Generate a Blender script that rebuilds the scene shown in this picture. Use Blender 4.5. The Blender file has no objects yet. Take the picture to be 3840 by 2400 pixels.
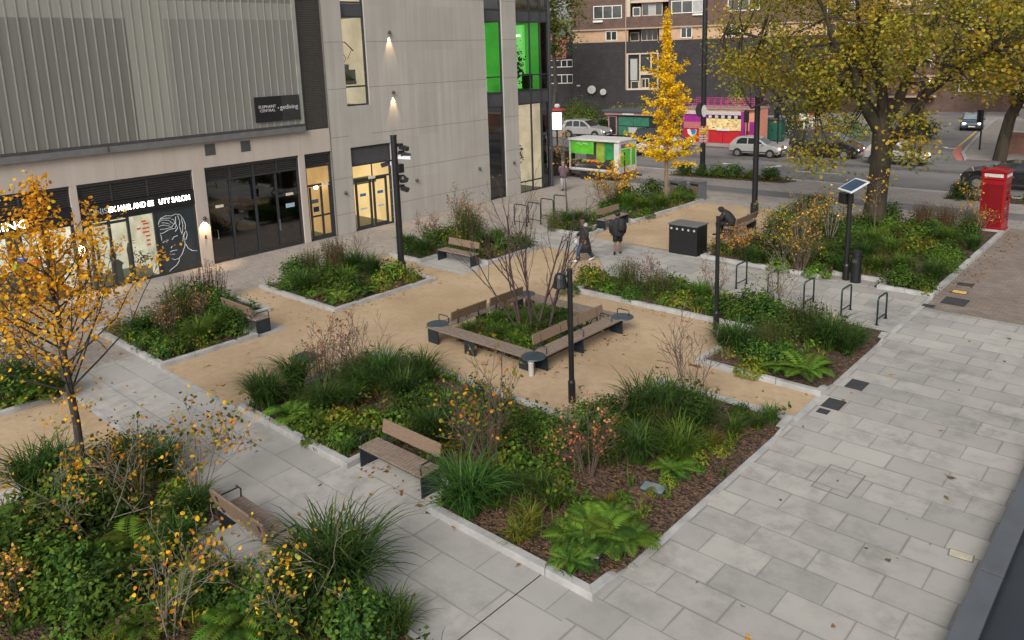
import bpy, math, random
import numpy as np
from mathutils import Vector, Matrix
R_ = math.radians
C = bpy.context.scene.collection
rng = np.random.default_rng(7)
random.seed(7)

# ------------------------------------------------------------------ materials
MATS = {}
def _nt(name):
    m = bpy.data.materials.new(name); m.use_nodes = True
    nt = m.node_tree; b = nt.nodes['Principled BSDF']
    return m, nt, b
def lk(nt, a, b): nt.links.new(a, b)
def mixrgb(nt, fac, a, b, mode='MIX'):
    n = nt.nodes.new('ShaderNodeMix'); n.data_type = 'RGBA'; n.blend_type = mode
    for s, v in ((n.inputs[0], fac), (n.inputs[6], a), (n.inputs[7], b)):
        if hasattr(v, 'links'): lk(nt, v, s)
        elif isinstance(v, (int, float)): s.default_value = v
        else: s.default_value = (*v, 1)
    return n.outputs[2]
def noise(nt, vec, scale, detail=4, rough=.6):
    n = nt.nodes.new('ShaderNodeTexNoise'); n.inputs['Scale'].default_value = scale
    n.inputs['Detail'].default_value = detail; n.inputs['Roughness'].default_value = rough
    lk(nt, vec, n.inputs['Vector']); return n.outputs['Fac']
def ramp(nt, fac, p0, p1, c0=(0, 0, 0), c1=(1, 1, 1)):
    n = nt.nodes.new('ShaderNodeValToRGB'); e = n.color_ramp.elements
    e[0].position = p0; e[0].color = (*c0, 1); e[1].position = p1; e[1].color = (*c1, 1)
    lk(nt, fac, n.inputs[0]); return n.outputs[0]
def bump(nt, b, h, strength, dist=.01):
    n = nt.nodes.new('ShaderNodeBump'); n.inputs['Strength'].default_value = strength
    n.inputs['Distance'].default_value = dist; lk(nt, h, n.inputs['Height']); lk(nt, n.outputs[0], b.inputs['Normal'])
def world_co(nt):
    g = nt.nodes.new('ShaderNodeNewGeometry'); return g.outputs['Position']
def obj_co(nt):
    t = nt.nodes.new('ShaderNodeTexCoord'); return t.outputs['Object']
def hexc(r, g, b):
    f = lambda c: (c/255/12.92 if c/255 <= .04045 else ((c/255+.055)/1.055)**2.4)
    return (f(r), f(g), f(b))
def pm(name, col, rough=.6, var=.15, scale=6, bmp=0., metal=0., spec=.5, coat=0.):
    m, nt, b = _nt(name)
    v = obj_co(nt); f = noise(nt, v, scale)
    f2 = ramp(nt, f, .3, .7)
    c0 = tuple(max(0, c*(1-var)) for c in col); c1 = tuple(min(1, c*(1+var)) for c in col)
    lk(nt, mixrgb(nt, f2, c0, c1), b.inputs['Base Color'])
    b.inputs['Roughness'].default_value = rough; b.inputs['Metallic'].default_value = metal
    b.inputs['Specular IOR Level'].default_value = spec; b.inputs['Coat Weight'].default_value = coat
    if bmp: bump(nt, b, noise(nt, v, scale*9, 3), bmp)
    MATS[name] = m; return m
def emit(name, col, strength, var=.0, scale=3, base=(.02, .02, .02)):
    m, nt, b = _nt(name)
    b.inputs['Base Color'].default_value = (*base, 1)
    if var:
        f = ramp(nt, noise(nt, obj_co(nt), scale, 3), .35, .65)
        lk(nt, mixrgb(nt, f, tuple(c*(1-var) for c in col), col), b.inputs['Emission Color'])
    else: b.inputs['Emission Color'].default_value = (*col, 1)
    b.inputs['Emission Strength'].default_value = strength
    MATS[name] = m; return m
def glass(name, tint=(.9, .95, .95), refl=.12, rough=.02):
    m, nt, b = _nt(name)
    t = nt.nodes.new('ShaderNodeBsdfTransparent'); t.inputs[0].default_value = (*tint, 1)
    g = nt.nodes.new('ShaderNodeBsdfGlossy'); g.inputs['Roughness'].default_value = rough
    fr = nt.nodes.new('ShaderNodeFresnel'); fr.inputs[0].default_value = 1.5
    ad = nt.nodes.new('ShaderNodeMath'); ad.operation = 'ADD'; ad.use_clamp = True
    lk(nt, fr.outputs[0], ad.inputs[0]); ad.inputs[1].default_value = refl
    mx = nt.nodes.new('ShaderNodeMixShader'); lk(nt, ad.outputs[0], mx.inputs[0])
    lk(nt, t.outputs[0], mx.inputs[1]); lk(nt, g.outputs[0], mx.inputs[2])
    lk(nt, mx.outputs[0], nt.nodes['Material Output'].inputs[0]); MATS[name] = m; return m
def leafmat(name, trans=.25, rough=.55, rnd=.25, spec=.3):
    """colour from the mesh's own 'tint' attribute, varied per plant"""
    m, nt, b = _nt(name)
    a = nt.nodes.new('ShaderNodeAttribute'); a.attribute_name = 'tint'
    oi = nt.nodes.new('ShaderNodeObjectInfo')
    hs = nt.nodes.new('ShaderNodeHueSaturation')
    mr = nt.nodes.new('ShaderNodeMapRange'); mr.inputs['To Min'].default_value = 1-rnd; mr.inputs['To Max'].default_value = 1+rnd
    lk(nt, oi.outputs['Random'], mr.inputs[0]); lk(nt, mr.outputs[0], hs.inputs['Value'])
    mr2 = nt.nodes.new('ShaderNodeMapRange'); mr2.inputs['To Min'].default_value = .485; mr2.inputs['To Max'].default_value = .512
    lk(nt, oi.outputs['Random'], mr2.inputs[0]); lk(nt, mr2.outputs[0], hs.inputs['Hue'])
    lk(nt, a.outputs['Color'], hs.inputs['Color'])
    lk(nt, hs.outputs[0], b.inputs['Base Color']); b.inputs['Roughness'].default_value = rough
    b.inputs['Specular IOR Level'].default_value = spec
    tr = nt.nodes.new('ShaderNodeBsdfTranslucent'); lk(nt, hs.outputs[0], tr.inputs[0])
    mx = nt.nodes.new('ShaderNodeMixShader'); mx.inputs[0].default_value = trans
    lk(nt, b.outputs[0], mx.inputs[1]); lk(nt, tr.outputs[0], mx.inputs[2])
    lk(nt, mx.outputs[0], nt.nodes['Material Output'].inputs[0]); MATS[name] = m; return m

# ------------------------------------------------------------------ mesh builder
def _basis(d):
    d = Vector(d).normalized()
    a = Vector((0, 0, 1)) if abs(d.z) < .95 else Vector((1, 0, 0))
    x = a.cross(d).normalized(); return x, d.cross(x)
class MB:
    def __init__(s): s.v = []; s.f = []; s.n = 0; s.col = [1, 1, 1]
    def add(s, verts, faces, mi=0, col=None):
        V = np.asarray(verts, float).reshape(-1, 3)
        c = np.empty((len(V), 3)); c[:] = s.col if col is None else col
        s.v.append((V, c)); s.f.append(([np.asarray(f)+s.n for f in faces], mi)) if not isinstance(faces, np.ndarray) else s.f.append((faces+s.n, mi))
        s.n += len(V)
    def box(s, x0, x1, y0, y1, z0, z1, mi=0, M=None):
        v = [(x, y, z) for z in (z0, z1) for y in (y0, y1) for x in (x0, x1)]
        if M is not None: v = [M @ Vector(p) for p in v]
        s.add(v, [(0, 2, 3, 1), (4, 5, 7, 6), (0, 1, 5, 4), (2, 6, 7, 3), (0, 4, 6, 2), (1, 3, 7, 5)], mi)
    def beam(s, p0, p1, w, h, mi=0, up=(0, 0, 1)):
        p0 = Vector(p0); p1 = Vector(p1); d = (p1-p0); L = d.length; d.normalize()
        upv = Vector(up)
        if abs(d.dot(upv)) > .98: upv = Vector((1, 0, 0))
        x = d.cross(upv).normalized(); y = x.cross(d)
        M = Matrix((( *x, 0), (*d, 0), (*y, 0), (0, 0, 0, 1))).transposed()
        M.translation = p0; s.box(-w/2, w/2, 0, L, -h/2, h/2, mi, M)
    def tube(s, pts, radii, n=8, mi=0, caps=True, closed=False):
        pts = [Vector(p) for p in pts]; k = len(pts)
        if not hasattr(radii, '__len__'): radii = [radii]*k
        V = []; prev = None
        for i, p in enumerate(pts):
            if closed: d = pts[(i+1) % k]-pts[i-1]
            else: d = pts[min(i+1, k-1)]-pts[max(i-1, 0)]
            d.normalize()
            if prev is None: x, y = _basis(d)
            else:
                x = prev-d*prev.dot(d)
                if x.length < 1e-5: x, y = _basis(d)
                x.normalize(); y = d.cross(x)
            prev = x
            for j in range(n):
                a = 2*math.pi*j/n; V.append(p+(x*math.cos(a)+y*math.sin(a))*radii[i])
        F = []
        for i in range(k if closed else k-1):
            for j in range(n):
                a = i*n+j; b = i*n+(j+1) % n; i2 = (i+1) % k
                F.append((a, b, i2*n+(j+1) % n, i2*n+j))
        if caps and not closed:
            F.append(tuple(range(n-1, -1, -1))); F.append(tuple(range((k-1)*n, k*n)))
        s.add(V, F, mi)
    def cyl(s, p0, p1, r0, r1=None, n=12, mi=0): s.tube([p0, p1], [r0, r0 if r1 is None else r1], n, mi)
    def lathe(s, prof, c=(0, 0, 0), n=16, mi=0, sx=1, sy=1):
        V = []; F = []; k = len(prof)
        for r, z in prof:
            for j in range(n):
                a = 2*math.pi*j/n; V.append((c[0]+r*sx*math.cos(a), c[1]+r*sy*math.sin(a), c[2]+z))
        for i in range(k-1):
            for j in range(n): F.append((i*n+j, i*n+(j+1) % n, (i+1)*n+(j+1) % n, (i+1)*n+j))
        F.append(tuple(range(n-1, -1, -1))); F.append(tuple(range((k-1)*n, k*n)))
        s.add(V, F, mi)
    def prism(s, poly, z0, z1, mi=0):
        n = len(poly); V = [(p[0], p[1], z0) for p in poly]+[(p[0], p[1], z1) for p in poly]
        a = sum(poly[i][0]*poly[(i+1) % n][1]-poly[(i+1) % n][0]*poly[i][1] for i in range(n))
        F = [tuple(range(n-1, -1, -1)), tuple(range(n, 2*n))]+[(i, (i+1) % n, n+(i+1) % n, n+i) for i in range(n)]
        if a < 0: F = [f[::-1] for f in F]
        s.add(V, F, mi)
    def extr(s, pts, vec, mi=0):
        n = len(pts); vec = Vector(vec); V = [Vector(p) for p in pts]; V += [p+vec for p in V]
        s.add(V, [tuple(range(n-1, -1, -1)), tuple(range(n, 2*n))]+[(i, (i+1) % n, n+(i+1) % n, n+i) for i in range(n)], mi)
    def loft(s, rings, mi=0, caps=True):
        n = len(rings[0]); V = [p for r in rings for p in r]; F = []
        for i in range(len(rings)-1):
            for j in range(n): F.append((i*n+j, i*n+(j+1) % n, (i+1)*n+(j+1) % n, (i+1)*n+j))
        if caps: F.append(tuple(range(n-1, -1, -1))); F.append(tuple(range((len(rings)-1)*n, len(rings)*n)))
        s.add(V, F, mi)
    def ell(s, c, r, n=12, m=8, mi=0):
        if not hasattr(r, '__len__'): r = (r, r, r)
        rings = []
        for i in range(1, m):
            t = math.pi*i/m
            rings.append([(c[0]+r[0]*math.sin(t)*math.cos(2*math.pi*j/n), c[1]+r[1]*math.sin(t)*math.sin(2*math.pi*j/n), c[2]-r[2]*math.cos(t)) for j in range(n)])
        s.loft(rings, mi)
    def sheet(s, poly, z, mi=0): s.add([(p[0], p[1], z) for p in poly], [tuple(range(len(poly)))], mi)
    def leaves(s, P, N, size, cols, mi=0, aspect=.6, fold=.0, kind=4):
        """P centres, N normals (n,3), size (n,), cols (n,3): one small folded leaf each"""
        P = np.asarray(P, float); N = np.asarray(N, float); n = len(P)
        if n == 0: return
        N = N/(np.linalg.norm(N, axis=1, keepdims=True)+1e-9)
        A = rng.normal(size=(n, 3)); X = A-(A*N).sum(1, keepdims=True)*N; X /= (np.linalg.norm(X, axis=1, keepdims=True)+1e-9)
        Y = np.cross(N, X); S = np.asarray(size, float).reshape(-1, 1)
        if kind == 4:
            o = [(-.5, 0, 0), (0, -.5*aspect, fold), (.5, 0, 0), (0, .5*aspect, fold)]
        else:
            o = [(-.5, 0, 0), (-.22, -.42*aspect, fold), (.2, -.4*aspect, fold), (.5, 0, 0), (.2, .4*aspect, fold), (-.22, .42*aspect, fold)]
        V = np.stack([P+S*(a*X+b*Y+c*N) for a, b, c in o], 1).reshape(-1, 3)
        k = len(o); F = np.arange(n*k).reshape(n, k)
        s.add(V, F, mi, np.repeat(np.asarray(cols, float).reshape(-1, 3), k, 0))
    def strips(s, Q, cols, mi=0):
        """Q (n, m, 2, 3) ribbons; cols (n,3) or (n,m,3)"""
        n, m = Q.shape[:2]; idx = np.arange(n*m*2).reshape(n, m, 2)
        F = np.stack([idx[:, :-1, 0], idx[:, :-1, 1], idx[:, 1:, 1], idx[:, 1:, 0]], -1).reshape(-1, 4)
        c = np.asarray(cols, float)
        c = np.repeat(c[:, None], m, 1) if c.ndim == 2 else c
        s.add(Q.reshape(-1, 3), F, mi, np.repeat(c[:, :, None], 2, 2).reshape(-1, 3))
    def mesh(s, name, mats, smooth=False):
        V = np.concatenate([a for a, _ in s.v]); cc = np.concatenate([b for _, b in s.v])
        li = []; lt = []; mi = []
        for F, m in s.f:
            if isinstance(F, np.ndarray):
                li.append(F.ravel()); lt.append(np.full(len(F), F.shape[1])); mi.append(np.full(len(F), m))
            else:
                li += [np.asarray(f) for f in F]; lt.append(np.array([len(f) for f in F])); mi.append(np.full(len(F), m))
        li = np.concatenate(li).astype(np.int32); lt = np.concatenate(lt).astype(np.int32); mi = np.concatenate(mi).astype(np.int32)
        me = bpy.data.meshes.new(name)
        me.vertices.add(len(V)); me.vertices.foreach_set('co', V.astype(np.float32).ravel())
        me.loops.add(len(li)); me.loops.foreach_set('vertex_index', li)
        me.polygons.add(len(lt)); me.polygons.foreach_set('loop_start', np.concatenate([[0], np.cumsum(lt)[:-1]]).astype(np.int32))
        me.polygons.foreach_set('loop_total', lt); me.polygons.foreach_set('material_index', mi)
        me.polygons.foreach_set('use_smooth', np.full(len(lt), bool(smooth)))
        me.update(calc_edges=True)
        at = me.color_attributes.new('tint', 'FLOAT_COLOR', 'POINT')
        at.data.foreach_set('color', np.concatenate([cc, np.ones((len(cc), 1))], 1).astype(np.float32).ravel())
        for m in (mats if isinstance(mats, (list, tuple)) else [mats]): me.materials.append(MATS[m] if isinstance(m, str) else m)
        return me
    def build(s, name, mats, parent=None, smooth=False, loc=None, world=False, bevel=0, rot=None):
        me = s.mesh(name, mats, smooth); o = bpy.data.objects.new(name, me); C.objects.link(o)
        if parent is not None:
            o.parent = parent
            if world:
                w = Vector((0, 0, 0)); p = parent
                while p: w += p.location; p = p.parent
                me.transform(Matrix.Translation(-w))
        if loc is not None: o.location = loc
        if rot is not None: o.rotation_euler = rot
        if bevel:
            b = o.modifiers.new('Bevel', 'BEVEL'); b.width = bevel; b.segments = 2; b.limit_method = 'ANGLE'
        return o
def tag(o, label=None, cat=None, group=None, kind=None):
    if label: o['label'] = label
    if cat: o['category'] = cat
    if group: o['group'] = group
    if kind: o['kind'] = kind
    return o
def thing(name, label, cat, loc=(0, 0, 0), rz=0., group=None):
    o = bpy.data.objects.new(name, None); C.objects.link(o); o.empty_display_size = .2
    o.location = loc; o.rotation_euler = (0, 0, rz); return tag(o, label, cat, group)
def copy_tree(o, parent=None):
    c = o.copy(); C.objects.link(c); c.parent = parent
    for ch in [x for x in bpy.data.objects if x.parent == o]: copy_tree(ch, c)
    return c
def text(name, s, size, mat, parent, loc, M, extrude=.01, align='CENTER', fit=None):
    cu = bpy.data.curves.new(name, 'FONT'); cu.body = s; cu.size = size; cu.extrude = extrude; cu.align_x = align
    cu.fill_mode = 'BOTH'
    t = bpy.data.objects.new(name, cu); C.objects.link(t)
    me = bpy.data.meshes.new_from_object(t.evaluated_get(bpy.context.evaluated_depsgraph_get()))
    bpy.data.objects.remove(t); bpy.data.curves.remove(cu)
    if fit:
        xs = [v.co.x for v in me.vertices]; me.transform(Matrix.Diagonal((fit/(max(xs)-min(xs)), 1, 1, 1)))
    me.transform(M.to_4x4()); me.transform(Matrix.Translation(loc)); me.name = name
    me.materials.clear(); me.materials.append(MATS[mat])
    w = Vector((0, 0, 0)); p = parent
    while p: w += p.location; p = p.parent
    me.transform(Matrix.Translation(-w))
    o = bpy.data.objects.new(name, me); C.objects.link(o); o.parent = parent; return o
FACE_X = Matrix(((0, 0, 1), (1, 0, 0), (0, 1, 0)))      # text reads along +Y and faces +X

# ------------------------------------------------------------------ camera, world, sun
cam = bpy.data.cameras.new('camera'); co = bpy.data.objects.new('camera', cam); C.objects.link(co)
yaw, pitch, roll = -7.37610169e-01, 2.00531215e-01, 3.30028388e-02
f = Vector((math.sin(yaw)*math.cos(pitch), math.cos(yaw)*math.cos(pitch), -math.sin(pitch)))
r = Vector((math.cos(yaw), -math.sin(yaw), 0)); d = f.cross(r)
r2 = r*math.cos(roll)+d*math.sin(roll); d2 = -r*math.sin(roll)+d*math.cos(roll)
M = Matrix((r2, -d2, -f)).transposed().to_4x4(); M.translation = (0, 0, 8)
co.matrix_world = M
cam.sensor_width = 36; cam.lens = 2925.51/3840*36; cam.shift_y = (795.16-1200)/3840
cam.clip_start = .05; cam.clip_end = 1500
sc = bpy.context.scene; sc.camera = co
sc.view_settings.view_transform = 'Standard'; sc.view_settings.look = 'None'
sc.view_settings.gamma = 1; sc.view_settings.exposure = 0.53
SUN_EL = 36; SUN_DIR = Vector((.42, -.91, 0))   # the low sun behind thin cloud stands over the camera's right shoulder
w = bpy.data.worlds.new('World'); sc.world = w; w.use_nodes = True
nt = w.node_tree; bg = nt.nodes['Background']
sky = nt.nodes.new('ShaderNodeTexSky'); sky.sky_type = 'NISHITA'; sky.sun_disc = False
sky.sun_elevation = R_(SUN_EL); sky.sun_rotation = math.atan2(SUN_DIR.x, SUN_DIR.y); sky.air_density = 1.2; sky.dust_density = 4; sky.ozone_density = .6
hs = nt.nodes.new('ShaderNodeHueSaturation'); hs.inputs['Saturation'].default_value = .22
nt.links.new(sky.outputs[0], hs.inputs['Color']); nt.links.new(hs.outputs[0], bg.inputs['Color'])
bg.inputs['Strength'].default_value = .10
sl = bpy.data.lights.new('sun', 'SUN'); sl.energy = 1.45; sl.angle = R_(26); sl.color = (1, .95, .88)
so = bpy.data.objects.new('sun', sl); C.objects.link(so); so.location = (0, 0, 40)
so.rotation_euler = Vector((SUN_DIR.x*math.cos(R_(SUN_EL)), SUN_DIR.y*math.cos(R_(SUN_EL)), math.sin(R_(SUN_EL)))).to_track_quat('Z', 'Y').to_euler()
sc.cycles.max_bounces = 6; sc.cycles.transparent_max_bounces = 12
# ------------------------------------------------------------------ ground materials
def slabs(name, base, w, h, mortar=.012, dark=.6, var=.14, stain=.35, ang=0., offset=.5, bmp=.3, rough=.75, tint=(1, .993, .98)):
    m, nt, b = _nt(name)
    mp = nt.nodes.new('ShaderNodeMapping'); mp.inputs['Rotation'].default_value = (0, 0, ang)
    lk(nt, world_co(nt), mp.inputs['Vector']); v = mp.outputs[0]
    # wobble breaks the ruler-straight joints a little
    br = nt.nodes.new('ShaderNodeTexBrick'); lk(nt, v, br.inputs['Vector'])
    br.offset = offset; br.offset_frequency = 2; br.inputs['Scale'].default_value = 1
    br.inputs['Brick Width'].default_value = w; br.inputs['Row Height'].default_value = h
    br.inputs['Mortar Size'].default_value = mortar; br.inputs['Mortar Smooth'].default_value = .5; br.inputs['Bias'].default_value = 0
    br.inputs['Color1'].default_value = (1-var, 1-var, 1-var, 1); br.inputs['Color2'].default_value = (1+var*.6, 1+var*.5, 1+var*.35, 1)
    br.inputs['Mortar'].default_value = (dark, dark, dark*.98, 1)
    col = mixrgb(nt, 1., tuple(base[i]*tint[i] for i in range(3)), br.outputs['Color'], 'MULTIPLY')
    st = ramp(nt, noise(nt, v, .55, 6, .62), .40, .60)           # damp patches
    st2 = ramp(nt, noise(nt, v, 2.3, 5, .7), .40, .62)
    dm = nt.nodes.new('ShaderNodeMath'); dm.operation = 'MULTIPLY'; lk(nt, st, dm.inputs[0]); lk(nt, st2, dm.inputs[1])
    sm = nt.nodes.new('ShaderNodeMath'); sm.operation = 'MULTIPLY'; lk(nt, dm.outputs[0], sm.inputs[0]); sm.inputs[1].default_value = stain
    col = mixrgb(nt, sm.outputs[0], col, tuple(c*.45 for c in base))
    # damp edges: a wider soft version of the joints
    b2 = nt.nodes.new('ShaderNodeTexBrick'); lk(nt, v, b2.inputs['Vector']); b2.offset = offset
    for k, val in (('Scale', 1), ('Brick Width', w), ('Row Height', h), ('Mortar Size', mortar*5), ('Mortar Smooth', 1.), ('Bias', 0)): b2.inputs[k].default_value = val
    e = nt.nodes.new('ShaderNodeMath'); e.operation = 'MULTIPLY'; lk(nt, b2.outputs['Fac'], e.inputs[0]); lk(nt, ramp(nt, noise(nt, v, .9, 5, .65), .40, .58), e.inputs[1])
    e2 = nt.nodes.new('ShaderNodeMath'); e2.operation = 'MULTIPLY'; lk(nt, e.outputs[0], e2.inputs[0]); e2.inputs[1].default_value = .62*min(1, stain*3)
    col = mixrgb(nt, e2.outputs[0], col, tuple(c*.5 for c in base))
    vo = nt.nodes.new('ShaderNodeTexVoronoi'); vo.inputs['Scale'].default_value = 1.7; lk(nt, v, vo.inputs['Vector'])      # gum and drip spots
    col = mixrgb(nt, 1., col, ramp(nt, vo.outputs['Distance'], .025, .05, (.62, .62, .62), (1, 1, 1)), 'MULTIPLY')
    big = ramp(nt, noise(nt, v, .17, 5, .6), .35, .65, (.86, .86, .87), (1.05, 1.05, 1.04)); col = mixrgb(nt, 1., col, big, 'MULTIPLY')
    sp = ramp(nt, noise(nt, v, 90, 2), .3, .75, (.86, .86, .86), (1.1, 1.1, 1.1))
    col = mixrgb(nt, 1., col, sp, 'MULTIPLY')
    lk(nt, col, b.inputs['Base Color']); b.inputs['Roughness'].default_value = rough; b.inputs['Specular IOR Level'].default_value = .3
    iv = nt.nodes.new('ShaderNodeMath'); iv.operation = 'SUBTRACT'; iv.inputs[0].default_value = 1; lk(nt, br.outputs['Fac'], iv.inputs[1])
    bump(nt, b, iv.outputs[0], bmp, .006); MATS[name] = m
slabs('granite', (.40, .388, .365), 1.0, .64, .008, .52, .15, .55)
slabs('granite_big', (.405, .395, .375), 1.45, .76, .007, .55, .13, .45)
slabs('brick_paving', (.385, .34, .30), .22, .075, .006, .72, .17, .25, bmp=.15)
slabs('brown_setts', (.27, .225, .195), .24, .09, .008, .65, .22, .3, bmp=.2)
slabs('far_paving', (.36, .325, .295), .62, .42, .01, .8, .10, .35, bmp=.1)
def gravelmat():
    m, nt, b = _nt('gravel'); v = world_co(nt)
    c = mixrgb(nt, ramp(nt, noise(nt, v, .35, 5, .6), .35, .68), (.375, .27, .17), (.49, .37, .25))
    c = mixrgb(nt, ramp(nt, noise(nt, v, 1.7, 6, .7), .55, .8), c, (.30, .205, .12))
    c = mixrgb(nt, 1., c, ramp(nt, noise(nt, v, 5.5, 8, .72), .3, .7, (.86, .855, .84), (1.09, 1.09, 1.08)), 'MULTIPLY')
    vo = nt.nodes.new('ShaderNodeTexVoronoi'); vo.inputs['Scale'].default_value = 2.6; lk(nt, v, vo.inputs['Vector'])
    c = mixrgb(nt, 1., c, ramp(nt, vo.outputs['Distance'], .02, .05, (.6, .58, .55), (1, 1, 1)), 'MULTIPLY')
    c = mixrgb(nt, 1., c, ramp(nt, noise(nt, v, 70, 3, .7), .25, .75, (.78, .78, .78), (1.14, 1.14, 1.14)), 'MULTIPLY')
    lk(nt, c, b.inputs['Base Color']); b.inputs['Roughness'].default_value = .95; b.inputs['Specular IOR Level'].default_value = .1
    bump(nt, b, noise(nt, v, 55, 4, .7), .35, .01); MATS['gravel'] = m
gravelmat()
def asphalt(name, col, v0=.25):
    m, nt, b = _nt(name); v = world_co(nt)
    c = mixrgb(nt, ramp(nt, noise(nt, v, .22, 6, .65), .35, .7), tuple(x*(1-v0) for x in col), tuple(x*(1+v0) for x in col))
    mp = nt.nodes.new('ShaderNodeMapping'); mp.inputs['Scale'].default_value = (.06, 1.1, 1); lk(nt, v, mp.inputs['Vector'])
    c = mixrgb(nt, 1., c, ramp(nt, noise(nt, mp.outputs[0], 1, 4), .3, .7, (.85, .85, .85), (1.12, 1.12, 1.12)), 'MULTIPLY')
    c = mixrgb(nt, 1., c, ramp(nt, noise(nt, v, 60, 2), .3, .7, (.85, .85, .85), (1.15, 1.15, 1.15)), 'MULTIPLY')
    lk(nt, c, b.inputs['Base Color']); b.inputs['Roughness'].default_value = .8; MATS[name] = m
asphalt('asphalt', (.185, .175, .17)); asphalt('asphalt_dark', (.16, .155, .155)); asphalt('asphalt_pale', (.30, .275, .265))
def mulchmat():
    m, nt, b = _nt('mulch'); v = world_co(nt)
    mp = nt.nodes.new('ShaderNodeMapping'); mp.inputs['Scale'].default_value = (1, 1.9, 1); mp.inputs['Rotation'].default_value = (0, 0, .6)
    lk(nt, v, mp.inputs['Vector'])
    vo = nt.nodes.new('ShaderNodeTexVoronoi'); vo.inputs['Scale'].default_value = 16; lk(nt, mp.outputs[0], vo.inputs['Vector'])
    sx = nt.nodes.new('ShaderNodeSeparateColor'); lk(nt, vo.outputs['Color'], sx.inputs[0])
    c = mixrgb(nt, ramp(nt, sx.outputs[0], .2, .95), (.018, .012, .008), (.16, .09, .055))
    lk(nt, c, b.inputs['Base Color']); b.inputs['Roughness'].default_value = .9
    bump(nt, b, vo.outputs['Distance'], .8, .03); MATS['mulch'] = m
mulchmat()
pm('kerb_granite', (.35, .345, .335), .8, .22, 2.2, .15)
pm('white_paint', (.72, .71, .68), .6, .25, 4); pm('red_paint', (.50, .17, .13), .7, .2, 4); pm('yellow_paint', (.62, .42, .12), .7, .15, 4)

def sheet(name, poly, z, mat):
    m = MB(); m.sheet(poly, z); return tag(m.build(name, mat), kind='structure')
def rect(x0, x1, y0, y1): return [(x0, y0), (x1, y0), (x1, y1), (x0, y1)]
sheet('ground', rect(-260, 220, -60, 420), -.02, 'asphalt_pale')
sheet('pavement', rect(-31, 14, -12, 45.6), -.012, 'far_paving')
sheet('brick_paving', rect(-29.7, -20, -12, 38), -.008, 'brick_paving')
sheet('brown_paving', rect(-6.05, 8, 25.1, 38.3), -.008, 'brown_setts')
sheet('walkway', rect(-6.2, 3, -8, 25.1), 0, 'granite')
sheet('path', rect(-22.0, -6.2, 6.02, 8.2), 0, 'granite_big')
sheet('terrace', rect(-16.2, -6.2, -8, 6.02), -.004, 'granite_big')
sheet('cross_path', [(-23, 24.6), (-17.6, 24.4), (-15.7, 22.3), (-6.2, 22.3), (-6.2, 26.4), (-15.6, 26.7), (-20, 26.9), (-23, 26.7)], .004, 'granite')
sheet('gravel', [(-25.1, 8.2), (-6.2, 8.2), (-6.2, 20.6), (-9, 22.2), (-15.7, 22.35), (-17.7, 24.3), (-20.3, 24.6), (-20.4, 19.6), (-25.1, 19.6)], .002, 'gravel')
sheet('gravel', [(-20.1, 26.8), (-14.2, 26.9), (-14.2, 36.9), (-19.8, 36.4)], .002, 'gravel')
sheet('gravel', rect(-20.6, -16.1, -8, 6.0), .002, 'gravel')
sheet('cycle_path', [(-40, 40.4), (-22, 39.9), (-5.8, 40.1), (10, 40.3), (10, 41.8), (-6, 41.7), (-22, 41.5), (-40, 42)], -.006, 'asphalt_dark')
sheet('road', [(-110, 45.2), (30, 46.8), (30, 58.4), (-110, 57.0)], -.004, 'asphalt')
sheet('road', [(-110, 52.9), (-20, 53.3), (-20, 57.5), (-110, 57.3)], .0, 'asphalt_dark')
sheet('side_road', [(-19.5, 58), (-12.0, 58.2), (-13.2, 62), (-15.2, 78), (-22.5, 120), (-36, 120), (-25.5, 84)], -.008, 'asphalt')
sheet('pavement', [(-12.0, 58.4), (20, 58.4), (20, 90), (-16.2, 90), (-15.0, 78), (-13.0, 62)], .06, 'far_paving')
sheet('pavement', [(-110, 57.3), (-20.5, 57.6), (-20.5, 62), (-110, 62)], .06, 'far_paving')
sheet('bench_pad', rect(-12.1, -9.75, 8.19, 9.0), .006, 'granite_big')
sheet('bench_pad', rect(-22.9, -20.2, 19.4, 20.95), .006, 'granite_big')
sheet('bench_pad', rect(-22.2, -20.4, 11.15, 12.1), .006, 'granite_big')
# kerbs beside the carriageway, lane markings
def strip(name, pts, w, z0, z1, mat, kind='structure'):
    m = MB()
    for a, b in zip(pts, pts[1:]):
        d = Vector((b[0]-a[0], b[1]-a[1])).normalized(); n = Vector((-d.y, d.x))*w/2
        m.prism([(a[0]-n.x, a[1]-n.y), (b[0]-n.x, b[1]-n.y), (b[0]+n.x, b[1]+n.y), (a[0]+n.x, a[1]+n.y)], z0, z1)
    return tag(m.build(name, mat), kind=kind)
pm('kerb_far', (.11, .10, .095), .8, .2, 2); pm('kerb_pale', (.36, .34, .32), .8, .15, 2)
strip('kerb', [(-110, 51.5), (-30, 51.8), (-24, 52.6), (-9, 52.7), (20, 52.6)], .35, -.02, .13, 'kerb_far')
strip('kerb', [(-110, 57.25), (-20.6, 57.55)], .25, -.02, .11, 'kerb_far')
strip('kerb', [(-12.1, 58.3), (20, 58.35)], .25, -.02, .12, 'kerb_far')
strip('kerb', [(-12.1, 58.4), (-13.1, 62), (-15.1, 78), (-16.3, 90)], .22, -.02, .12, 'kerb_pale')
strip('kerb', [(-110, 45.1), (-19, 45.75), (30, 46.7)], .2, -.02, .02, 'kerb_pale')
strip('road_marking', [(-25.3, 49.9), (-24.4, 50.05)], .35, 0, .004, 'white_paint')
strip('road_marking', [(-22.1, 49.6), (-21.5, 50.7)], .3, 0, .004, 'white_paint')
strip('road_marking', [(-19.9, 49.0), (-16.9, 49.1)], .14, 0, .004, 'white_paint')
strip('road_marking', [(-15.1, 65.6), (-14.8, 64.9), (-14.2, 64.9)], .3, .0, .004, 'white_paint')
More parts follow.
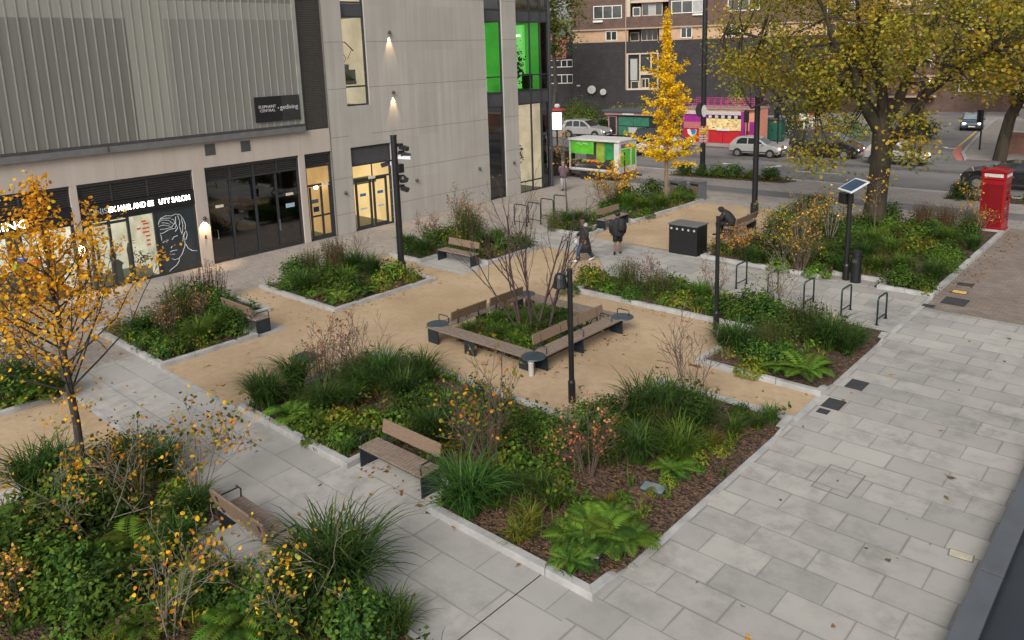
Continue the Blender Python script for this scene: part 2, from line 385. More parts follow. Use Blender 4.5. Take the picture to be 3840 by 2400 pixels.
strip('road_marking', [(-12.45, 58.6), (-13.5, 62), (-14.3, 66.2)], .5, -.004, .002, 'red_paint')
strip('road_marking', [(-14.35, 66.4), (-15.55, 78)], .16, -.004, .003, 'yellow_paint')

# ------------------------------------------------------------------ planting beds
def kerb_mesh(poly, w=.16, closed=False, gap=.005, z0=-.03, side=1):
    """kerb stones along an outline; poly = (x, y, height); the width goes to the left for side=1"""
    m = MB(); n = len(poly); P = [Vector(p[:2]) for p in poly]; H = [p[2] for p in poly]
    inn = []
    for i in range(n):
        ns = []
        if i > 0 or closed: d = (P[i]-P[i-1]).normalized(); ns.append(Vector((-d.y, d.x)))
        if i < n-1 or closed: d = (P[(i+1) % n]-P[i]).normalized(); ns.append(Vector((-d.y, d.x)))
        a = sum(ns, Vector((0, 0))); a.normalize(); a *= w/max(.3, a.dot(ns[0])); inn.append(P[i]+a*side)
    for i in range(n if closed else n-1):
        j = (i+1) % n; L = (P[j]-P[i]).length; k = max(1, round(L/1.0))
        for q in range(k):
            t0 = q/k+(gap/L if q else 0); t1 = (q+1)/k-(gap/L if q < k-1 else 0)
            o0, o1 = P[i].lerp(P[j], t0), P[i].lerp(P[j], t1); i0, i1 = inn[i].lerp(inn[j], t0), inn[i].lerp(inn[j], t1)
            h0 = H[i]+(H[j]-H[i])*t0; h1 = H[i]+(H[j]-H[i])*t1
            jt = random.uniform(-.003, .003)
            m.add([(*o0, z0), (*o1, z0), (*i1, z0), (*i0, z0), (*o0, h0+jt), (*o1, h1+jt), (*i1, h1+jt), (*i0, h0+jt)],
                  [(3, 2, 1, 0), (4, 5, 6, 7), (0, 1, 5, 4), (1, 2, 6, 5), (2, 3, 7, 6), (3, 0, 4, 7)] if side == 1 else
                  [(0, 1, 2, 3), (7, 6, 5, 4), (4, 5, 1, 0), (5, 6, 2, 1), (6, 7, 3, 2), (7, 4, 0, 3)])
    return m
BEDS = {}
def bed(key, label, soil, kerbs, loc):
    t = thing('planting_bed', label, 'planter', (*loc, 0))
    for kp, closed, side in kerbs: kerb_mesh(kp, closed=closed, side=side).build('kerb', 'kerb_granite', t, world=True, bevel=.008)
    m = MB(); m.prism(soil, -.03, .065); m.build('mulch', 'mulch', t, world=True)
    BEDS[key] = soil; return t
h = .13
bed('B', 'largest kerbed planting bed, in the foreground between the two facing benches and the black post', 
    [(-6.15, 8.3), (-6.15, 15.45), (-9.3, 15.45), (-9.3, 12.5), (-16.25, 12.5), (-16.25, 8.3), (-12.2, 8.3), (-12.2, 9.1), (-9.65, 9.1), (-9.65, 8.3)],
    [([(-6.1, 9.2, .0), (-6.1, 8.75, .1), (-6.1, 8.2, h), (-9.75, 8.2, h), (-9.75, 9.0, h), (-12.1, 9.0, h), (-12.1, 8.2, h), (-16.35, 8.2, h), (-16.35, 12.6, h), (-9.4, 12.6, h), (-9.4, 15.55, h), (-6.1, 15.55, h), (-6.1, 15.2, .1), (-6.1, 14.6, .0)], False, -1)], (-11, 12))
bed('C', 'L-shaped planting bed between the square bench and the row of green cycle hoops',
    [(-6.15, 17.2), (-6.15, 22.2), (-15.55, 22.2), (-15.55, 20.25), (-9.25, 20.25), (-9.25, 17.2)],
    [([(-6.1, 18.0, .0), (-6.1, 17.5, .1), (-6.1, 17.1, h), (-9.35, 17.1, h), (-9.35, 20.15, h), (-15.65, 20.15, h), (-15.65, 22.3, .06), (-6.1, 22.3, .06), (-6.1, 21.9, h), (-6.1, 21.3, .0)], False, -1)], (-9, 20))
bed('D', 'wide kerbed planting bed around the big plane tree, next to the red telephone kiosk',
    [(-6.15, 26.4), (-6.15, 36.9), (-14.2, 36.9), (-14.2, 32.1), (-13.5, 32.1), (-13.5, 29.2), (-14.2, 29.2), (-14.2, 26.6), (-9.5, 26.45), (-9.5, 27.2), (-7.85, 27.2), (-7.85, 26.4)],
    [([(-6.05, 26.3, h), (-7.75, 26.3, h), (-7.75, 27.1, h), (-9.6, 27.1, h), (-9.6, 26.35, h), (-14.3, 26.5, h), (-14.3, 29.3, h), (-13.6, 29.3, h), (-13.6, 32, h), (-14.3, 32, h), (-14.3, 37, h), (-6.05, 37, h)], True, -1)], (-10, 31))
bed('E', 'square kerbed planting bed at the foot of the tall camera post',
    [(-24.95, 13.95), (-20.55, 13.95), (-20.55, 18.2), (-24.95, 18.2)],
    [([(-25.05, 13.85, h), (-20.45, 13.85, h), (-20.45, 18.3, h), (-25.05, 18.3, h)], True, 1)], (-22.7, 16))
bed('F', 'kerbed planting bed right of the yellow street tree, with a bench at its far corner',
    [(-24.9, 8.3), (-20.5, 8.3), (-20.5, 11.05), (-22.4, 11.05), (-22.4, 12.6), (-24.9, 12.6)],
    [([(-25, 8.2, h), (-20.4, 8.2, h), (-20.4, 11.12, h), (-22.3, 11.12, h), (-22.3, 12.7, h), (-25, 12.7, h)], True, 1)], (-22.7, 10))
bed('G', 'kerbed planting bed with a bench set into its front, before the tall shop wall',
    [(-24.6, 19.7), (-22.9, 19.7), (-22.9, 21.1), (-20.5, 21.1), (-20.5, 23.8), (-24.6, 23.8)],
    [([(-24.7, 19.6, h), (-22.8, 19.6, h), (-22.8, 21.0, h), (-20.4, 21.0, h), (-20.4, 23.9, h), (-24.7, 23.9, h)], True, 1)], (-22.7, 22))
bed('H', 'kerbed planting bed under the golden cone-shaped tree',
    [(-22.5, 26.95), (-20.1, 27.0), (-20.1, 28.0), (-20.8, 28.0), (-20.8, 30.6), (-20.0, 30.6), (-19.8, 36.7), (-22.9, 36.7)],
    [([(-22.6, 26.85, h), (-20.0, 26.9, h), (-20.0, 28.1, h), (-20.7, 28.1, h), (-20.7, 30.5, h), (-19.9, 30.5, h), (-19.7, 36.8, h), (-23, 36.8, h)], True, 1)], (-21.3, 32))
bed('I', 'kerbed planting bed half hidden behind the yellow street tree',
    [(-24.4, -3), (-20.6, -3), (-20.6, 6.0), (-24.4, 6.0)],
    [([(-20.5, -3.1, h), (-20.5, 6.1, h), (-24.5, 6.1, h), (-24.5, -3.1, h)], True, 1)], (-22.5, 2))
bed('A', 'densely overgrown planting bed in the near left corner, around the yellow street tree',
    [(-16.0, -3), (-6.3, -3), (-6.3, 5.95), (-9.9, 5.95), (-9.9, 5.1), (-12.4, 5.1), (-12.4, 5.95), (-16.0, 5.95)],
    [([(-16.1, -3.1, .06), (-6.2, -3.1, .06), (-6.2, 6.05, .06), (-10.0, 6.05, .06), (-10.0, 5.2, .06), (-12.3, 5.2, .06), (-12.3, 6.05, .06), (-16.1, 6.05, .06)], True, 1)], (-11, 2))
m = MB(); m.prism([(-15.5, 14.5), (-12.6, 14.5), (-12.6, 17.55), (-15.5, 17.55)], -.01, .03)
tag(m.build('soil', 'mulch'), kind='structure'); BEDS['Q'] = [(-15.5, 14.5), (-12.6, 14.5), (-12.6, 17.55), (-15.5, 17.55)]
# flush edging where the beds meet the walkway, pale border along the near path
strip('edging', [(-6.1, 9.2), (-6.1, 14.6)], .16, -.03, .012, 'kerb_granite'); strip('edging', [(-6.1, 18.0), (-6.1, 21.3)], .16, -.03, .012, 'kerb_granite')
strip('edging', [(-6.1, 15.6), (-6.1, 17.05)], .14, -.03, .008, 'kerb_granite'); strip('edging', [(-6.1, 22.35), (-6.1, 26.2)], .14, -.03, .008, 'kerb_granite')
strip('edging', [(-20.5, 6.02), (-16.2, 6.02)], .12, -.03, .008, 'kerb_granite'); strip('edging', [(-20.3, 8.2), (-16.4, 8.2)], .12, -.03, .008, 'kerb_granite')
pm('concrete_strip', (.47, .42, .37), .8, .12, 3)
strip('edging', [(-16.45, -6), (-16.45, 5.6)], .55, -.03, .014, 'concrete_strip')
pm('slot_steel', (.075, .05, .038), .5, .2, 5, 0, .4)
tag(strip('slot_drain', [(-7.08, 6.06), (-7.08, 8.18)], .016, -.02, .006, 'slot_steel', None), 'narrow dark slot drain crossing the granite path by the big bed corner', 'drain')
# ------------------------------------------------------------------ the long shop building on the left (its front stands at x = FX)
FX = -29.6
def panelmat():
    m, nt, b = _nt('wall_panel'); v = world_co(nt)
    c = mixrgb(nt, ramp(nt, noise(nt, v, .5, 5), .3, .7), (.355, .337, .31), (.40, .38, .352))
    mp = nt.nodes.new('ShaderNodeMapping'); mp.inputs['Scale'].default_value = (1, 3.2, .12); lk(nt, v, mp.inputs['Vector'])
    c = mixrgb(nt, 1., c, ramp(nt, noise(nt, mp.outputs[0], 1.2, 4), .3, .7, (.90, .895, .885), (1.06, 1.06, 1.06)), 'MULTIPLY')
    sp = nt.nodes.new('ShaderNodeSeparateXYZ'); lk(nt, v, sp.inputs[0]); cb = nt.nodes.new('ShaderNodeCombineXYZ'); lk(nt, sp.outputs[1], cb.inputs[0]); lk(nt, sp.outputs[2], cb.inputs[1])
    br = nt.nodes.new('ShaderNodeTexBrick'); lk(nt, cb.outputs[0], br.inputs['Vector']); br.offset = 0      # each panel cast a slightly different tone
    for k_, v_ in (('Scale', 1), ('Brick Width', 1.36), ('Row Height', 2.08), ('Mortar Size', 0)): br.inputs[k_].default_value = v_
    br.inputs['Color1'].default_value = (.955, .95, .945, 1); br.inputs['Color2'].default_value = (1.035, 1.035, 1.03, 1); c = mixrgb(nt, 1., c, br.outputs[0], 'MULTIPLY')
    lk(nt, c, b.inputs['Base Color']); b.inputs['Roughness'].default_value = .85; b.inputs['Specular IOR Level'].default_value = .2; MATS['wall_panel'] = m
    m2, nt, b = _nt('band_panel'); v = world_co(nt)
    mp = nt.nodes.new('ShaderNodeMapping'); mp.inputs['Scale'].default_value = (1, 2.5, .2); lk(nt, v, mp.inputs['Vector'])
    c = mixrgb(nt, ramp(nt, noise(nt, mp.outputs[0], 1.2, 5), .3, .7), (.40, .345, .30), (.455, .40, .35))
    lk(nt, c, b.inputs['Base Color']); b.inputs['Roughness'].default_value = .8; MATS['band_panel'] = m2
panelmat()
pm('faint_joint', (.29, .265, .24), .9, .1); pm('joint', (.17, .155, .14), .9, .1); pm('frame_dark', (.028, .03, .034), .45, .2, 8); pm('spandrel', (.055, .056, .062), .5, .15, 3)
pm('louvre_dark', (.036, .034, .034), .5, .2, 6); pm('louvre_brown', (.085, .077, .07), .55, .15, 6); pm('ledge_metal', (.17, .17, .172), .5, .12, 4, 0, .3)
pm('ledge_dark', (.05, .048, .047), .6, .2, 4); pm('black_sign', (.012, .012, .015), .4, .2, 3); pm('shop_dark', (.012, .013, .014), .6, .3, 2)
pm('vent_grey', (.07, .07, .075), .6, .15, 10)
glass('pane_glass', (.93, .96, .95), .03); glass('pane_dark', (.25, .28, .29), .12, .03); glass('pane_green', (.85, .97, .9), .04)
def channel(name, c0, c1):
    m, nt, b = _nt(name); v = world_co(nt)
    mp = nt.nodes.new('ShaderNodeMapping'); mp.inputs['Scale'].default_value = (1, 4.3, .09); lk(nt, v, mp.inputs['Vector'])
    c = mixrgb(nt, ramp(nt, noise(nt, mp.outputs[0], 1, 4, .7), .3, .7), c0, c1); lk(nt, c, b.inputs['Base Color'])
    b.inputs['Roughness'].default_value = .35; b.inputs['Specular IOR Level'].default_value = .5; b.inputs['Coat Weight'].default_value = .25; b.inputs['Coat Roughness'].default_value = .3
    MATS[name] = m
channel('channel_dark', (.135, .132, .115), (.18, .175, .155)); channel('channel_light', (.24, .235, .205), (.285, .28, .245)); channel('channel_mid', (.18, .178, .158), (.22, .217, .194))
pm('glass_rib', (.26, .275, .245), .3, .12, 2, 0, 0, .6)
emit('lamp_warm', (1, .78, .5), 14); emit('sign_letters', (1, .95, .86), 8); pm('dull_letters', (.45, .45, .44), .5, .1)
emit('lit_cream', (.93, .79, .55), .42, .35, .8, (.3, .25, .18)); emit('lit_amber', (.85, .55, .22), .42, .35, .9, (.3, .2, .1)); emit('lit_yellow', (1., .72, .33), .62, .3, .7, (.4, .3, .15))
emit('lit_green', (.10, .60, .07), .34, .45, .5, (.05, .2, .04)); emit('lit_green_pale', (.30, .85, .22), .45, .2, 1.2, (.1, .3, .1)); emit('lit_white', (.95, 1, .8), 3)
emit('lit_shop', (.95, .88, .66), .50, .5, 1.3, (.4, .36, .28)); emit('lit_bright', (1, .95, .78), .62, .6, 1.6, (.5, .5, .4))
pm('stair_concrete', (.22, .25, .22), .8, .12, 5); pm('rail_dark', (.05, .04, .03), .5, .1); pm('mural_board', (.028, .036, .042), .45, .2, 2); pm('mural_line', (.55, .56, .57), .6, .1)
pm('blue_sticker', (.03, .16, .34), .5, .15); pm('pale_sticker', (.32, .47, .55), .5, .15); pm('red_print', (.62, .10, .03), .6, .15); pm('steel', (.45, .46, .46), .3, .1, 8, 0, .9)
pm('closer_cream', (.62, .56, .46), .5, .1); pm('plant_dark', (.02, .035, .015), .8, .3)

B = thing('shop_building', 'long shop and office building with ribbed glass upper floor, pale panelled wall and lit shopfronts', 'building', (FX, 12, 0))
def part(name, m, mats, parent=B, **k): return m.build(name, mats, parent, world=True, **k)
W = FX
# --- solid walls (the openings are left between the pieces)
m = MB()
m.box(W-.25, W, -14, 20.55, 3.95, 4.98)                    # band over the shops
part('band_wall', m, 'band_panel')
for y0, y1 in ((9.6, 9.83), (14.06, 14.55), (18.87, 19.16), (5.0, 5.3)):
    m = MB(); m.box(W-.32, W-.004, y0, y1, 0, 3.95); part('shop_pier', m, 'band_panel')
m = MB()
zt = 14.
for y0, y1, z0, z1 in ((20.62, 21.64, 0, zt), (21.64, 22.95, 3.97, 5.86), (22.95, 24.02, 3.97, zt), (24.02, 30.87, 0, zt), (32.25, 33.4, 0, zt)):
    m.box(W-.3, W, y0, y1, z0, z1)
part('panel_wall', m, 'wall_panel')
# recessed joints of the panels: thin dark inlays 3 mm proud of the wall
m = MB()
for z in (.95, 2.62, 4.52, 6.68, 8.75, 10.8):
    for y0, y1 in ((20.62, 21.64), (24.02, 30.87), (32.25, 33.4)): m.box(W, W+.003, y0, y1, z-.011, z+.011)
    if z > 4: m.box(W, W+.003, 22.95, 24.02, z-.011, z+.011)
part('wall_joint', m, 'joint')
for y in (25.4, 26.75, 28.1, 29.5): 
    m = MB()
    for z0, z1 in zip((.0, .96, 2.63, 4.53, 6.69, 8.76), (.94, 2.61, 4.51, 6.67, 8.74, 12)): m.box(W, W+.002, y-.004, y+.004, z0, z1)
    part('panel_joint', m, 'faint_joint')
for y in (11.2, 13.0, 16.72, 19.0):
    m = MB(); m.box(W, W+.002, y-.005, y+.005, 3.96, 4.97); part('band_joint', m, 'faint_joint')
m = MB(); m.box(W-12, W-.6, -14, 36.2, 11.8, 12); m.box(W-12, W-11.7, -14, 36.2, 0, 11.8); m.box(W-12, W-.6, -14.3, -14, 0, 12)
part('roof', m, 'spandrel')
# --- ribbed glass upper floor
m = MB()
for mi, y0, y1, z0, z1 in ((0, -14, 12.22, 5.3, 9.68), (1, 12.22, 13.62, 5.3, 9.68), (2, 13.62, 19.27, 5.3, 9.68), (1, -14, 19.27, 9.68, 10.35), (0, -14, 19.27, 10.35, 12.2)):
    m.box(W-.2, W+.02, y0, y1, z0, z1, mi)
gp = part('glass_panel', m, ['channel_dark', 'channel_light', 'channel_mid'])
m = MB(); y = -14.
while y < 19.25:
    m.box(W+.02, W+.04, y-.024, y+.024, 5.3, 12.2); y += .335
m.box(W+.02, W+.075, 19.1, 19.27, 5.3, 12.2)
part('rib', m, 'glass_rib', gp)
m = MB(); m.box(W-.25, W+.16, -14, 19.25, 4.98, 5.19); m.box(W-.25, W+.17, -14.0, 19.25, 4.965, 5.0)
led = part('ledge', m, 'ledge_metal')
m = MB(); m.box(W-.2, W+.1, -14, 19.27, 5.19, 5.30); m.box(W+.16, W+.175, 10.98, 11.03, 4.99, 5.19)
part('ledge_trim', m, 'ledge_dark', led)
m = MB(); m.box(W-.25, W-.1, 19.28, 20.56, 5.0, 13)
for k in range(95): m.box(W-.1, W-.03, 19.36, 20.54, 5.06+k*.075, 5.06+k*.075+.032)
m.box(W-.1, W-.0, 19.28, 19.36, 5.0, 13)
part('side_louvre', m, 'louvre_brown')
m = MB(); m.box(W-.25, W-.002, 20.56, 20.61, 0, 13); part('corner_trim', m, 'joint')
for (y0, y1, z0, z1, mt) in ((14.66, 15.1, 4.42, 4.87, 'louvre_brown'), (16.2, 16.63, 4.40, 4.84, 'vent_grey')):
    m = MB(); m.box(W-.1, W+.012, y0, y1, z0, z1); 
    for k in range(6): m.box(W+.012, W+.026, y0+.04, y1-.04, z0+.05+k*.065, z0+.075+k*.065)
    part('vent_grille', m, mt)
# --- the black sign on the ribs
sg = thing('wall_sign', 'black banner sign with white lettering fixed to the ribbed glass wall', 'sign', (W+.08, 18, 6))
m = MB(); m.box(W+.075, W+.10, 16.95, 19.08, 5.53, 6.57); part('board', m, 'black_sign', sg)
pm('sign_white', (.55, .54, .53), .6, .1)
pm('black_sign_grey', (.028, .028, .03), .5, .2, 3)
m = MB(); m.box(W+.10, W+.104, 18.2, 19.075, 5.535, 6.565); part('board', m, 'black_sign_grey', sg)
text('lettering', 'ELEPHANT', .165, 'sign_white', sg, (W+.106, 17.52, 6.1), FACE_X, .004, 'CENTER', .8)
text('lettering', 'CENTRAL', .165, 'sign_white', sg, (W+.106, 17.52, 5.94), FACE_X, .004)
text('lettering', '\u2022', .2, 'sign_white', sg, (W+.106, 18.03, 6.0), FACE_X, .004)
text('lettering', 'getliving', .265, 'sign_white', sg, (W+.106, 18.55, 6.0), FACE_X, .004)
# --- louvred heads over the shops, frames and glazing
def louvre(y0, y1, z0, z1, posts):
    m = MB(); m.box(W-.22, W-.16, y0, y1, z0, z1); m.box(W-.16, W-.06, y0, y1, z1-.1, z1)
    k = z0+.02
    while k < z1-.13: m.box(W-.16, W-.10, y0+.03, y1-.03, k, k+.035); k += .085
    for y in posts: m.box(W-.16, W-.085, y-.03, y+.03, z0, z1-.1)
    return part('louvre', m, 'louvre_dark')
louvre(9.84, 14.05, 3.18, 3.94, (9.87, 11.0, 12.3, 14.02)); louvre(14.56, 18.86, 3.42, 3.94, (14.6, 15.65, 16.7, 17.8, 18.83)); louvre(19.17, 20.55, 3.40, 3.94, (19.2, 20.52)); louvre(5.3, 9.59, 3.2, 3.94, (6.5, 8.0)); louvre(-14, 4.99, 3.2, 3.94, (-3, 0, 3))
def frame(name, y0, y1, z0, z1, ys, zs, t=.07, dp=.1, x=W-.2, parent=B, mat='frame_dark'):
    """a glazed frame: outer border, mullions at ys, transoms at zs [(z, y0, y1)]"""
    m = MB(); m.box(x, x+dp, y0, y0+t, z0, z1); m.box(x, x+dp, y1-t, y1, z0, z1); m.box(x, x+dp, y0+t, y1-t, z0, z0+t); m.box(x, x+dp, y0+t, y1-t, z1-t, z1)
    for y in ys: m.box(x+.004, x+dp-.004, y-t/2, y+t/2, z0+t, z1-t)
    for z, a, b in zs: m.box(x+.008, x+dp-.008, a, b, z-t/2, z+t/2)
    return part(name, m, mat, parent)
def pane(y0, y1, z0, z1, mat, x=W-.16, parent=B):
    m = MB(); m.add([(x, y0, z0), (x, y1, z0), (x, y1, z1), (x, y0, z1)], [(0, 1, 2, 3)]); return part('pane', m, mat, parent)
def room(name, y0, y1, z0, z1, depth, back, side='stair_concrete', floor='stair_concrete', parent=B):
    """the room seen behind the glass: back wall, side walls, floor and ceiling"""
    x1 = W-.24; x0 = x1-depth; m = MB()
    m.add([(x0, y0, z0), (x0, y1, z0), (x0, y1, z1), (x0, y0, z1)], [(0, 1, 2, 3)], 0)
    m.add([(x0, y0, z0), (x1, y0, z0), (x1, y0, z1), (x0, y0, z1)], [(3, 2, 1, 0)], 0); m.add([(x0, y1, z0), (x1, y1, z0), (x1, y1, z1), (x0, y1, z1)], [(0, 1, 2, 3)], 0)
    m.add([(x0, y0, z0), (x0, y1, z0), (x1, y1, z0), (x1, y0, z0)], [(0, 3, 2, 1)], 1); m.add([(x0, y0, z1), (x0, y1, z1), (x1, y1, z1), (x1, y0, z1)], [(0, 1, 2, 3)], 1)
    return part(name, m, [back, floor], parent)  # lit_ back materials make the walls glow in place of room lamps
# salon
fas = MB(); fas.box(W-.2, W-.05, 9.84, 14.05, 2.60, 3.17); fs = part('salon_fascia', fas, 'black_sign')
text('lettering', 'UNIS', .29, 'dull_letters', fs, (W-.045, 10.13, 2.79), FACE_X, .012, 'LEFT', .62)
text('lettering', 'EX HAIR AND BE', .29, 'sign_letters', fs, (W-.045, 10.80, 2.79), FACE_X, .012, 'LEFT', 1.62)
text('lettering', 'A', .26, 'frame_dark', fs, (W-.045, 12.52, 2.79), FACE_X, .012, 'CENTER', .17)
text('lettering', 'UTY SALON', .29, 'sign_letters', fs, (W-.045, 12.64, 2.79), FACE_X, .012, 'LEFT', 1.2)
sf = frame('salon_front', 9.84, 14.05, 0.0, 2.59, (10.12, 10.78, 11.45, 12.44), [(2.4, 9.9, 11.4)], .09)
for y0, y1 in ((10.17, 10.73), (10.83, 11.4)): pane(y0, y1, .1, 2.36, 'pane_glass', parent=sf)
pane(11.5, 12.39, .1, 2.5, 'pane_glass', parent=sf)
room('salon_room', 9.86, 12.42, .02, 2.58, 2.2, 'lit_shop')
for k, (z, a, b) in enumerate(((2.2, 11.95, 12.12), (2.1, 12.0, 12.2), (1.95, 11.75, 11.9), (1.93, 11.95, 12.22), (1.78, 11.95, 12.2), (1.62, 12.05, 12.22), (1.45, 12.05, 12.2), (1.28, 12.06, 12.2))):
    m = MB(); m.box(W-.158, W-.155, a, b, z, z+.07); part('price_list', m, 'red_print', sf)
m = MB(); m.box(W-.7, W-.4, 11.95, 12.25, .02, .42); part('plant_pot', m, 'closer_cream')
m = MB(); n = 160; P = rng.normal(size=(n, 3))*[.14, .2, .18]+[W-.55, 12.0, .75]; m.leaves(P, rng.normal(size=(n, 3)), rng.uniform(.06, .12, n), np.tile([.09, .11, .05], (n, 1)))
leafmat('leaf'); part('pot_foliage', m, 'leaf')
for y, z0, z1, r in ((10.35, 0, 1.0, .1), (10.55, 0, 1.5, .06), (11.05, 0, 1.25, .12), (11.2, 0, .8, .16), (11.65, .0, 1.35, .08)):
    m = MB(); m.lathe([(r, z0), (r*.8, z1*.6), (r*1.1, z1*.8), (.02, z1)], (W-.9, y, .02), 8); part('salon_chair', m, 'stair_concrete')
# mural board with the line drawing of a face
m = MB(); m.box(W-.19, W-.13, 12.5, 13.98, .08, 2.56); mu = part('mural', m, 'mural_board')
def my(u, v): return (W-.128, 12.52+u*1.46, .1+(1-v)*2.45)
MUR = [[(.02, .22), (.1, .13), (.25, .1), (.4, .12), (.5, .1), (.62, .12), (.7, .2), (.74, .3), (.72, .38)], [(.03, .18), (.15, .16), (.3, .18), (.42, .25)], [(.02, .25), (.14, .24), (.3, .27), (.4, .33)],
       [(.05, .3), (.2, .31), (.36, .3), (.46, .24), (.44, .18), (.38, .17)], [(.04, .36), (.1, .37), (.3, .33), (.45, .33), (.5, .27)], [(.05, .38), (.06, .44), (.06, .48)],
       [(.5, .14), (.48, .26), (.52, .33), (.44, .38)], [(.56, .13), (.6, .24), (.57, .3), (.6, .4), (.62, .44)], [(.65, .18), (.67, .3), (.63, .42)], [(.12, .2), (.24, .22), (.34, .25)], [(.1, .14), (.22, .14), (.36, .15)],
       [(.70, .42), (.74, .40), (.76, .46), (.72, .53), (.67, .55), (.66, .48), (.7, .42)], [(.66, .44), (.63, .52), (.62, .56)],
       [(.08, .52), (.13, .5), (.2, .52)], [(.33, .5), (.4, .46), (.5, .45)], [(.28, .63), (.32, .6)], [(.24, .69), (.32, .675), (.44, .68)], [(.28, .73), (.36, .74)],
       [(.67, .56), (.66, .64), (.56, .76), (.46, .82), (.34, .83), (.27, .8)], [(.46, .82), (.46, .86), (.38, .92), (.22, .97), (.16, 1.0)], [(.68, .6), (.74, .69), (.84, .74), (.98, .76)]]
m = MB()
for ln in MUR: m.tube([my(*p) for p in ln], .013, 5)
part('line_drawing', m, 'mural_line', mu)
# dark corner shop
s2 = frame('dark_shopfront', 14.56, 18.86, 0, 3.41, (15.62, 16.7, 17.72), [(2.3, 14.6, 15.6), (2.3, 17.75, 18.8)], .09)
pane(14.64, 18.78, .09, 3.33, 'pane_dark', parent=s2)
room('dark_room', 14.58, 18.84, .02, 3.38, 3, 'shop_dark', floor='shop_dark')
for y in (15.05, 18.3):
    m = MB(); m.box(W-.1, W-.03, y-.16, y+.16, 2.27, 2.37); part('door_closer', m, 'closer_cream')
m = MB(); m.tube([(W-.1, 14.86, 1.0), (W-.03, 14.86, 1.0), (W-.03, 14.86, 1.35), (W-.1, 14.86, 1.35)], .015, 6); part('door_handle', m, 'steel')
m = MB(); m.box(W-.1, W-.06, 17.7, 17.74, .8, 1.3); part('door_handle', m, 'steel')
m = MB(); m.box(W-.156, W-.152, 18.12, 18.55, 1.72, 1.9); part('door_notice', m, 'pale_sticker')
# lit doorway
d2 = frame('lit_doorway', 19.17, 20.55, 0, 3.39, (), [(2.5, 19.2, 20.5)], .09)
m = MB(); 
for a, b in ((19.33, 19.42), (19.9, 20.0), (20.36, 20.5)): m.box(W-.17, W-.12, a, b, .05, 2.42)
m.box(W-.17, W-.122, 19.42, 20.36, 1.05, 1.13); m.box(W-.17, W-.122, 19.42, 20.36, .06, .2); part('door', m, 'frame_dark', d2)
pane(19.26, 20.46, 2.54, 3.3, 'pane_glass', parent=d2); pane(19.42, 20.36, .2, 2.42, 'pane_glass', parent=d2)
room('lit_lobby', 19.2, 20.5, .02, 3.36, 2.5, 'lit_amber')
m = MB(); m.box(W-.168, W-.164, 19.45, 19.8, 1.68, 1.86); part('door_notice', m, 'pale_sticker', d2)
m = MB(); m.box(W-.168, W-.164, 19.5, 19.8, 1.28, 1.52); part('door_notice', m, 'blue_sticker', d2)
m = MB(); m.ell((W-.9, 20.2, 2.25), .1, 10, 6); part('lobby_lamp', m, 'lamp_warm')
m = MB(); m.box(W-.1, W-.03, 20.0, 20.3, 2.46, 2.56); part('door_closer', m, 'closer_cream')
# left shop, lit behind the yellow tree
m = MB(); m.box(W-.2, W-.05, 5.31, 9.59, 2.62, 3.19); f1 = part('left_fascia', m, 'black_sign')
text('lettering', 'NNING', .4, 'sign_letters', f1, (W-.045, 8.2, 2.74), FACE_X, .012, 'RIGHT', 1.5)
f1 = frame('left_shopfront', 5.31, 9.59, 0, 2.61, (6.6, 7.9, 8.75), (), .09)
for y0, y1 in ((5.4, 6.55), (6.65, 7.85), (7.95, 8.7), (8.8, 9.5)): pane(y0, y1, .1, 2.5, 'pane_glass', parent=f1)
room('left_room', 5.34, 9.55, .02, 2.6, 2.4, 'lit_bright')
m = MB(); m.box(W-1.6, W-1.2, 5.5, 8.6, 0.03, 1.0); m.box(W-1.9, W-1.7, 7.9, 8.3, 1.0, 2.2); m.lathe([(.02, .1), (.25, .1), (.25, .7), (.4, .8), (.4, 1.0), (.02, 1.0)], (W-.9, 9.0, 0)); part('shop_fitting', m, 'stair_concrete')
f0 = frame('left_shopfront', -14, 4.99, 0, 3.19, (-10, -5, 0, 2.5), (), .09); pane(-13.9, 4.9, .1, 3.1, 'pane_dark', parent=f0); room('dark_room', -13.95, 4.95, .02, 3.15, 2, 'shop_dark', floor='shop_dark')
pm('balloon_green', (.06, .42, .08), .25, .35, 6, 0, 0, .6); pm('balloon_red', (.72, .09, .03), .25, .2, 6, 0, 0, .6); pm('balloon_white', (.72, .75, .74), .25, .2, 6, 0, 0, .6); pm('balloon_blue', (.05, .12, .5), .25, .2)
for nm, mt, y, z in (('green', 'balloon_green', 7.55, 1.5), ('white', 'balloon_white', 7.86, 1.47), ('red', 'balloon_red', 8.15, 1.56), ('blue', 'balloon_blue', 7.78, 1.74)):
    b = thing('balloon', nm+' balloon hanging in the window of the left lit shop', 'balloon', (W+.25, y, z), 0, 'balloons at the left shop')
    m = MB(); m.lathe([(.012, -.2), (.03, -.17), (.1, -.1), (.155, .0), (.15, .07), (.1, .13), (.02, .16)], n=12); m.build('skin', mt, b, smooth=True)
    m = MB(); m.tube([(0, 0, -.2), (.02, .01, -.7), (0, .02, -1.25)], .004, 4); m.build('string', 'frame_dark', b)
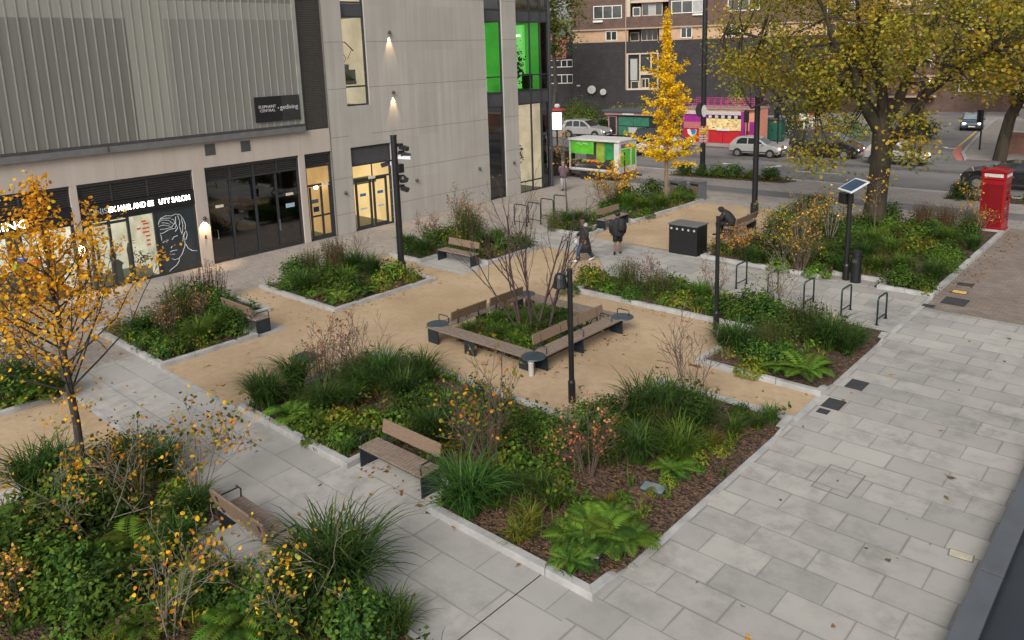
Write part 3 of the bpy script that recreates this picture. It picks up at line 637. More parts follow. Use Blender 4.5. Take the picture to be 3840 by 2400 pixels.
# --- glazed double door in the panelled wall
de = frame('entrance', 21.65, 24.01, 0, 3.96, (), [(3.1, 21.7, 23.9), (2.42, 21.7, 23.9)], .08)
m = MB(); m.box(W-.19, W-.13, 21.73, 23.93, 3.14, 3.88); m.box(W-.13, W-.12, 22.82, 22.9, 2.4, 3.9); part('head_panel', m, 'spandrel', de)
for a, b in ((21.95, 22.66), (22.98, 23.62)):
    m = MB(); m.box(W-.185, W-.12, a-.11, a, .06, 2.38); m.box(W-.185, W-.12, b, b+.11, .06, 2.38); m.box(W-.185, W-.121, a, b, .06, .18); m.box(W-.185, W-.121, a, b, 2.28, 2.38); dr = part('door', m, 'frame_dark', de)
    pane(a, b, .18, 2.28, 'pane_glass', parent=dr)
    m = MB(); m.box(W-.155, W-.15, a+.15, a+.5, 1.58, 1.72); part('door_notice', m, 'blue_sticker', dr)
    m = MB(); m.box(W-.155, W-.15, a+.12, a+.5, .95, 1.02); part('door_notice', m, 'pale_sticker', dr)
pane(23.75, 23.92, .08, 2.38, 'pane_glass', parent=de)
for a, b in ((21.75, 22.78), (22.94, 23.9)): pane(a, b, 2.46, 3.06, 'pane_glass', parent=de)
room('stair_hall', 21.66, 24.0, .02, 3.94, 3, 'lit_yellow')
m = MB(); m.extr([(W-1.6, 21.7, 2.3), (W-1.6, 21.7, 2.75), (W-1.6, 22.85, 2.05), (W-1.6, 22.85, 1.9)], (-1, 0, 0)); m.box(W-1.9, W-1.3, 22.85, 24, 1.95, 2.2); part('stair', m, 'stair_concrete')
m = MB(); m.box(W-.1, W-.04, 22.62, 22.98, 2.37, 2.49); part('door_closer', m, 'closer_cream', de)
m = MB()
for z in (.25, .9, 1.6, 2.35): m.box(W-.11, W-.07, 23.95, 24.0, z, z+.07)
part('door_handle', m, 'steel', de)
# --- tall stair window
w1 = frame('stair_window', 21.64, 22.95, 5.86, 12, (), [(6.74, 21.7, 22.9), (10.5, 21.7, 22.9), (9.86, 21.7, 22.9)], .075)
m = MB(); m.box(W-.19, W-.12, 21.71, 22.88, 9.9, 10.45); part('spandrel_panel', m, 'spandrel', w1)
for z0, z1 in ((5.94, 6.7), (6.78, 9.82), (10.54, 11.9)): pane(21.71, 22.88, z0, z1, 'pane_glass', parent=w1)
room('stair_hall', 21.66, 22.93, 5.88, 9.85, 2.2, 'lit_cream'); room('upper_hall', 21.66, 22.93, 9.95, 11.9, 2., 'lit_cream')
m = MB(); x = W-.5
m.extr([(x, 21.68, 7.75), (x, 22.25, 7.75), (x, 22.25, 7.5), (x, 22.6, 7.5), (x, 22.6, 6.98), (x, 22.0, 7.45), (x, 21.68, 7.45)], (-1.0, 0, 0)); m.box(x-1.0, x, 21.68, 22.62, 6.82, 7.0)
part('stair', m, 'stair_concrete', w1)
m = MB(); m.tube([(x+.02, 21.68, 8.75), (x+.02, 22.1, 8.75), (x+.02, 22.55, 8.35)], .025, 6); m.tube([(x+.02, 21.9, 7.75), (x+.02, 21.9, 8.75)], .028, 6); m.tube([(x+.02, 21.7, 8.5), (x+.02, 21.95, 8.3), (x+.02, 22.1, 8.0), (x+.02, 21.98, 7.85), (x+.02, 21.8, 7.85)], .014, 5); m.tube([(x+.02, 22.45, 8.4), (x+.02, 22.2, 8.0)], .012, 5)
part('handrail', m, 'rail_dark', w1)
# --- green lit office windows
def office(y0, y1, ys, name, panes):
    w = frame(name, y0, y1, 0.0, 12.4, ys, [(z, y0+.05, y1-.05) for z in (.62, 5.12, 5.88, 6.75, 9.72, 10.36)], .07)
    for z0, z1 in ((5.16, 5.84), (9.76, 10.32)):
        m = MB(); m.box(W-.19, W-.13, y0+.06, y1-.06, z0, z1); part('spandrel_panel', m, 'spandrel', w)
    e = [y0]+list(ys)+[y1]
    for a, b, mt in zip(e, e[1:], panes):
        pane(a+.05, b-.05, 5.92, 9.68, 'pane_green', parent=w); pane(a+.05, b-.05, .1, 5.08, mt, parent=w); pane(a+.05, b-.05, 10.4, 12.3, 'pane_pale', parent=w)
    return w
glass('pane_pale', (.55, .62, .62), .3, .05)
o1 = office(30.87, 32.25, (), 'office_window', ['pane_dark']); o2 = office(33.4, 36.3, (34.68, 35.62), 'office_window', ['pane_glass', 'pane_glass', 'pane_dark'])
room('green_office', 30.9, 32.22, 5.9, 9.7, 2.5, 'lit_green', floor='plant_dark'); room('green_office', 33.43, 35.6, 5.9, 9.7, 2.5, 'lit_green', floor='plant_dark')
emit('falloff_olive', (.16, .34, .03), .24, .5, .9, (.05, .1, .03))
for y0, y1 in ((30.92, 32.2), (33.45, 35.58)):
    m = MB(); m.box(W-2.7, W-2.3, y0, y1, 5.95, 7.5); part('falloff_block', m, 'falloff_olive')  # added glowing block: lamp falloff on the lower back wall put into colour
room('dark_room', 35.62, 36.28, 5.9, 9.7, 2, 'shop_dark', floor='shop_dark'); room('dark_room', 30.9, 32.22, .05, 5.1, 2, 'shop_dark', floor='shop_dark')
room('lit_cafe', 33.43, 35.6, .05, 5.1, 2.4, 'lit_cream'); room('dark_room', 35.62, 36.28, .05, 5.1, 2, 'shop_dark', floor='shop_dark')
for y0, y1 in ((30.9, 32.22), (33.43, 35.6)): room('office_above', y0, y1, 10.38, 12.3, 2, 'channel_light')
for y in (31.95, 35.3):
    m = MB(); m.box(W-1.9, W-1.2, y, y+.2, 5.95, 9.6); part('lit_column', m, 'lit_green_pale')
for y0, y1, z in ((30.95, 31.3, 9.25), (33.45, 34.5, 9.2), (33.5, 34.5, 8.9), (34.75, 35.1, 8.95)):
    m = MB(); m.box(W-1.5, W-1.2, y0, y1, z, z+.09); part('ceiling_lamp', m, 'lit_white')
m = MB(); n = 260; P = rng.normal(size=(n, 3))*[.2, .22, .5]+[W-.7, 34.1, 7.3]; m.leaves(P, rng.normal(size=(n, 3)), rng.uniform(.12, .25, n), np.tile([.02, .035, .012], (n, 1)))
m.tube([(W-.7, 34.1, 5.95), (W-.7, 34.1, 7.0)], .05, 6)
n = 90; P = rng.normal(size=(n, 3))*[.15, .15, .25]+[W-.7, 34.15, 2.2]; m.leaves(P, rng.normal(size=(n, 3)), rng.uniform(.1, .2, n), np.tile([.03, .05, .02], (n, 1))); part('house_plant', m, 'leaf')
m = MB(); m.lathe([(.16, 0), (.2, .5), (.2, .9), (.11, 1.0), (.11, 1.15), (.02, 1.25)], (W-.9, 31.1, 5.95), 10); part('office_chair', m, 'plant_dark')
for q in ((W-.9, W-.5, 34.8, 35.3, 5.95, 6.8), (W-1.0, W-.5, 30.95, 31.45, .05, 1.2), (W-1, W-.5, 31.5, 32, .05, 1.0), (W-1.9, W-1.4, 33.6, 35.0, .1, 1.0)):
    m = MB(); m.box(*q); part('desk', m, 'plant_dark')
pm('wood_panel', (.25, .10, .035), .6, .2, 3); m = MB(); m.box(W-2.5, W-2.4, 34.8, 35.4, 2.6, 4.9); part('wood_panel', m, 'wood_panel')
m = MB(); m.box(W-.3, W, 36.3, 36.42, 0, 12.4); m.box(W-12, W-.3, 36.3, 36.40, 0, 12.4); part('end_wall', m, 'spandrel')
# --- wall lamps: lit down-lighters with real spots, and small unlit bulkheads
LAMPS = [(14.3, 1.93, 1, 'pier between the salon and the dark shop'), (9.72, 1.97, 1, 'pier left of the salon'), (24.3, 9.12, 0, 'pale panelled wall beside the stair window'), (24.32, 6.32, 0, 'pale panelled wall lower down')]
for y, z, low, where in LAMPS:
    t = thing('wall_lamp', 'lit wall lamp throwing light down the '+where, 'lamp', (W, y, z), 0, 'lit wall lamps')
    m = MB(); m.lathe([(.055, -.02), (.075, -.02), (.075, .05), (.05, .1), (.02, .12)], (.085, 0, 0), 12); m.box(0, .07, -.03, .03, 0, .06); m.build('lamp_shade', 'frame_dark', t)
    m = MB(); m.lathe([(.045, -.015), (.05, -.004)], (.085, 0, 0), 12); m.build('bulb', 'lamp_warm', t)
    l = bpy.data.lights.new('lamp_light', 'SPOT'); l.energy = 120 if not low else 110; l.spot_size = R_(46 if not low else 90); l.spot_blend = .6; l.color = (1, .68, .38); l.shadow_soft_size = .03
    lo = bpy.data.objects.new('lamp_light', l); C.objects.link(lo); lo.parent = t; lo.location = (.10, 0, -.03); lo.rotation_euler = (0, R_(6), 0)
for y, z in ((21.15, 1.95), (25.5, 1.93), (30.03, 1.92), (32.85, 1.9)):
    t = thing('bulkhead_lamp', {21: 'small unlit bulkhead lamp left of the glazed entrance', 25: 'small unlit bulkhead lamp right of the glazed entrance', 30: 'small unlit bulkhead lamp left of the single tall green window', 32: 'small unlit bulkhead lamp between the two tall green windows'}[int(y)], 'lamp', (W, y, z), 0, 'unlit bulkhead lamps on the pale wall')
    m = MB(); m.ell((.05, 0, 0), (.07, .09, .08), 10, 6); m.build('lamp_body', 'vent_grey', t); m = MB(); m.lathe([(.055, -.09), (.06, -.06), (.05, -.05)], (.06, 0, 0), 10); m.build('lamp_rim', 'frame_dark', t)
c1 = thing('security_camera', 'black camera on the pier above the salon door', 'camera', (W, 9.9, 3.0))
m = MB(); m.box(0, .12, -.04, .04, -.1, .1); m.build('bracket', 'frame_dark', c1); m = MB(); m.beam((.1, 0, 0), (.25, .22, -.1), .09, .09); m.cyl((.24, .2, -.1), (.28, .26, -.12), .05, .06, 8); m.build('camera_body', 'frame_dark', c1)
c1 = thing('alarm_box', 'small dark entry box on the pier right of the face mural', 'box', (W, 14.3, 1.2)); m = MB(); m.box(0, .03, -.03, .03, -.07, .07); m.build('box_body', 'frame_dark', c1); m = MB(); m.box(.03, .034, -.015, .015, .0, .04); m.build('button', 'steel', c1)
# ------------------------------------------------------------------ seats, posts, bins and other street furniture
def woodmat(name, a, b_, ang=0.):
    m, nt, b = _nt(name); v = obj_co(nt)
    mp = nt.nodes.new('ShaderNodeMapping'); mp.inputs['Scale'].default_value = (3, 3, 22); mp.inputs['Rotation'].default_value = (0, 0, ang); lk(nt, v, mp.inputs['Vector'])
    c = mixrgb(nt, ramp(nt, noise(nt, mp.outputs[0], 3, 5, .65), .3, .7), a, b_); lk(nt, c, b.inputs['Base Color']); b.inputs['Roughness'].default_value = .7; MATS[name] = m
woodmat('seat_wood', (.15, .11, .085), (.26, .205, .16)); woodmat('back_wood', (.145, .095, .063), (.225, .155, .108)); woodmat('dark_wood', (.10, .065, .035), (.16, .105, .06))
pm('navy_steel', (.022, .03, .04), .45, .2, 6, 0, .3); pm('plate_steel', (.06, .085, .105), .4, .15, 5, 0, .5); pm('post_black', (.010, .0105, .012), .4, .25, 5)
pm('hoop_green', (.02, .045, .045), .35, .2, 8, 0, .4); pm('grate_dark', (.035, .036, .042), .6, .2, 12, .1); pm('grey_bin', (.13, .14, .15), .4, .15, 6, 0, .3)
def slatted(m, x0, x1, y0, y1, z, n, th=.04, along='x'):
    """boards across a seat (they run front to back)"""
    L = (x1-x0)/n
    for k in range(n): m.box(x0+k*L+.006, x0+(k+1)*L-.006, y0, y1, z-th, z)
def bench(label, loc, rz, L=1.85):
    """facing local -y; seat in the xy plane centred on the origin"""
    t = thing('park_bench', label, 'bench', loc, rz, 'benches set into the planting beds')
    m = MB(); slatted(m, -L/2, L/2, -.26, .22, .46, 22); m.build('seat', 'seat_wood', t, bevel=.004)
    m = MB(); M_ = Matrix.Rotation(R_(-12), 4, 'X'); M_.translation = (0, .26, .6); m.box(-L/2+.12, L/2-.03, -.02, .02, .0, .27, 0, M_); m.build('backrest', 'back_wood', t, bevel=.008)
    for s in (-1, 1):
        m = MB(); m.box(s*L/2-.03*(s > 0)-.0*(s < 0), s*L/2+.03*(s < 0), -.25, .21, .0, .415); m.build('leg', 'navy_steel', t)
        m = MB(); x = s*(L/2-.03); m.tube([(x, -.22, .44), (x, -.235, .6), (x, -.2, .655), (x, .12, .655), (x, .24, .62)], .016, 6); m.build('armrest', 'navy_steel', t)
        m = MB(); x = s*(L/2-.25); m.beam((x, .2, .40), (x, .33, .80), .05, .012); m.build('bracket', 'navy_steel', t)
    m = MB(); m.box(-L/2+.04, L/2-.04, -.22, -.18, .37, .415); m.box(-L/2+.04, L/2-.04, .14, .18, .37, .415); m.build('seat_frame', 'navy_steel', t)
    return t
bench('wooden slat bench recessed in the front kerb of the large bed, facing the near path', (-11.05, 8.68, 0), 0)
bench('wooden slat bench seen from behind its backrest among the near orange shrubs', (-11.25, 5.75, 0), R_(180))
bench('wooden bench showing its dark end panel, at the bed beyond the yellow street tree', (-21.55, 11.42, 0), R_(180))
bench('wooden bench standing on a pale slab before the lit entrance bed, facing the camera', (-21.6, 20.55, 0), 0)
bench('wooden bench set in the golden tree bed, beside the walker in black', (-20.35, 29.3, 0), R_(90), 1.9)
bench('wooden bench with the crouched person in black sitting on it', (-14.85, 31.05, 0), R_(-90), 2.2)
# the square seat round the multi-stemmed tree
q = thing('square_bench', 'square ring of wooden bench seats around the bare multi-stemmed tree', 'bench', (-14.05, 16, 0))
x0, x1, y0, y1 = -16.1, -12.0, 13.9, 18.1; wd = .48
for (a, b, c, d_, n, al) in ((x0, x1-.42, y0, y0+wd, 44, 'x'), (x0+.42, x1-.42, y1-wd, y1, 40, 'x')):
    m = MB(); slatted(m, a, b, c, d_, .47, n); m.build('seat', 'seat_wood', q, world=True)
for (a, b) in ((x0, x0+wd), (x1-wd, x1)):
    m = MB(); Ly = (y1-y0-.8)/42
    for k in range(42): m.box(a, b, y0+.42+k*Ly+.006, y0+.42+(k+1)*Ly-.006, .43, .47)
    m.build('seat', 'seat_wood', q, world=True)
for xx, s in ((x0+wd+.03, -1), (x1-wd-.03, 1)):
    for ya, yb in ((y0+.52, y0+1.95), (y0+2.12, y0+3.6)):
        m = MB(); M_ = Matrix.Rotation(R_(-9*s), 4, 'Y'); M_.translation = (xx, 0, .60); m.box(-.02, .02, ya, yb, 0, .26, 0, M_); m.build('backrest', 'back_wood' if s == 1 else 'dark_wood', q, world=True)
        for yy in (ya+.3, yb-.3):
            m = MB(); m.beam((xx+s*.03, yy, .42), (xx-s*.03, yy, .8), .012, .05, up=(1, 0, 0)); m.build('bracket', 'navy_steel', q, world=True)
for (a, b, c, d_) in ((x0+.02, x0+.44, y0+.06, y0+.09), (-14.6, -14.2, y0+.05, y0+.08), (-12.75, -12.35, y0+.2, y0+.23), (x1-.45, x1-.04, y0+.5, y0+.53), (x1-.45, x1-.02, 15.9, 15.93), (x1-.45, x1-.02, 17.75, 17.78), (x0+.02, x0+.44, 15.9, 15.93), (x0+.02, x0+.44, 17.6, 17.63), (-15.6, -15.57, y1-.44, y1-.04), (-14.2, -14.17, y1-.44, y1-.04), (-12.6, -12.57, y1-.44, y1-.04)):
    m = MB(); m.box(a, b, c, d_, 0, .425); m.build('leg', 'navy_steel', q, world=True)
for cx, cy in ((x0+.12, y0+.36), (x1-.2, y0+.16), (x1-.1, y1-.2), (x0+.3, y1-.2)):
    m = MB(); m.lathe([(.02, .455), (.31, .455), (.32, .47), (.31, .485), (.02, .485)], (cx, cy, 0), 20); m.build('corner_plate', 'plate_steel', q, world=True)
for (xx, yy, al) in ((x0+.1, y0+.62, 'x'), (x0+.2, y0+1.25, 'x'), (x1-.24, y0+.48, 'x'), (x1-.24, y0+2.05, 'x'), (x1-.3, y1-.75, 'x'), (x1-.15, y1-.1, 'x'), (x0+.24, y0+2.9, 'x')):
    m = MB(); m.tube([(xx-.2, yy, .46), (xx-.2, yy, .62), (xx-.16, yy, .66), (xx+.16, yy, .66), (xx+.2, yy, .62), (xx+.2, yy, .46)], .014, 6); m.build('armrest', 'navy_steel', q, world=True)
pm('galv_post', (.42, .40, .36), .5, .1)
b_ = thing('bollard', 'short pale post with a white cap under the near corner plate of the square bench', 'post', (-12.2, 13.95, 0))
m = MB(); m.cyl((0, 0, 0), (0, 0, .40), .07, .07, 12); m.build('post', 'galv_post', b_); m = MB(); m.lathe([(.075, .33), (.08, .34), (.08, .41), (.02, .43)], n=12); m.build('cap', 'white_paint', b_)
# posts
def post(label, loc, h, r, parts, name='lamp_post', cat='post', group=None, mat='post_black'):
    t = thing(name, label, cat, loc, 0, group)
    m = MB(); m.cyl((0, 0, 0), (0, 0, h), r, r*.92, 14); m.lathe([(r*1.35, 0), (r*1.35, .5), (r*1.05, .56)], n=14); m.build('pole', mat, t)
    m = MB(); m.lathe([(r*.9, h), (r*1.05, h+.01), (r*1.0, h+.05), (.01, h+.06)], n=14); m.build('cap', mat, t)
    if parts: parts(t, h, r)
    return t
def camera_parts(t, h, r):
    pm('camera_white', (.62, .64, .68), .35, .1)
    for x, y, z, dx, dy in ((.22, .1, -.35, .3, .1), (-.2, -.12, -.95, -.2, -.2), (.2, .16, -.62, .25, .2), (.2, .1, -1.5, .2, .1), (.22, .06, -1.85, .24, .1)):
        m = MB(); m.beam((0, 0, h+z), (x, y, h+z), .05, .05); m.build('bracket', 'post_black', t)
        m = MB(); m.beam((x, y, h+z-.02), (x+dx, y+dy, h+z-.10), .17, .15); m.box(x-.08, x+.08, y-.08, y+.08, h+z-.02, h+z+.1); m.build('floodlight', 'post_black', t)
    m = MB(); m.beam((.1, .1, h-.75), (.5, .35, h-.78), .16, .12); m.build('camera_housing', 'camera_white', t)
    m = MB(); m.lathe([(.02, h-1.7), (.13, h-1.68), (.15, h-1.55), (.10, h-1.45), (.02, h-1.42)], (.24, .14, 0), 12); m.build('dome_camera', 'post_black', t)
    m = MB(); m.box(.02, .25, -.02, .2, h-1.32, h-1.0); m.build('control_box', 'post_black', t)
    m = MB(); m.box(-.13, -.07, -.13, -.05, h-1.05, h-.9); m.build('sensor', 'camera_white', t)
post('tall black post carrying cameras and floodlights beside the square bed', (-22.06, 18.04, 0), 5.2, .125, camera_parts)
def bell_lamp(t, h, r):
    m = MB(); m.beam((0, 0, h-.14), (-.12, -.1, h-.1), .05, .05); m.build('bracket', 'post_black', t)
    m = MB(); m.lathe([(.17, -.22), (.175, -.2), (.13, .02), (.1, .09), (.02, .12)], (-.17, -.14, h-.16), 14); m.build('lamp_shade', 'post_black', t, smooth=False)
    pm('lens_dull', (.2, .2, .19), .3, .1); m = MB(); m.lathe([(.15, -.215), (.15, -.2)], (-.17, -.14, h-.16), 14); m.build('lens', 'lens_dull', t)
post('slim black post with a bell-shaped lamp, behind the largest bed', (-10.45, 13.36, 0), 3.17, .065, bell_lamp)
def small_bracket(t, h, r):
    m = MB(); m.box(-.05, .05, -.05, .05, h-.25, h-.12); m.build('collar', 'post_black', t)
post('slim plain black post at the inner corner of the L-shaped bed', (-10.1, 19.71, 0), 3.29, .062, small_bracket)
post('black post rising behind the crouched person, left edge of the plane tree bed', (-16.19, 35.28, 0), 5.6, .14, None)
def sign_parts(t, h, r):
    pm('sign_pale', (.42, .40, .38), .5, .1)
    m = MB(); m.lathe([(.02, -.03), (.33, -.03), (.33, .03), (.02, .03)], n=18); o = m.build('round_sign', 'post_black', t, loc=(-.22, -.1, 4.05), rot=(R_(90), 0, R_(30))); o.scale = (.8, 1.35, 1)
    m = MB(); m.lathe([(.02, -.03), (.30, -.03), (.30, .03), (.02, .03)], n=18); o = m.build('round_sign', 'sign_pale', t, loc=(.12, -.14, 4.0), rot=(R_(90), 0, R_(42))); o.scale = (.55, 1.3, 1)
    m = MB(); m.box(-.32, .3, -.16, -.13, 1.95, 3.05); m.build('sign_plate', 'pink_plate', t, rot=(0, 0, R_(42)))
    m = MB()
    for k in range(6): m.box(-.27, .25 if k % 2 else .2, -.165, -.161, 2.05+k*.16, 2.12+k*.16)
    m.build('print', 'sign_pale', t, rot=(0, 0, R_(42)))
pm('pink_plate', (.42, .13, .12), .5, .2, 6)
post('tallest black street-light column, beyond the golden tree by the road, with round signs', (-24.5, 45.5, 0), 11, .17, sign_parts, 'street_light', 'street light')
s_ = post('black post with a tilted solar panel, in the notch of the plane tree bed', (-8.91, 26.78, 0), 3.2, .085, None, 'solar_post')
pm('solar_blue', (.045, .085, .15), .25, .2, 3, 0, .2, .6); pm('solar_frame', (.62, .64, .66), .4, .1)
M_ = Matrix.Rotation(R_(-42), 4, 'Z') @ Matrix.Rotation(R_(28), 4, 'X'); M_.translation = (.12, -.1, 3.3)
m = MB(); M2 = M_.copy(); m.box(-.42, .42, -.36, .36, -.02, .02, 0, M2); m.build('panel_frame', 'solar_frame', s_); m = MB(); m.box(-.36, .36, -.30, .30, .02, .028, 0, M2); m.build('solar_panel', 'solar_blue', s_)
m = MB(); m.box(-.48, -.06, -.16, .18, 2.62, 2.98, 0, Matrix.Rotation(R_(-42), 4, 'Z')); m.build('battery_box', 'post_black', s_, bevel=.02)
l_ = thing('litter_bin', 'round black bollard-like bin standing beside the solar post', 'bin', (-8.55, 26.68, 0)); m = MB(); m.lathe([(.17, 0), (.17, .86), (.15, .88), (.15, .94), (.17, .95), (.17, 1.06), (.12, 1.09), (.01, 1.1)], n=18); m.build('body', 'post_black', l_, smooth=False); m = MB(); m.box(-.08, .08, -.178, -.165, .7, .82); m.build('opening', 'grate_dark', l_)
cb = thing('storage_box', 'large black box cabinet with a row of holes at the plane tree bed', 'cabinet', (-15.1, 26.95, 0)); m = MB(); m.box(-.62, .62, -.42, .42, 0, 1.16); m.build('body', 'post_black', cb, bevel=.02)
m = MB(); m.box(-.65, .65, -.45, .45, 1.16, 1.21); m.build('lid', 'grey_bin', cb, bevel=.01)
for k in range(5):
    m = MB(); m.lathe([(.045, 0), (.045, .012)], n=10); m.build('air_hole', 'sign_pale', cb, loc=(-.5+k*.25, -.422, 1.02), rot=(R_(90), 0, 0))
for k, (x, y, lab) in enumerate(((-21.35, 36.95, 'left of the pair'), (-20.3, 37.25, 'right of the pair'))):
    t = thing('litter_bin', 'wood-fronted grey litter bin behind the golden tree, '+lab, 'bin', (x, y, 0), R_(-15), 'pair of wooden litter bins')
    m = MB(); m.box(-.36, .36, -.28, .28, 0, .93); m.build('body', 'grey_bin', t, bevel=.02)
    m = MB(); 
    for j in range(5): m.box(-.28+j*.105, -.28+j*.105+.095, -.30, -.282, .06, .72)
    m.build('front_board', 'dark_wood', t); m = MB(); m.box(-.28, .28, -.296, -.282, .76, .86); m.build('opening', 'post_black', t); m = MB(); m.box(-.38, .38, -.3, .3, .93, .97); m.build('lid', 'grey_bin', t)
# cycle hoops
def hoop(label, x, y, rz, grp, mat, H=.82, Wd=.72):
    t = thing('cycle_hoop', label, 'cycle stand', (x, y, 0), rz, grp)
    m = MB(); h2 = Wd/2; rr = .1
    pts = [(-h2, 0, 0), (-h2, 0, H-rr)]+[(-h2+rr*(1-math.cos(a)), 0, H-rr+rr*math.sin(a)) for a in (R_(30), R_(60), R_(90))]+[(h2-rr*(1-math.cos(a)), 0, H-rr+rr*math.sin(a)) for a in (R_(90), R_(60), R_(30))]+[(h2, 0, H-rr), (h2, 0, 0)]
    m.tube(pts, .027, 8); m.build('hoop', mat, t, smooth=True)
    m = MB(); m.cyl((-h2, 0, .17), (h2, 0, .17), .02, .02, 8); m.build('lower_bar', mat, t)
    for s in (-1, 1):
        m = MB(); m.lathe([(.06, 0), (.06, .012), (.03, .02)], (s*h2, 0, 0), 10); m.build('base_plate', mat, t)
for k, (x, y) in enumerate(((-11.4, 24.0), (-10.12, 23.6), (-8.85, 23.35), (-7.7, 23.3), (-6.62, 23.1))):
    hoop(['green cycle hoop farthest left in the row by the plane tree bed', 'green cycle hoop second from the left, mostly behind the L-shaped bed plants', 'green cycle hoop in the middle of the row, behind the grey-stemmed shrub', 'green cycle hoop second from the walkway end of the row', 'green cycle hoop nearest the walkway, fully in the open'][k], x, y, R_(88), 'green cycle hoops beside the L-shaped bed', 'hoop_green')
for k, (x, y) in enumerate(((-24.0, 27.0), (-23.75, 27.72), (-23.85, 28.8), (-23.9, 29.9))):
    hoop(['grey cycle hoop nearest the camera before the shop wall', 'grey cycle hoop second in the row before the shop wall', 'grey cycle hoop third in the row before the shop wall', 'grey cycle hoop farthest in the row before the shop wall'][k], x, y, 0, 'grey cycle hoops before the shop wall', 'hoop_green', 1.0, .78)
# red telephone kiosk, seen from its closed back
def redmat(name, c): pm(name, c, .35, .12, 2, 0, 0, .5, .2)
redmat('kiosk_red', (.29, .005, .01)); redmat('kiosk_red_dark', (.17, .003, .007)); pm('kiosk_opal', (.55, .53, .52), .4, .12, 10)
k_ = thing('telephone_kiosk', 'classic red telephone kiosk with a domed roof beside the walkway bed', 'phone box', (-6.6, 37.65, 0), R_(-4))
m = MB(); m.box(-.47, .47, -.47, .47, 0, .1); m.box(-.44, .44, -.44, .44, .1, 2.2); m.build('body', 'kiosk_red', k_, bevel=.01)
m = MB(); m.box(-.38, .38, -.452, -.442, .2, 2.0); m.build('back_panel', 'kiosk_red_dark', k_)
for s in (0, 1):
    m = MB()
    for z in np.arange(.5, 2.0, .25): m.box(.442, .455, -.34, .34, z, z+.03)
    for y in (-.34, -.2, .17, .31): m.box(.442, .456, y, y+.03, .35, 2.03)
    o = m.build('side_window', 'kiosk_red', k_, rot=(0, 0, R_(90*s)))
    m = MB(); m.box(.440, .4425, -.33, .33, .4, 2.0); m.build('window_glass', 'pane_dark', o)
m = MB(); m.box(-.49, .49, -.49, .49, 2.2, 2.26); m.box(-.46, .46, -.46, .46, 2.26, 2.48); m.build('fascia', 'kiosk_red', k_, bevel=.01)
for s in (0, 1, 3):
    m = MB(); m.box(-.35, .35, -.468, -.4605, 2.30, 2.44); m.build('sign_panel', 'kiosk_opal', k_, rot=(0, 0, R_(90*s)))
m = MB(); n = 12
def ridge(s): 
    rings = []
    for i in range(9):
        u = -1+i/4; rings.append([(u*.5, v*.5, 2.48+.05+.22*(1-u*u*.98)*(.3+.7*(1-abs(v)**2.2))) for v in np.linspace(-1, 1, 9)])
    return rings
for rr in (0,):
    g = np.linspace(-1, 1, 11); V = [(x*.5, y*.5, 2.50+.24*math.sqrt(max(0, 1-.72*max(abs(x), abs(y))**2))-.10) for x in g for y in g]
    F = [(i*11+j, (i+1)*11+j, (i+1)*11+j+1, i*11+j+1) for i in range(10) for j in range(10)]; m.add(V, F)
    edge = [(x, y) for x, y in [(-.5, -.5), (.5, -.5), (.5, .5), (-.5, .5)]]
    m.box(-.5, .5, -.5, .5, 2.482, 2.52)
for s in range(4):
    a = R_(90*s); P = [(x*.5, -.5, 2.52+.12*(1-x*x)) for x in np.linspace(-1, 1, 11)]+[(.5, -.5, 2.5), (-.5, -.5, 2.5)]
    Rz = Matrix.Rotation(a, 3, 'Z'); m.extr([Rz @ Vector(p) for p in P], Rz @ Vector((0, .03, 0)))
m.build('domed_roof', 'kiosk_red', k_)
# covers let into the ground
def cover(name, label, cat, x, y, sx, sy, mat, z=.004, th=.006, rz=0., cut=0):
    t = thing(name, label, cat, (x, y, 0), rz); m = MB(); m.box(-sx/2, sx/2, -sy/2, sy/2, z, z+th); m.build('lid', mat, t)
    m = MB()
    for a, b, c, d_ in ((-sx/2-.02, sx/2+.02, -sy/2-.02, -sy/2), (-sx/2-.02, sx/2+.02, sy/2, sy/2+.02), (-sx/2-.02, -sx/2, -sy/2, sy/2), (sx/2, sx/2+.02, -sy/2, sy/2)): m.box(a, b, c, d_, z, z+th+.003)
    m.build('frame', 'grate_dark' if mat != 'joint_pale' else 'joint', t)
    if cut:
        m = MB()
        for k in range(cut): y_ = -sy/2+(k+.5)*sy/cut; m.box(-sx/2+.03, sx/2-.03, y_-.012, y_+.012, z+th, z+th+.004)
        m.build('grating_bar', 'ledge_dark', t)
    return t
cover('drain_cover', 'dark square drain cover, farther of the two facing the gravel outlet', 'drain cover', -5.68, 18.25, .36, .52, 'grate_dark', cut=6)
cover('drain_cover', 'dark square drain cover, nearer of the two facing the gravel outlet', 'drain cover', -5.73, 16.9, .36, .5, 'grate_dark', cut=6)
cover('drain_cover', 'smallest dark cover, just in front of the nearer square drain', 'drain cover', -5.78, 16.4, .2, .2, 'grate_dark')
cover('drain_cover', 'widest dark cover on the walkway, at the corner of the plane tree bed', 'drain cover', -5.42, 26.3, .62, .72, 'grate_dark', cut=8)
cover('access_cover', 'small grey cover where the cycle hoop paving meets the walkway', 'cover', -5.95, 25.4, .3, .22, 'grate_dark')
cover('access_cover', 'yellow marked cover at the edge of the brown setts', 'cover', -5.55, 27.4, .4, .32, 'yellow_paint')
cover('access_cover', 'grey cover beside the yellow marked cover', 'cover', -5.6, 28.4, .42, .3, 'grate_dark')
MATS['joint_pale'] = MATS['granite']
cover('access_cover', 'slab-filled square access cover with a thin outline on the walkway', 'cover', -4.5, 13.75, .62, .95, 'joint_pale', z=0)
pm('tank_cover', (.17, .21, .20), .6, .3, 6); cover('access_cover', 'grey-green cover lying in the bark of the largest bed', 'cover', -6.95, 11.25, .42, .3, 'tank_cover', z=.09, th=.03, rz=.2)
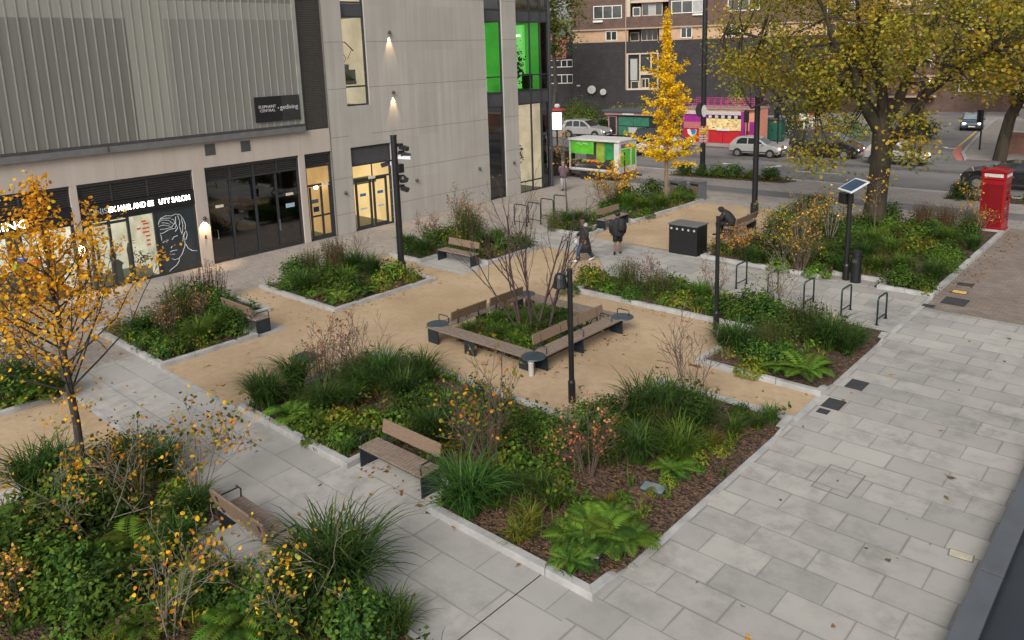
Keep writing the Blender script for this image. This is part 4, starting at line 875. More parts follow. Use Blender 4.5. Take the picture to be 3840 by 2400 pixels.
cover('access_cover', 'small pale cover among the ferns at the near corner of the largest bed', 'cover', -6.62, 9.0, .16, .22, 'kiosk_opal', z=.1, th=.03, rz=.3)
pm('cover_cream', (.46, .42, .32), .6, .15, 8); t = thing('ground_light', 'cream rounded cover set in the walkway slabs near the dark parapet', 'cover', (-2.25, 12.75, 0), .1)
m = MB(); m.box(-.16, .16, -.09, .09, .001, .012); m.build('lens', 'cover_cream', t, bevel=.03); m = MB(); m.box(-.18, .18, -.11, .11, .0, .006); m.build('frame', 'joint', t, bevel=.04)
cover('access_cover', 'round-cornered grey cover in the gravel left of the largest bed', 'cover', -17.9, 11.1, .75, .6, 'grate_dark', z=.0, rz=.2)
cover('access_cover', 'long dark grating on the brick paving before the salon', 'cover', -26.0, 11.9, .7, 2.3, 'brown_setts', z=-.008)
# parapet of the building the picture is taken from
pp = thing('parapet', 'dark grey metal coping along the near lower right edge', 'parapet', (-1.1, 4, 0)); pm('coping', (.115, .125, .14), .42, .12, 2, 0, .3); pm('parapet_face', (.022, .026, .034), .35, .25, 1.5)
zc = .3; xa, xb = -1.89, -1.58
for a, b in ((-8, 12.08), (12.115, 30)):
    m = MB(); m.box(xa, xb, a, b, zc-.05, zc); m.build('coping', 'coping', pp, world=True, bevel=.004)
m = MB(); m.box(xa+.03, xb-.02, -8, 30, 0, zc-.05); m.build('parapet_wall', 'parapet_face', pp, world=True)
m = MB(); m.box(xb-.02, 4, -8, 30, zc-.26, zc-.16); m.build('flat_roof', 'parapet_face', pp, world=True)
# ------------------------------------------------------------------ vehicles
pm('car_silver', (.46, .45, .43), .3, .06, 2, 0, .4, .5, .6); pm('car_white', (.62, .60, .58), .3, .05, 2, 0, 0, .5, .6); pm('car_black', (.012, .012, .014), .22, .1, 2, 0, 0, .5, .8); pm('car_blue', (.05, .075, .10), .25, .1, 2, 0, .3, .5, .7)
pm('car_glass', (.02, .025, .028), .08, .1, 2, 0, 0, .8); pm('car_glass_sky', (.20, .25, .27), .1, .2, 1, 0, 0, .8); pm('tyre', (.013, .013, .013), .8, .2); pm('rim', (.33, .33, .33), .35, .15, 9, 0, .7); pm('trim_black', (.015, .015, .016), .6, .2)
emit('headlight', (1, .95, .85), 1.6, 0, 3, (.6, .6, .6)); emit('tail_light', (.8, .02, .01), .5, 0, 3, (.4, .01, .01)); pm('plate_white', (.6, .6, .57), .5, .1)
def lerp_profile(top, x):
    for (xa, za), (xb, zb) in zip(top, top[1:]):
        if xa <= x <= xb: return za+(zb-za)*(x-xa)/(xb-xa+1e-9)
    return top[-1][1]
def car(name, label, loc, rz, low, cab, W_, wheels, paint, wins, grp='cars on the far road', cat='car', r=.31, lights=True, sky=False):
    """low: lower body side outline; cab: cabin outline (closed along the belt); wins: side window outlines"""
    t = thing(name, label, cat, loc, R_(rz), grp); w = W_/2
    m = MB(); rings = []
    cx = sum(p[0] for p in low)/len(low); cz = sum(p[1] for p in low)/len(low)
    for y, s in ((-w+.0, .965), (-w+.045, 1), (w-.045, 1), (w-.0, .965)): rings.append([(cx+(p[0]-cx)*(s if abs(p[0]) > 1 else 1), y, cz+(p[1]-cz)*(1-(1-s)*1.6)) for p in low])
    m.loft(rings); m.build('body', paint, t, bevel=.03)
    zb = min(p[1] for p in cab); yy = lambda z: w-.07-.26*(z-zb)
    m = MB(); m.loft([[(p[0], s*yy(p[1]), p[1]) for p in cab] for s in (-1, 1)]); m.build('cabin', paint, t, bevel=.03)
    for s in (-1, 1):
        for wn in wins:
            m = MB(); V = [(p[0], s*(yy(p[1])+.006), p[1]) for p in wn]; m.add(V, [tuple(range(len(V))) if s > 0 else tuple(range(len(V)-1, -1, -1))]); m.build('side_window', 'car_glass', t)
    fr = max(cab, key=lambda p: p[0]); nxt = sorted([p for p in cab if p[1] > zb+.25], key=lambda p: -p[0])[0]
    rr = min(cab, key=lambda p: p[0]); nx2 = sorted([p for p in cab if p[1] > zb+.25], key=lambda p: p[0])[0]
    for nm, a, b, mt in (('windscreen', fr, nxt, 'car_glass_sky' if sky else 'car_glass'), ('rear_window', rr, nx2, 'car_glass')):
        A = Vector((a[0], 0, a[1])).lerp(Vector((b[0], 0, b[1])), .1); Bv = Vector((a[0], 0, a[1])).lerp(Vector((b[0], 0, b[1])), .93)
        dx = .012 if a is fr else -.012; ya, yb = yy(A.z)-.08, yy(Bv.z)-.08
        m = MB(); m.add([(A.x+dx, -ya, A.z+.008), (A.x+dx, ya, A.z+.008), (Bv.x+dx, yb, Bv.z+.008), (Bv.x+dx, -yb, Bv.z+.008)], [(0, 1, 2, 3) if dx > 0 else (3, 2, 1, 0)]); m.build(nm, mt, t)
    for x in wheels:
        for s in (-1, 1):
            m = MB(); m.lathe([(r*1.16, -.012), (r*1.16, .012)], n=18); m.build('wheel_arch', 'trim_black', t, loc=(x, s*(w-.0), r*1.05), rot=(R_(90), 0, 0))
            m = MB(); m.lathe([(r*.62, -.1), (r*.95, -.1), (r, -.06), (r, .06), (r*.95, .1), (r*.62, .1)], n=18); wh = m.build('wheel', 'tyre', t, loc=(x, s*(w-.07), r), rot=(R_(90), 0, 0))
            m = MB(); m.lathe([(r*.64, -.115), (r*.5, -.085), (r*.12, -.1), (.01, -.105)], n=12); m.lathe([(.01, .105), (r*.12, .1), (r*.5, .085), (r*.64, .115)], n=12); m.build('rim', 'rim', wh)
    xf = max(p[0] for p in low); xr = min(p[0] for p in low)
    for s in (-1, 1):
        m = MB(); m.ell((xf-.14, s*(w-.27), .66), (.16, .19, .09), 10, 6); m.build('headlight', 'headlight' if lights else 'plate_white', t)
        m = MB(); m.ell((xr+.06, s*(w-.16), .82), (.09, .11, .17), 10, 6); m.build('tail_light', 'tail_light', t)
        m = MB(); m.ell((fr[0]-.28, s*(w+.06), zb+.08), (.09, .1, .08), 8, 5); m.build('mirror', paint, t)
    m = MB(); m.box(xf-.02, xf+.02, -w*.55, w*.55, .42, .56); m.build('grille', 'trim_black', t); m = MB(); m.box(xf+.02, xf+.03, -.26, .26, .36, .47); m.build('number_plate', 'plate_white', t)
    m = MB(); m.box(xr+.1, xf-.1, -w-.008, -w+.03, .36, .44); m.build('side_trim', 'trim_black', t)
    return t
HL = [(-1.86, .30), (-1.92, .6), (-1.86, .92), (.75, .96), (1.35, .87), (1.78, .72), (1.9, .52), (1.86, .28)]
HC = [(-1.84, .90), (-1.62, 1.2), (-1.38, 1.40), (-.9, 1.47), (-.2, 1.46), (.2, 1.38), (.98, .93)]
HW = [[(-1.35, .95), (-1.28, 1.2), (-1.05, 1.38), (-.56, 1.39), (-.54, .97)], [(-.46, .97), (-.47, 1.39), (-.1, 1.38), (.15, 1.30), (.68, .98)]]
car('parked_car', 'small silver hatchback with its headlight lit, in front of the purple and red kiosk', (-24.9, 54.5, 0), 4, HL, HC, 1.66, (-1.22, 1.22), 'car_silver', HW, r=.29)
SL = [(-2.25, .38), (-2.3, .7), (-2.25, 1.05), (.7, 1.1), (1.3, 1.04), (2.1, .9), (2.25, .65), (2.2, .36)]
SC_ = [(-2.22, 1.02), (-2.0, 1.55), (-1.8, 1.68), (-.6, 1.72), (.1, 1.64), (.95, 1.08)]
SW = [[(-1.85, 1.1), (-1.72, 1.48), (-1.3, 1.6), (-1.1, 1.6), (-1.05, 1.1)], [(-.95, 1.1), (-1.0, 1.6), (-.35, 1.6), (-.3, 1.1)], [(-.2, 1.1), (-.25, 1.6), (.05, 1.55), (.7, 1.13)]]
car('parked_car', 'light silver estate car by the yellow-green bushes and the green kiosk', (-43.6, 58.7, .06), 5, SL, SC_, 1.85, (-1.4, 1.42), 'car_silver', SW, r=.36)
car('parked_car', 'white car with a red tail lamp showing behind the golden tree', (-31.6, 51.2, 0), 176, HL, HC, 1.7, (-1.22, 1.22), 'car_white', HW)
car('parked_car', 'dark car with its lamp lit behind the right side of the golden tree', (-33.2, 54.9, 0), 4, SL, SC_, 1.8, (-1.4, 1.42), 'car_black', SW, r=.34, sky=True)
VL = [(-2.3, .4), (-2.36, .8), (-2.34, 1.12), (1.1, 1.18), (1.75, 1.1), (2.3, .88), (2.42, .6), (2.36, .36)]
VC = [(-2.34, 1.1), (-2.3, 1.78), (-2.1, 1.9), (-.2, 1.92), (.55, 1.86), (1.55, 1.14)]
VW = [[(-.25, 1.2), (-.25, 1.7), (.45, 1.68), (1.15, 1.22)]]
car('black_van', 'black van with a pale windscreen, half hidden by the plane tree leaves', (-20.6, 56.3, 0), 4, VL, VC, 1.92, (-1.5, 1.5), 'car_black', VW, cat='van', r=.34, sky=True)
car('parked_car', 'dark blue car facing the camera up the side road', (-16.3, 79.6, 0), -78, HL, HC, 1.72, (-1.22, 1.22), 'car_blue', HW, sky=True)
car('parked_car', 'black saloon car passing just behind the red telephone kiosk', (-7.9, 48.6, 0), 183, SL, [(-2.0, 1.02), (-1.5, 1.35), (-.8, 1.5), (-.1, 1.5), (.4, 1.4), (1.15, 1.06)], 1.85, (-1.4, 1.42), 'car_black', [[(-1.3, 1.1), (-.8, 1.42), (-.3, 1.44), (-.3, 1.1)], [(-.2, 1.1), (-.2, 1.44), (.3, 1.38), (.85, 1.12)]], r=.34)
car('parked_car', 'pale car far up the side road, nearly lost in the leaves', (-20.2, 103, 0), -75, HL, HC, 1.72, (-1.22, 1.22), 'car_white', HW)
car('parked_car', 'red-lit car waiting behind the plane tree trunk', (-15.5, 55.2, 0), 2, HL, HC, 1.72, (-1.22, 1.22), 'car_silver', HW)
# ------------------------------------------------------------------ market trailer with fruit
tr = thing('market_trailer', 'white open-sided fruit and flower trailer with bright green panels', 'trailer', (-28.8, 40.4, 0))
pm('trailer_white', (.58, .56, .53), .5, .12, 3); pm('lime_panel', (.10, .44, .03), .5, .25, 2); pm('green_panel', (.03, .22, .07), .5, .35, 2); pm('olive_panel', (.22, .30, .04), .5, .35, 2); pm('crate_dark', (.05, .035, .03), .8, .4, 12); pm('orange_fruit', (.68, .22, .025), .5, .3, 14); pm('hi_vis_red', (.45, .04, .03), .5, .1)
tx0, tx1, ty0, ty1 = -30.75, -26.9, 39.5, 41.4
def tpart(n, mt, *bx, **k):
    m = MB()
    for b in bx: m.box(*b)
    return m.build(n, mt, tr, world=True, **k)
tpart('chassis', 'trim_black', (tx0+.1, tx1-.05, ty0+.15, ty1-.15, .42, .55)); tpart('floor', 'trailer_white', (tx0, tx1, ty0, ty1, .55, .66)); tpart('roof', 'trailer_white', (tx0-.08, tx1+.05, ty0-.08, ty1+.05, 2.46, 2.58), bevel=.02)
for x, y in ((tx0, ty0), (tx1-.08, ty0), (tx0, ty1-.08), (tx1-.08, ty1-.08)): tpart('corner_post', 'trailer_white', (x, x+.08, y, y+.08, .66, 2.46))
tpart('back_wall', 'trailer_white', (tx0+.08, tx1-.08, ty1-.05, ty1-.01, .66, 2.46)); tpart('end_wall', 'trailer_white', (tx1-.05, tx1, ty0+.08, ty1-.08, .66, 2.46))
tpart('end_panel', 'lime_panel', (tx1+.001, tx1+.012, ty0+.2, ty1-.72, .95, 2.0)); tpart('end_panel', 'lime_panel', (tx1+.001, tx1+.012, ty1-.55, ty1-.14, .95, 2.2)); tpart('end_notice', 'steel', (tx1+.001, tx1+.012, ty0+.15, ty1-.62, 2.08, 2.34))
tpart('side_panel', 'lime_panel', (tx0+.12, tx0+1.9, ty0+.02, ty0+.05, 1.62, 2.42)); tpart('side_panel', 'olive_panel', (tx0+1.95, tx0+2.6, ty0+.25, ty0+.28, .9, 2.42)); tpart('side_panel', 'green_panel', (tx0+2.6, tx0+3.45, ty0+.22, ty0+.25, 1.3, 2.42)); tpart('side_panel', 'trailer_white', (tx0+3.45, tx0+3.77, ty0+.02, ty0+.06, .66, 2.4))
m = MB(); m.tube([(tx0+.6, ty0+.012, 2.25), (tx0+.75, ty0+.012, 2.32), (tx0+.95, ty0+.012, 2.18), (tx0+1.1, ty0+.012, 2.3), (tx0+1.5, ty0+.012, 2.24)], .018, 5); m.build('lettering', 'plate_white', tr, world=True)
tpart('counter', 'crate_dark', (tx0+.1, tx0+3.4, ty0-.02, ty0+.9, .95, 1.0)); tpart('counter_front', 'trailer_white', (tx0, tx1-.6, ty0-.06, ty0-.02, .62, .72))
for k in range(9):
    x = tx0+.15+k*.36; m = MB(); m.box(x, x+.32, ty0+.02, ty0+.5, 1.0, 1.12); cr = m.build('fruit_crate', 'crate_dark', tr, world=True)
    n = 26; m = MB()
    for j in range(n): m.ell((x+random.uniform(.04, .28), ty0+random.uniform(.05, .45), 1.13+random.uniform(0, .08)), .05, 6, 4)
    m.build('fruit', 'orange_fruit' if k in (3, 4, 5) else ('crate_dark' if k % 2 else 'olive_panel'), cr, world=True)
for x in (-29.6, -28.6):
    m = MB(); m.lathe([(.16, -.09), (.27, -.09), (.27, .09), (.16, .09), (.02, .06)], n=16); m.build('wheel', 'tyre', tr, loc=(x+28.8, -.9, .27), rot=(R_(90), 0, 0))
tpart('skirt', 'crate_dark', (tx0+.1, tx1-.4, ty0+.05, ty0+.08, .3, .55)); tpart('bumper', 'hi_vis_red', (tx1-.02, tx1+.06, ty0+.1, ty1-.1, .42, .5)); m = MB(); m.beam((tx1, ty0+.95, .48), (tx1+1.0, ty0+.95, .42), .08, .08); m.build('drawbar', 'trim_black', tr, world=True)
for k, (x, y) in enumerate(((-31.4, 40.2), (-31.9, 40.9), (-32.3, 40.0))):
    t = thing('flower_stand', ['dark flower stand at the left end of the fruit trailer', 'tall stand of mixed flowers left of the fruit trailer', 'outermost flower stand left of the fruit trailer'][k], 'stall', (x, y, 0), .3*k, 'flower stands by the trailer')
    m = MB(); m.box(-.35, .35, -.3, .3, .0, .7+.2*k); m.box(-.35, .35, .2, .3, .7, 1.5); m.build('stand', 'crate_dark', t); n = 130
    m = MB(); P = rng.normal(size=(n, 3))*[.25, .18, .22]+[0, 0, 1.05+.2*k]; cs = np.array([[.05, .14, .03], [.4, .04, .05], [.08, .25, .04], [.5, .3, .05]])[rng.integers(0, 4, n)]; m.leaves(P, rng.normal(size=(n, 3)), rng.uniform(.1, .2, n), cs); m.build('flowers', 'leaf', t)
post('thin dark rail post in front of the trailer end', (-25.9, 38.6, 0), 2.0, .035, None)
# ------------------------------------------------------------------ kiosks across the road
pm('kiosk_black', (.02, .022, .022), .5, .2); pm('shutter_green', (.03, .145, .085), .5, .2, 3); pm('shutter_green_dark', (.02, .085, .055), .5, .2, 3); pm('kiosk_roof', (.06, .07, .075), .6, .2); pm('pink_edge', (.35, .2, .2), .6, .2)
g = thing('market_kiosk', 'closed dark kiosk with green shutters behind the estate car', 'kiosk', (-40, 61, .06))
def kp(par, n, mt, *bx, **k):
    m = MB()
    for b in bx: m.box(*b)
    return m.build(n, mt, par, world=True, **k)
kp(g, 'wall', 'kiosk_black', (-42.2, -36.2, 60.2, 62.2, .06, 2.15)); kp(g, 'roof', 'kiosk_roof', (-42.6, -35.9, 59.7, 62.6, 2.42, 2.62), bevel=.03); kp(g, 'fascia', 'pink_edge', (-42.4, -36.0, 59.9, 62.4, 2.15, 2.42)); kp(g, 'fascia_lamp', 'plate_white', (-40.4, -39.2, 59.86, 59.9, 2.2, 2.36))
for k in range(2): kp(g, 'shutter', 'shutter_green', (-41.0+k*1.65, -39.4+k*1.65, 60.14, 60.2, 1.18, 1.98))
for k in range(2): kp(g, 'shutter', 'shutter_green', (-41.0+k*1.65, -39.4+k*1.65, 60.14, 60.2, .3, 1.1))
kp(g, 'door', 'trim_black', (-42.05, -41.3, 60.14, 60.2, .4, 1.95)); kp(g, 'door_frame', 'pink_edge', (-42.15, -42.05, 60.12, 60.2, .3, 2.05), (-41.3, -41.2, 60.12, 60.2, .3, 2.05), (-42.05, -41.3, 60.12, 60.2, .28, .36), (-42.05, -41.3, 60.12, 60.2, 1.96, 2.05)); kp(g, 'notice', 'sign_pale', (-39.9, -39.0, 60.10, 60.14, .55, 1.05)); kp(g, 'window', 'car_glass', (-37.6, -36.8, 60.14, 60.2, 1.0, 1.95))
pm('kiosk_purple', (.27, .015, .20), .5, .2, 2); pm('kiosk_red2', (.42, .015, .02), .45, .15, 2); pm('kiosk_salmon', (.62, .26, .18), .6, .15); pm('menu_board', (.70, .55, .25), .6, .2, 3); pm('menu_print', (.40, .12, .04), .6, .5, 9); pm('blind_pale', (.5, .42, .42), .6, .3, 8); pm('rail_pink', (.45, .04, .2), .5, .15)
g = thing('market_kiosk', 'purple and red food kiosk with a yellow menu and railings on its roof', 'kiosk', (-31.5, 61, .06))
kp(g, 'wall', 'kiosk_purple', (-34.4, -28.7, 60.25, 62.6, .06, 2.75)); kp(g, 'end_wall', 'kiosk_salmon', (-28.7, -27.75, 60.35, 62.5, .06, 2.9)); kp(g, 'fascia', 'blind_pale', (-34.4, -28.75, 60.12, 60.25, 2.42, 2.74)); kp(g, 'roof', 'pink_edge', (-34.5, -27.7, 60.0, 62.7, 2.9, 3.0)); kp(g, 'roof_edge', 'menu_board', (-34.4, -28.7, 60.16, 60.24, 2.76, 2.9))
kp(g, 'panel', 'kiosk_red2', (-34.3, -32.15, 60.17, 60.25, .1, 1.15)); kp(g, 'panel', 'kiosk_red2', (-32.0, -30.6, 60.15, 60.25, .1, 1.12)); kp(g, 'panel', 'kiosk_red2', (-30.55, -29.0, 60.15, 60.25, .1, 1.12)); kp(g, 'hatch', 'pink_plate', (-34.25, -32.6, 60.17, 60.25, 1.2, 1.75)); kp(g, 'pillar', 'kiosk_purple', (-32.5, -32.2, 60.1, 60.25, .06, 2.4)); kp(g, 'pillar', 'kiosk_purple', (-28.98, -28.65, 60.1, 60.25, .06, 2.75)); kp(g, 'door', 'kiosk_purple', (-28.3, -27.85, 60.3, 60.35, .3, 1.9)); kp(g, 'side_panel', 'kiosk_red2', (-28.6, -28.3, 60.3, 60.35, .1, 1.15))
mb = kp(g, 'menu_board', 'menu_board', (-32.05, -28.95, 60.06, 60.12, 1.16, 2.1)); kp(mb, 'notice', 'plate_white', (-31.1, -29.9, 60.02, 60.06, 1.12, 1.3))
m = MB()
for k in range(34): x = random.uniform(-31.9, -29.2); z = random.choice((1.32, 1.45, 1.6, 1.72, 1.86, 1.96)); m.box(x, x+random.uniform(.06, .22), 60.052, 60.06, z, z+.06)
m.build('print', 'menu_print', mb, world=True)
kp(g, 'window', 'car_glass', (-32.0, -29.05, 60.18, 60.25, 2.12, 2.4))
for k in range(5): kp(g, 'blind', 'blind_pale', (-31.9+k*.58, -31.62+k*.58, 60.14, 60.18, 2.13, 2.38))
m = MB(); m.extr([(-33.9, 60.16, 1.12), (-33.65, 60.16, 1.12), (-33.45, 60.16, .72), (-33.2, 60.16, 1.1), (-33.0, 60.16, 1.1), (-33.05, 60.16, .75), (-33.45, 60.16, .42), (-33.85, 60.16, .75)], (0, -.02, 0)); em = m.build('emblem', 'plate_white', g, world=True)
m = MB(); m.extr([(-33.6, 60.135, 1.08), (-33.05, 60.135, 1.08), (-33.1, 60.135, .8), (-33.4, 60.135, .62)], (0, -.01, 0)); m.build('emblem_field', 'blue_sticker', em, world=True)
m = MB()
for z in (3.3, 3.65): m.beam((-34.4, 60.1, z), (-27.8, 60.1, z), .04, .04); m.beam((-34.4, 62.6, z), (-27.8, 62.6, z), .04, .04); m.beam((-27.8, 60.1, z), (-27.8, 62.6, z), .04, .04)
for x in np.linspace(-34.4, -27.8, 12): m.beam((x, 60.1, 3.0), (x, 60.1, 3.65), .035, .035); m.beam((x, 62.6, 3.0), (x, 62.6, 3.65), .035, .035)
m.build('roof_railing', 'rail_pink', g, world=True)
# lit advert totem by the building end
emit('advert_lit', (.95, 1, .97), 1.5); t = thing('advert_panel', 'bright white lit advertising panel under a red cap beside the shop building end', 'sign', (-40.15, 50, 0), R_(35))
m = MB(); m.box(-.45, .45, -.1, .1, 1.7, 3.22); m.build('panel_frame', 'steel', t); m = MB(); m.box(-.4, .4, -.115, -.1, 1.78, 3.16); m.build('lit_face', 'advert_lit', t); m = MB(); m.lathe([(.02, 3.3), (.75, 3.33), (.7, 3.42), (.3, 3.5), (.02, 3.52)], n=16, sy=.5); m.build('cap', 'kiosk_red2', t); m = MB(); m.cyl((0, 0, 0), (0, 0, 1.7), .07, .07, 10); m.build('pole', 'trim_black', t); m = MB(); m.ell((.05, 0, 3.68), (.24, .18, .2), 10, 6); m.build('lamp', 'plate_white', t)
for k, (x0_, x1_, z0, z1, lab) in enumerate(((-25.08, -24.35, 1.95, 2.5, 'plain pale estate board on a post behind the black van'), (-24.35, -23.74, 1.78, 2.54, 'estate board with a purple and orange top behind the black van'))):
    t = thing('estate_board', lab, 'sign', ((x0_+x1_)/2, 62.5, .06)); w2 = (x1_-x0_)/2
    m = MB(); m.box(-w2, w2, -.02, .02, z0-.06, z1-.06); b2 = m.build('board', 'plate_white', t); m = MB(); m.box(-.04, .04, .02, .1, 0, z1-.1); m.build('post', 'plate_white', t)
    if k: m = MB(); m.box(-w2, w2, -.028, -.021, z1-.2, z1-.06); m.build('band', 'kiosk_purple', b2); m = MB(); m.box(-w2, w2, -.028, -.021, z1-.34, z1-.2); m.build('band', 'orange_fruit', b2)
    else: m = MB(); m.box(-w2, w2, -.028, -.021, z0-.06, z0+.06); m.build('band', 'menu_board', b2)
pm('cabinet_green', (.012, .085, .06), .5, .15); t = thing('utility_cabinet', 'dark green utility cabinet with a pale lid between the kiosk and the van', 'cabinet', (-27.9, 64, .06)); m = MB(); m.box(-.85, .85, -.4, .4, 0, 1.75); m.build('body', 'cabinet_green', t, bevel=.02); m = MB(); m.box(-.95, .95, -.5, .5, 1.75, 1.88); m.build('lid', 'kiosk_roof', t); m = MB(); m.box(-.01, .01, -.415, -.4, .1, 1.65); m.box(.1, .16, -.43, -.4, .8, 1.0); m.build('door_handle', 'trim_black', t)
t = thing('wheelie_bin', 'lime green bin beside the dark green utility cabinet', 'bin', (-29.2, 64.1, .06)); m = MB(); m.loft([[(-.3, -.35, .1), (.3, -.35, .1), (.3, .35, .1), (-.3, .35, .1)], [(-.38, -.42, 1.2), (.38, -.42, 1.2), (.38, .42, 1.2), (-.38, .42, 1.2)]]); m.build('body', 'olive_panel', t); m = MB(); m.box(-.4, .4, -.46, .44, 1.2, 1.28); m.build('lid', 'olive_panel', t)
# traffic lights
for k, (x, y, z, lab) in enumerate(((-27.6, 58.4, 2.9, 'black traffic light standing behind the silver hatchback'), (-25.6, 59.6, 3.2, 'black traffic light standing left of the estate boards'), (-12.55, 64.4, 2.9, 'black signal post on the corner pavement of the side road'))):
    t = thing('traffic_light', lab, 'traffic light', (x, y, .06), R_(-15*k), 'traffic lights across the road'); m = MB(); m.cyl((0, 0, 0), (0, 0, z), .06, .06, 10); m.build('pole', 'post_black', t); m = MB(); m.box(-.17, .17, -.32, -.06, z-.9, z); m.build('signal_head', 'post_black', t, bevel=.02)
    for j in range(3): m = MB(); m.lathe([(.10, 0), (.11, .06), (.09, .06)], n=12); m.build('lens', 'trim_black', t, loc=(0, -.32, z-.17-j*.28), rot=(R_(90), 0, 0))
# ------------------------------------------------------------------ dark brick flats beyond the road
def brickmat(name, c0, c1, mort):
    m, nt, b = _nt(name); v = obj_co(nt)
    sp = nt.nodes.new('ShaderNodeSeparateXYZ'); lk(nt, v, sp.inputs[0]); cb_ = nt.nodes.new('ShaderNodeCombineXYZ'); lk(nt, sp.outputs[0], cb_.inputs[0]); lk(nt, sp.outputs[2], cb_.inputs[1])
    br = nt.nodes.new('ShaderNodeTexBrick'); lk(nt, cb_.outputs[0], br.inputs['Vector']); br.inputs['Scale'].default_value = 1; br.inputs['Brick Width'].default_value = .23; br.inputs['Row Height'].default_value = .078; br.inputs['Mortar Size'].default_value = .008
    br.inputs['Color1'].default_value = (*c0, 1); br.inputs['Color2'].default_value = (*c1, 1); br.inputs['Mortar'].default_value = (*mort, 1)
    c = mixrgb(nt, 1., br.outputs[0], ramp(nt, noise(nt, v, .9, 5), .3, .7, (.75, .75, .75), (1.25, 1.25, 1.25)), 'MULTIPLY'); lk(nt, c, b.inputs['Base Color']); b.inputs['Roughness'].default_value = .9; MATS[name] = m
brickmat('brick_black', (.022, .019, .021), (.04, .034, .036), (.035, .032, .032)); brickmat('brick_brown', (.092, .052, .038), (.13, .075, .055), (.11, .085, .075)); brickmat('brick_red', (.17, .075, .05), (.22, .10, .07), (.2, .15, .12))
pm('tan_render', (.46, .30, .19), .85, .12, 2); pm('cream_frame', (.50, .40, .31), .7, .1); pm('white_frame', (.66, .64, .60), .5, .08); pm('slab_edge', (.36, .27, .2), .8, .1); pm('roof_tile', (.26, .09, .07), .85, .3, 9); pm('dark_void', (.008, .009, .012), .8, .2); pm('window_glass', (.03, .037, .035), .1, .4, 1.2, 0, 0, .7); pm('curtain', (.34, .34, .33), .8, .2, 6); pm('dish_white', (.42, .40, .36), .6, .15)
AU = R_(30); A = thing('apartment_block', 'dark brick flats with a tan storey and white windows beyond the golden tree', 'building', (-51.1, 80.1, 0), AU)
def ap(n, mt, *bx, parent=None, **k):
    m = MB()
    for b in bx: m.box(*b)
    return m.build(n, mt, parent or A, **k)
def win(u0, u1, z0, z1, nx, fr='white_frame', y=0., par=None, curt=()):
    """a window standing 40 mm proud of the wall: frame part with panes as sub-parts"""
    m = MB(); t_ = .09
    m.box(u0, u1, y-.06, y, z0, z0+t_); m.box(u0, u1, y-.06, y, z1-t_, z1)
    for k in range(nx+1): u = u0+t_/2+(u1-u0-t_)*k/nx; m.box(u-t_/2, u+t_/2, y-.056, y, z0+t_, z1-t_)
    f_ = m.build('window', fr, par or A)
    for k in range(nx):
        a = u0+t_+(u1-u0-t_)*k/nx; b_ = u0+(u1-u0-t_)*(k+1)/nx
        m = MB(); m.box(a, b_, y-.03, y, z0+t_, z1-t_); m.build('pane', 'curtain' if k in curt else 'window_glass', f_)
    return f_
ap('lower_wall', 'brick_black', (-8.4, -1.95, 0, 11, -.5, 8.93), (1.8, 20, 0, 11, -.5, 8.93), (-1.95, 1.8, 0, 11, 7.55, 8.93), (-1.95, 1.8, 0, 11, -.5, 3.25))
ap('tan_storey', 'tan_render', (-8.3, -1.75, .15, 11, 8.93, 10.32), (1.85, 20, .15, 11, 8.93, 10.32)); ap('tan_recess', 'dark_void', (-1.75, 1.85, 1.3, 11, 8.93, 10.32)); ap('floor_slab', 'slab_edge', (-8.5, 20, -.12, 11, 10.32, 10.48))
ap('upper_wall', 'brick_brown', (-8.45, -2.0, -.05, 11, 10.48, 18), (2.9, 20, -.05, 11, 10.48, 18), (-2.0, 2.9, -.05, 11, 10.48, 11.75), (-2.0, 2.9, 1.6, 11, 11.75, 18)); ap('roof_slab', 'slab_edge', (-8.6, 20.2, -.2, 11.2, 18, 18.2))
ap('balcony_recess', 'dark_void', (-1.4, 2.85, .3, 1.6, 13.6, 18)); ap('balcony_frame', 'cream_frame', (-2.0, -1.5, -.02, .4, 11.75, 14.5), (-1.5, 2.88, .25, .35, 13.3, 13.62))
win(-1.25, -.35, 11.8, 12.85, 1, 'white_frame', .8); win(-.2, 2.2, 11.8, 13.3, 3, 'cream_frame', .8, curt=(1,))
win(-5.8, -2.46, 11.62, 13.13, 3, y=-.06); ap('open_sash', 'white_frame', (-5.85, -4.7, -.3, -.22, 11.25, 11.48)); win(3.2, 6.8, 11.9, 13.33, 3, y=-.06, curt=(2,)); ap('open_sash', 'white_frame', (5.6, 6.75, -.3, -.22, 11.6, 11.8)); win(9.5, 13, 11.9, 13.33, 3, y=-.06); win(-5.8, -2.46, 14.9, 16.4, 3, y=-.06)
win(-4.4, -3.05, 9.1, 10.22, 2, y=.14); win(4.3, 5.6, 9.1, 10.3, 2, y=.14); win(-1.6, -.5, 8.95, 10.0, 1, 'cream_frame', 1.28); win(-.3, 1.7, 8.95, 10.3, 3, 'cream_frame', 1.28); win(9, 11, 9.1, 10.3, 2, y=.14)
ap('stair_bay', 'cream_frame', (-1.95, -1.75, -.05, .6, 3.25, 7.55), (1.6, 1.8, -.05, .6, 3.25, 7.55), (-1.75, 1.6, -.05, .6, 7.4, 7.55), (-1.75, 1.6, -.05, .6, 3.25, 3.45), (-.45, -.3, -.03, .5, 3.45, 7.4), (-.3, 1.6, -.02, .5, 5.0, 5.4), (.85, 1.0, -.03, .5, 5.4, 7.4)); ap('stair_glass', 'window_glass', (-1.75, 1.6, .3, .35, 3.45, 7.4)); win(-1.45, -.5, 3.35, 4.3, 1, 'cream_frame', .2); win(-.2, .7, 3.45, 4.6, 2, 'cream_frame', .2); ap('stair_blind', 'curtain', (-1.5, -.7, .2, .28, 4.4, 6.9))
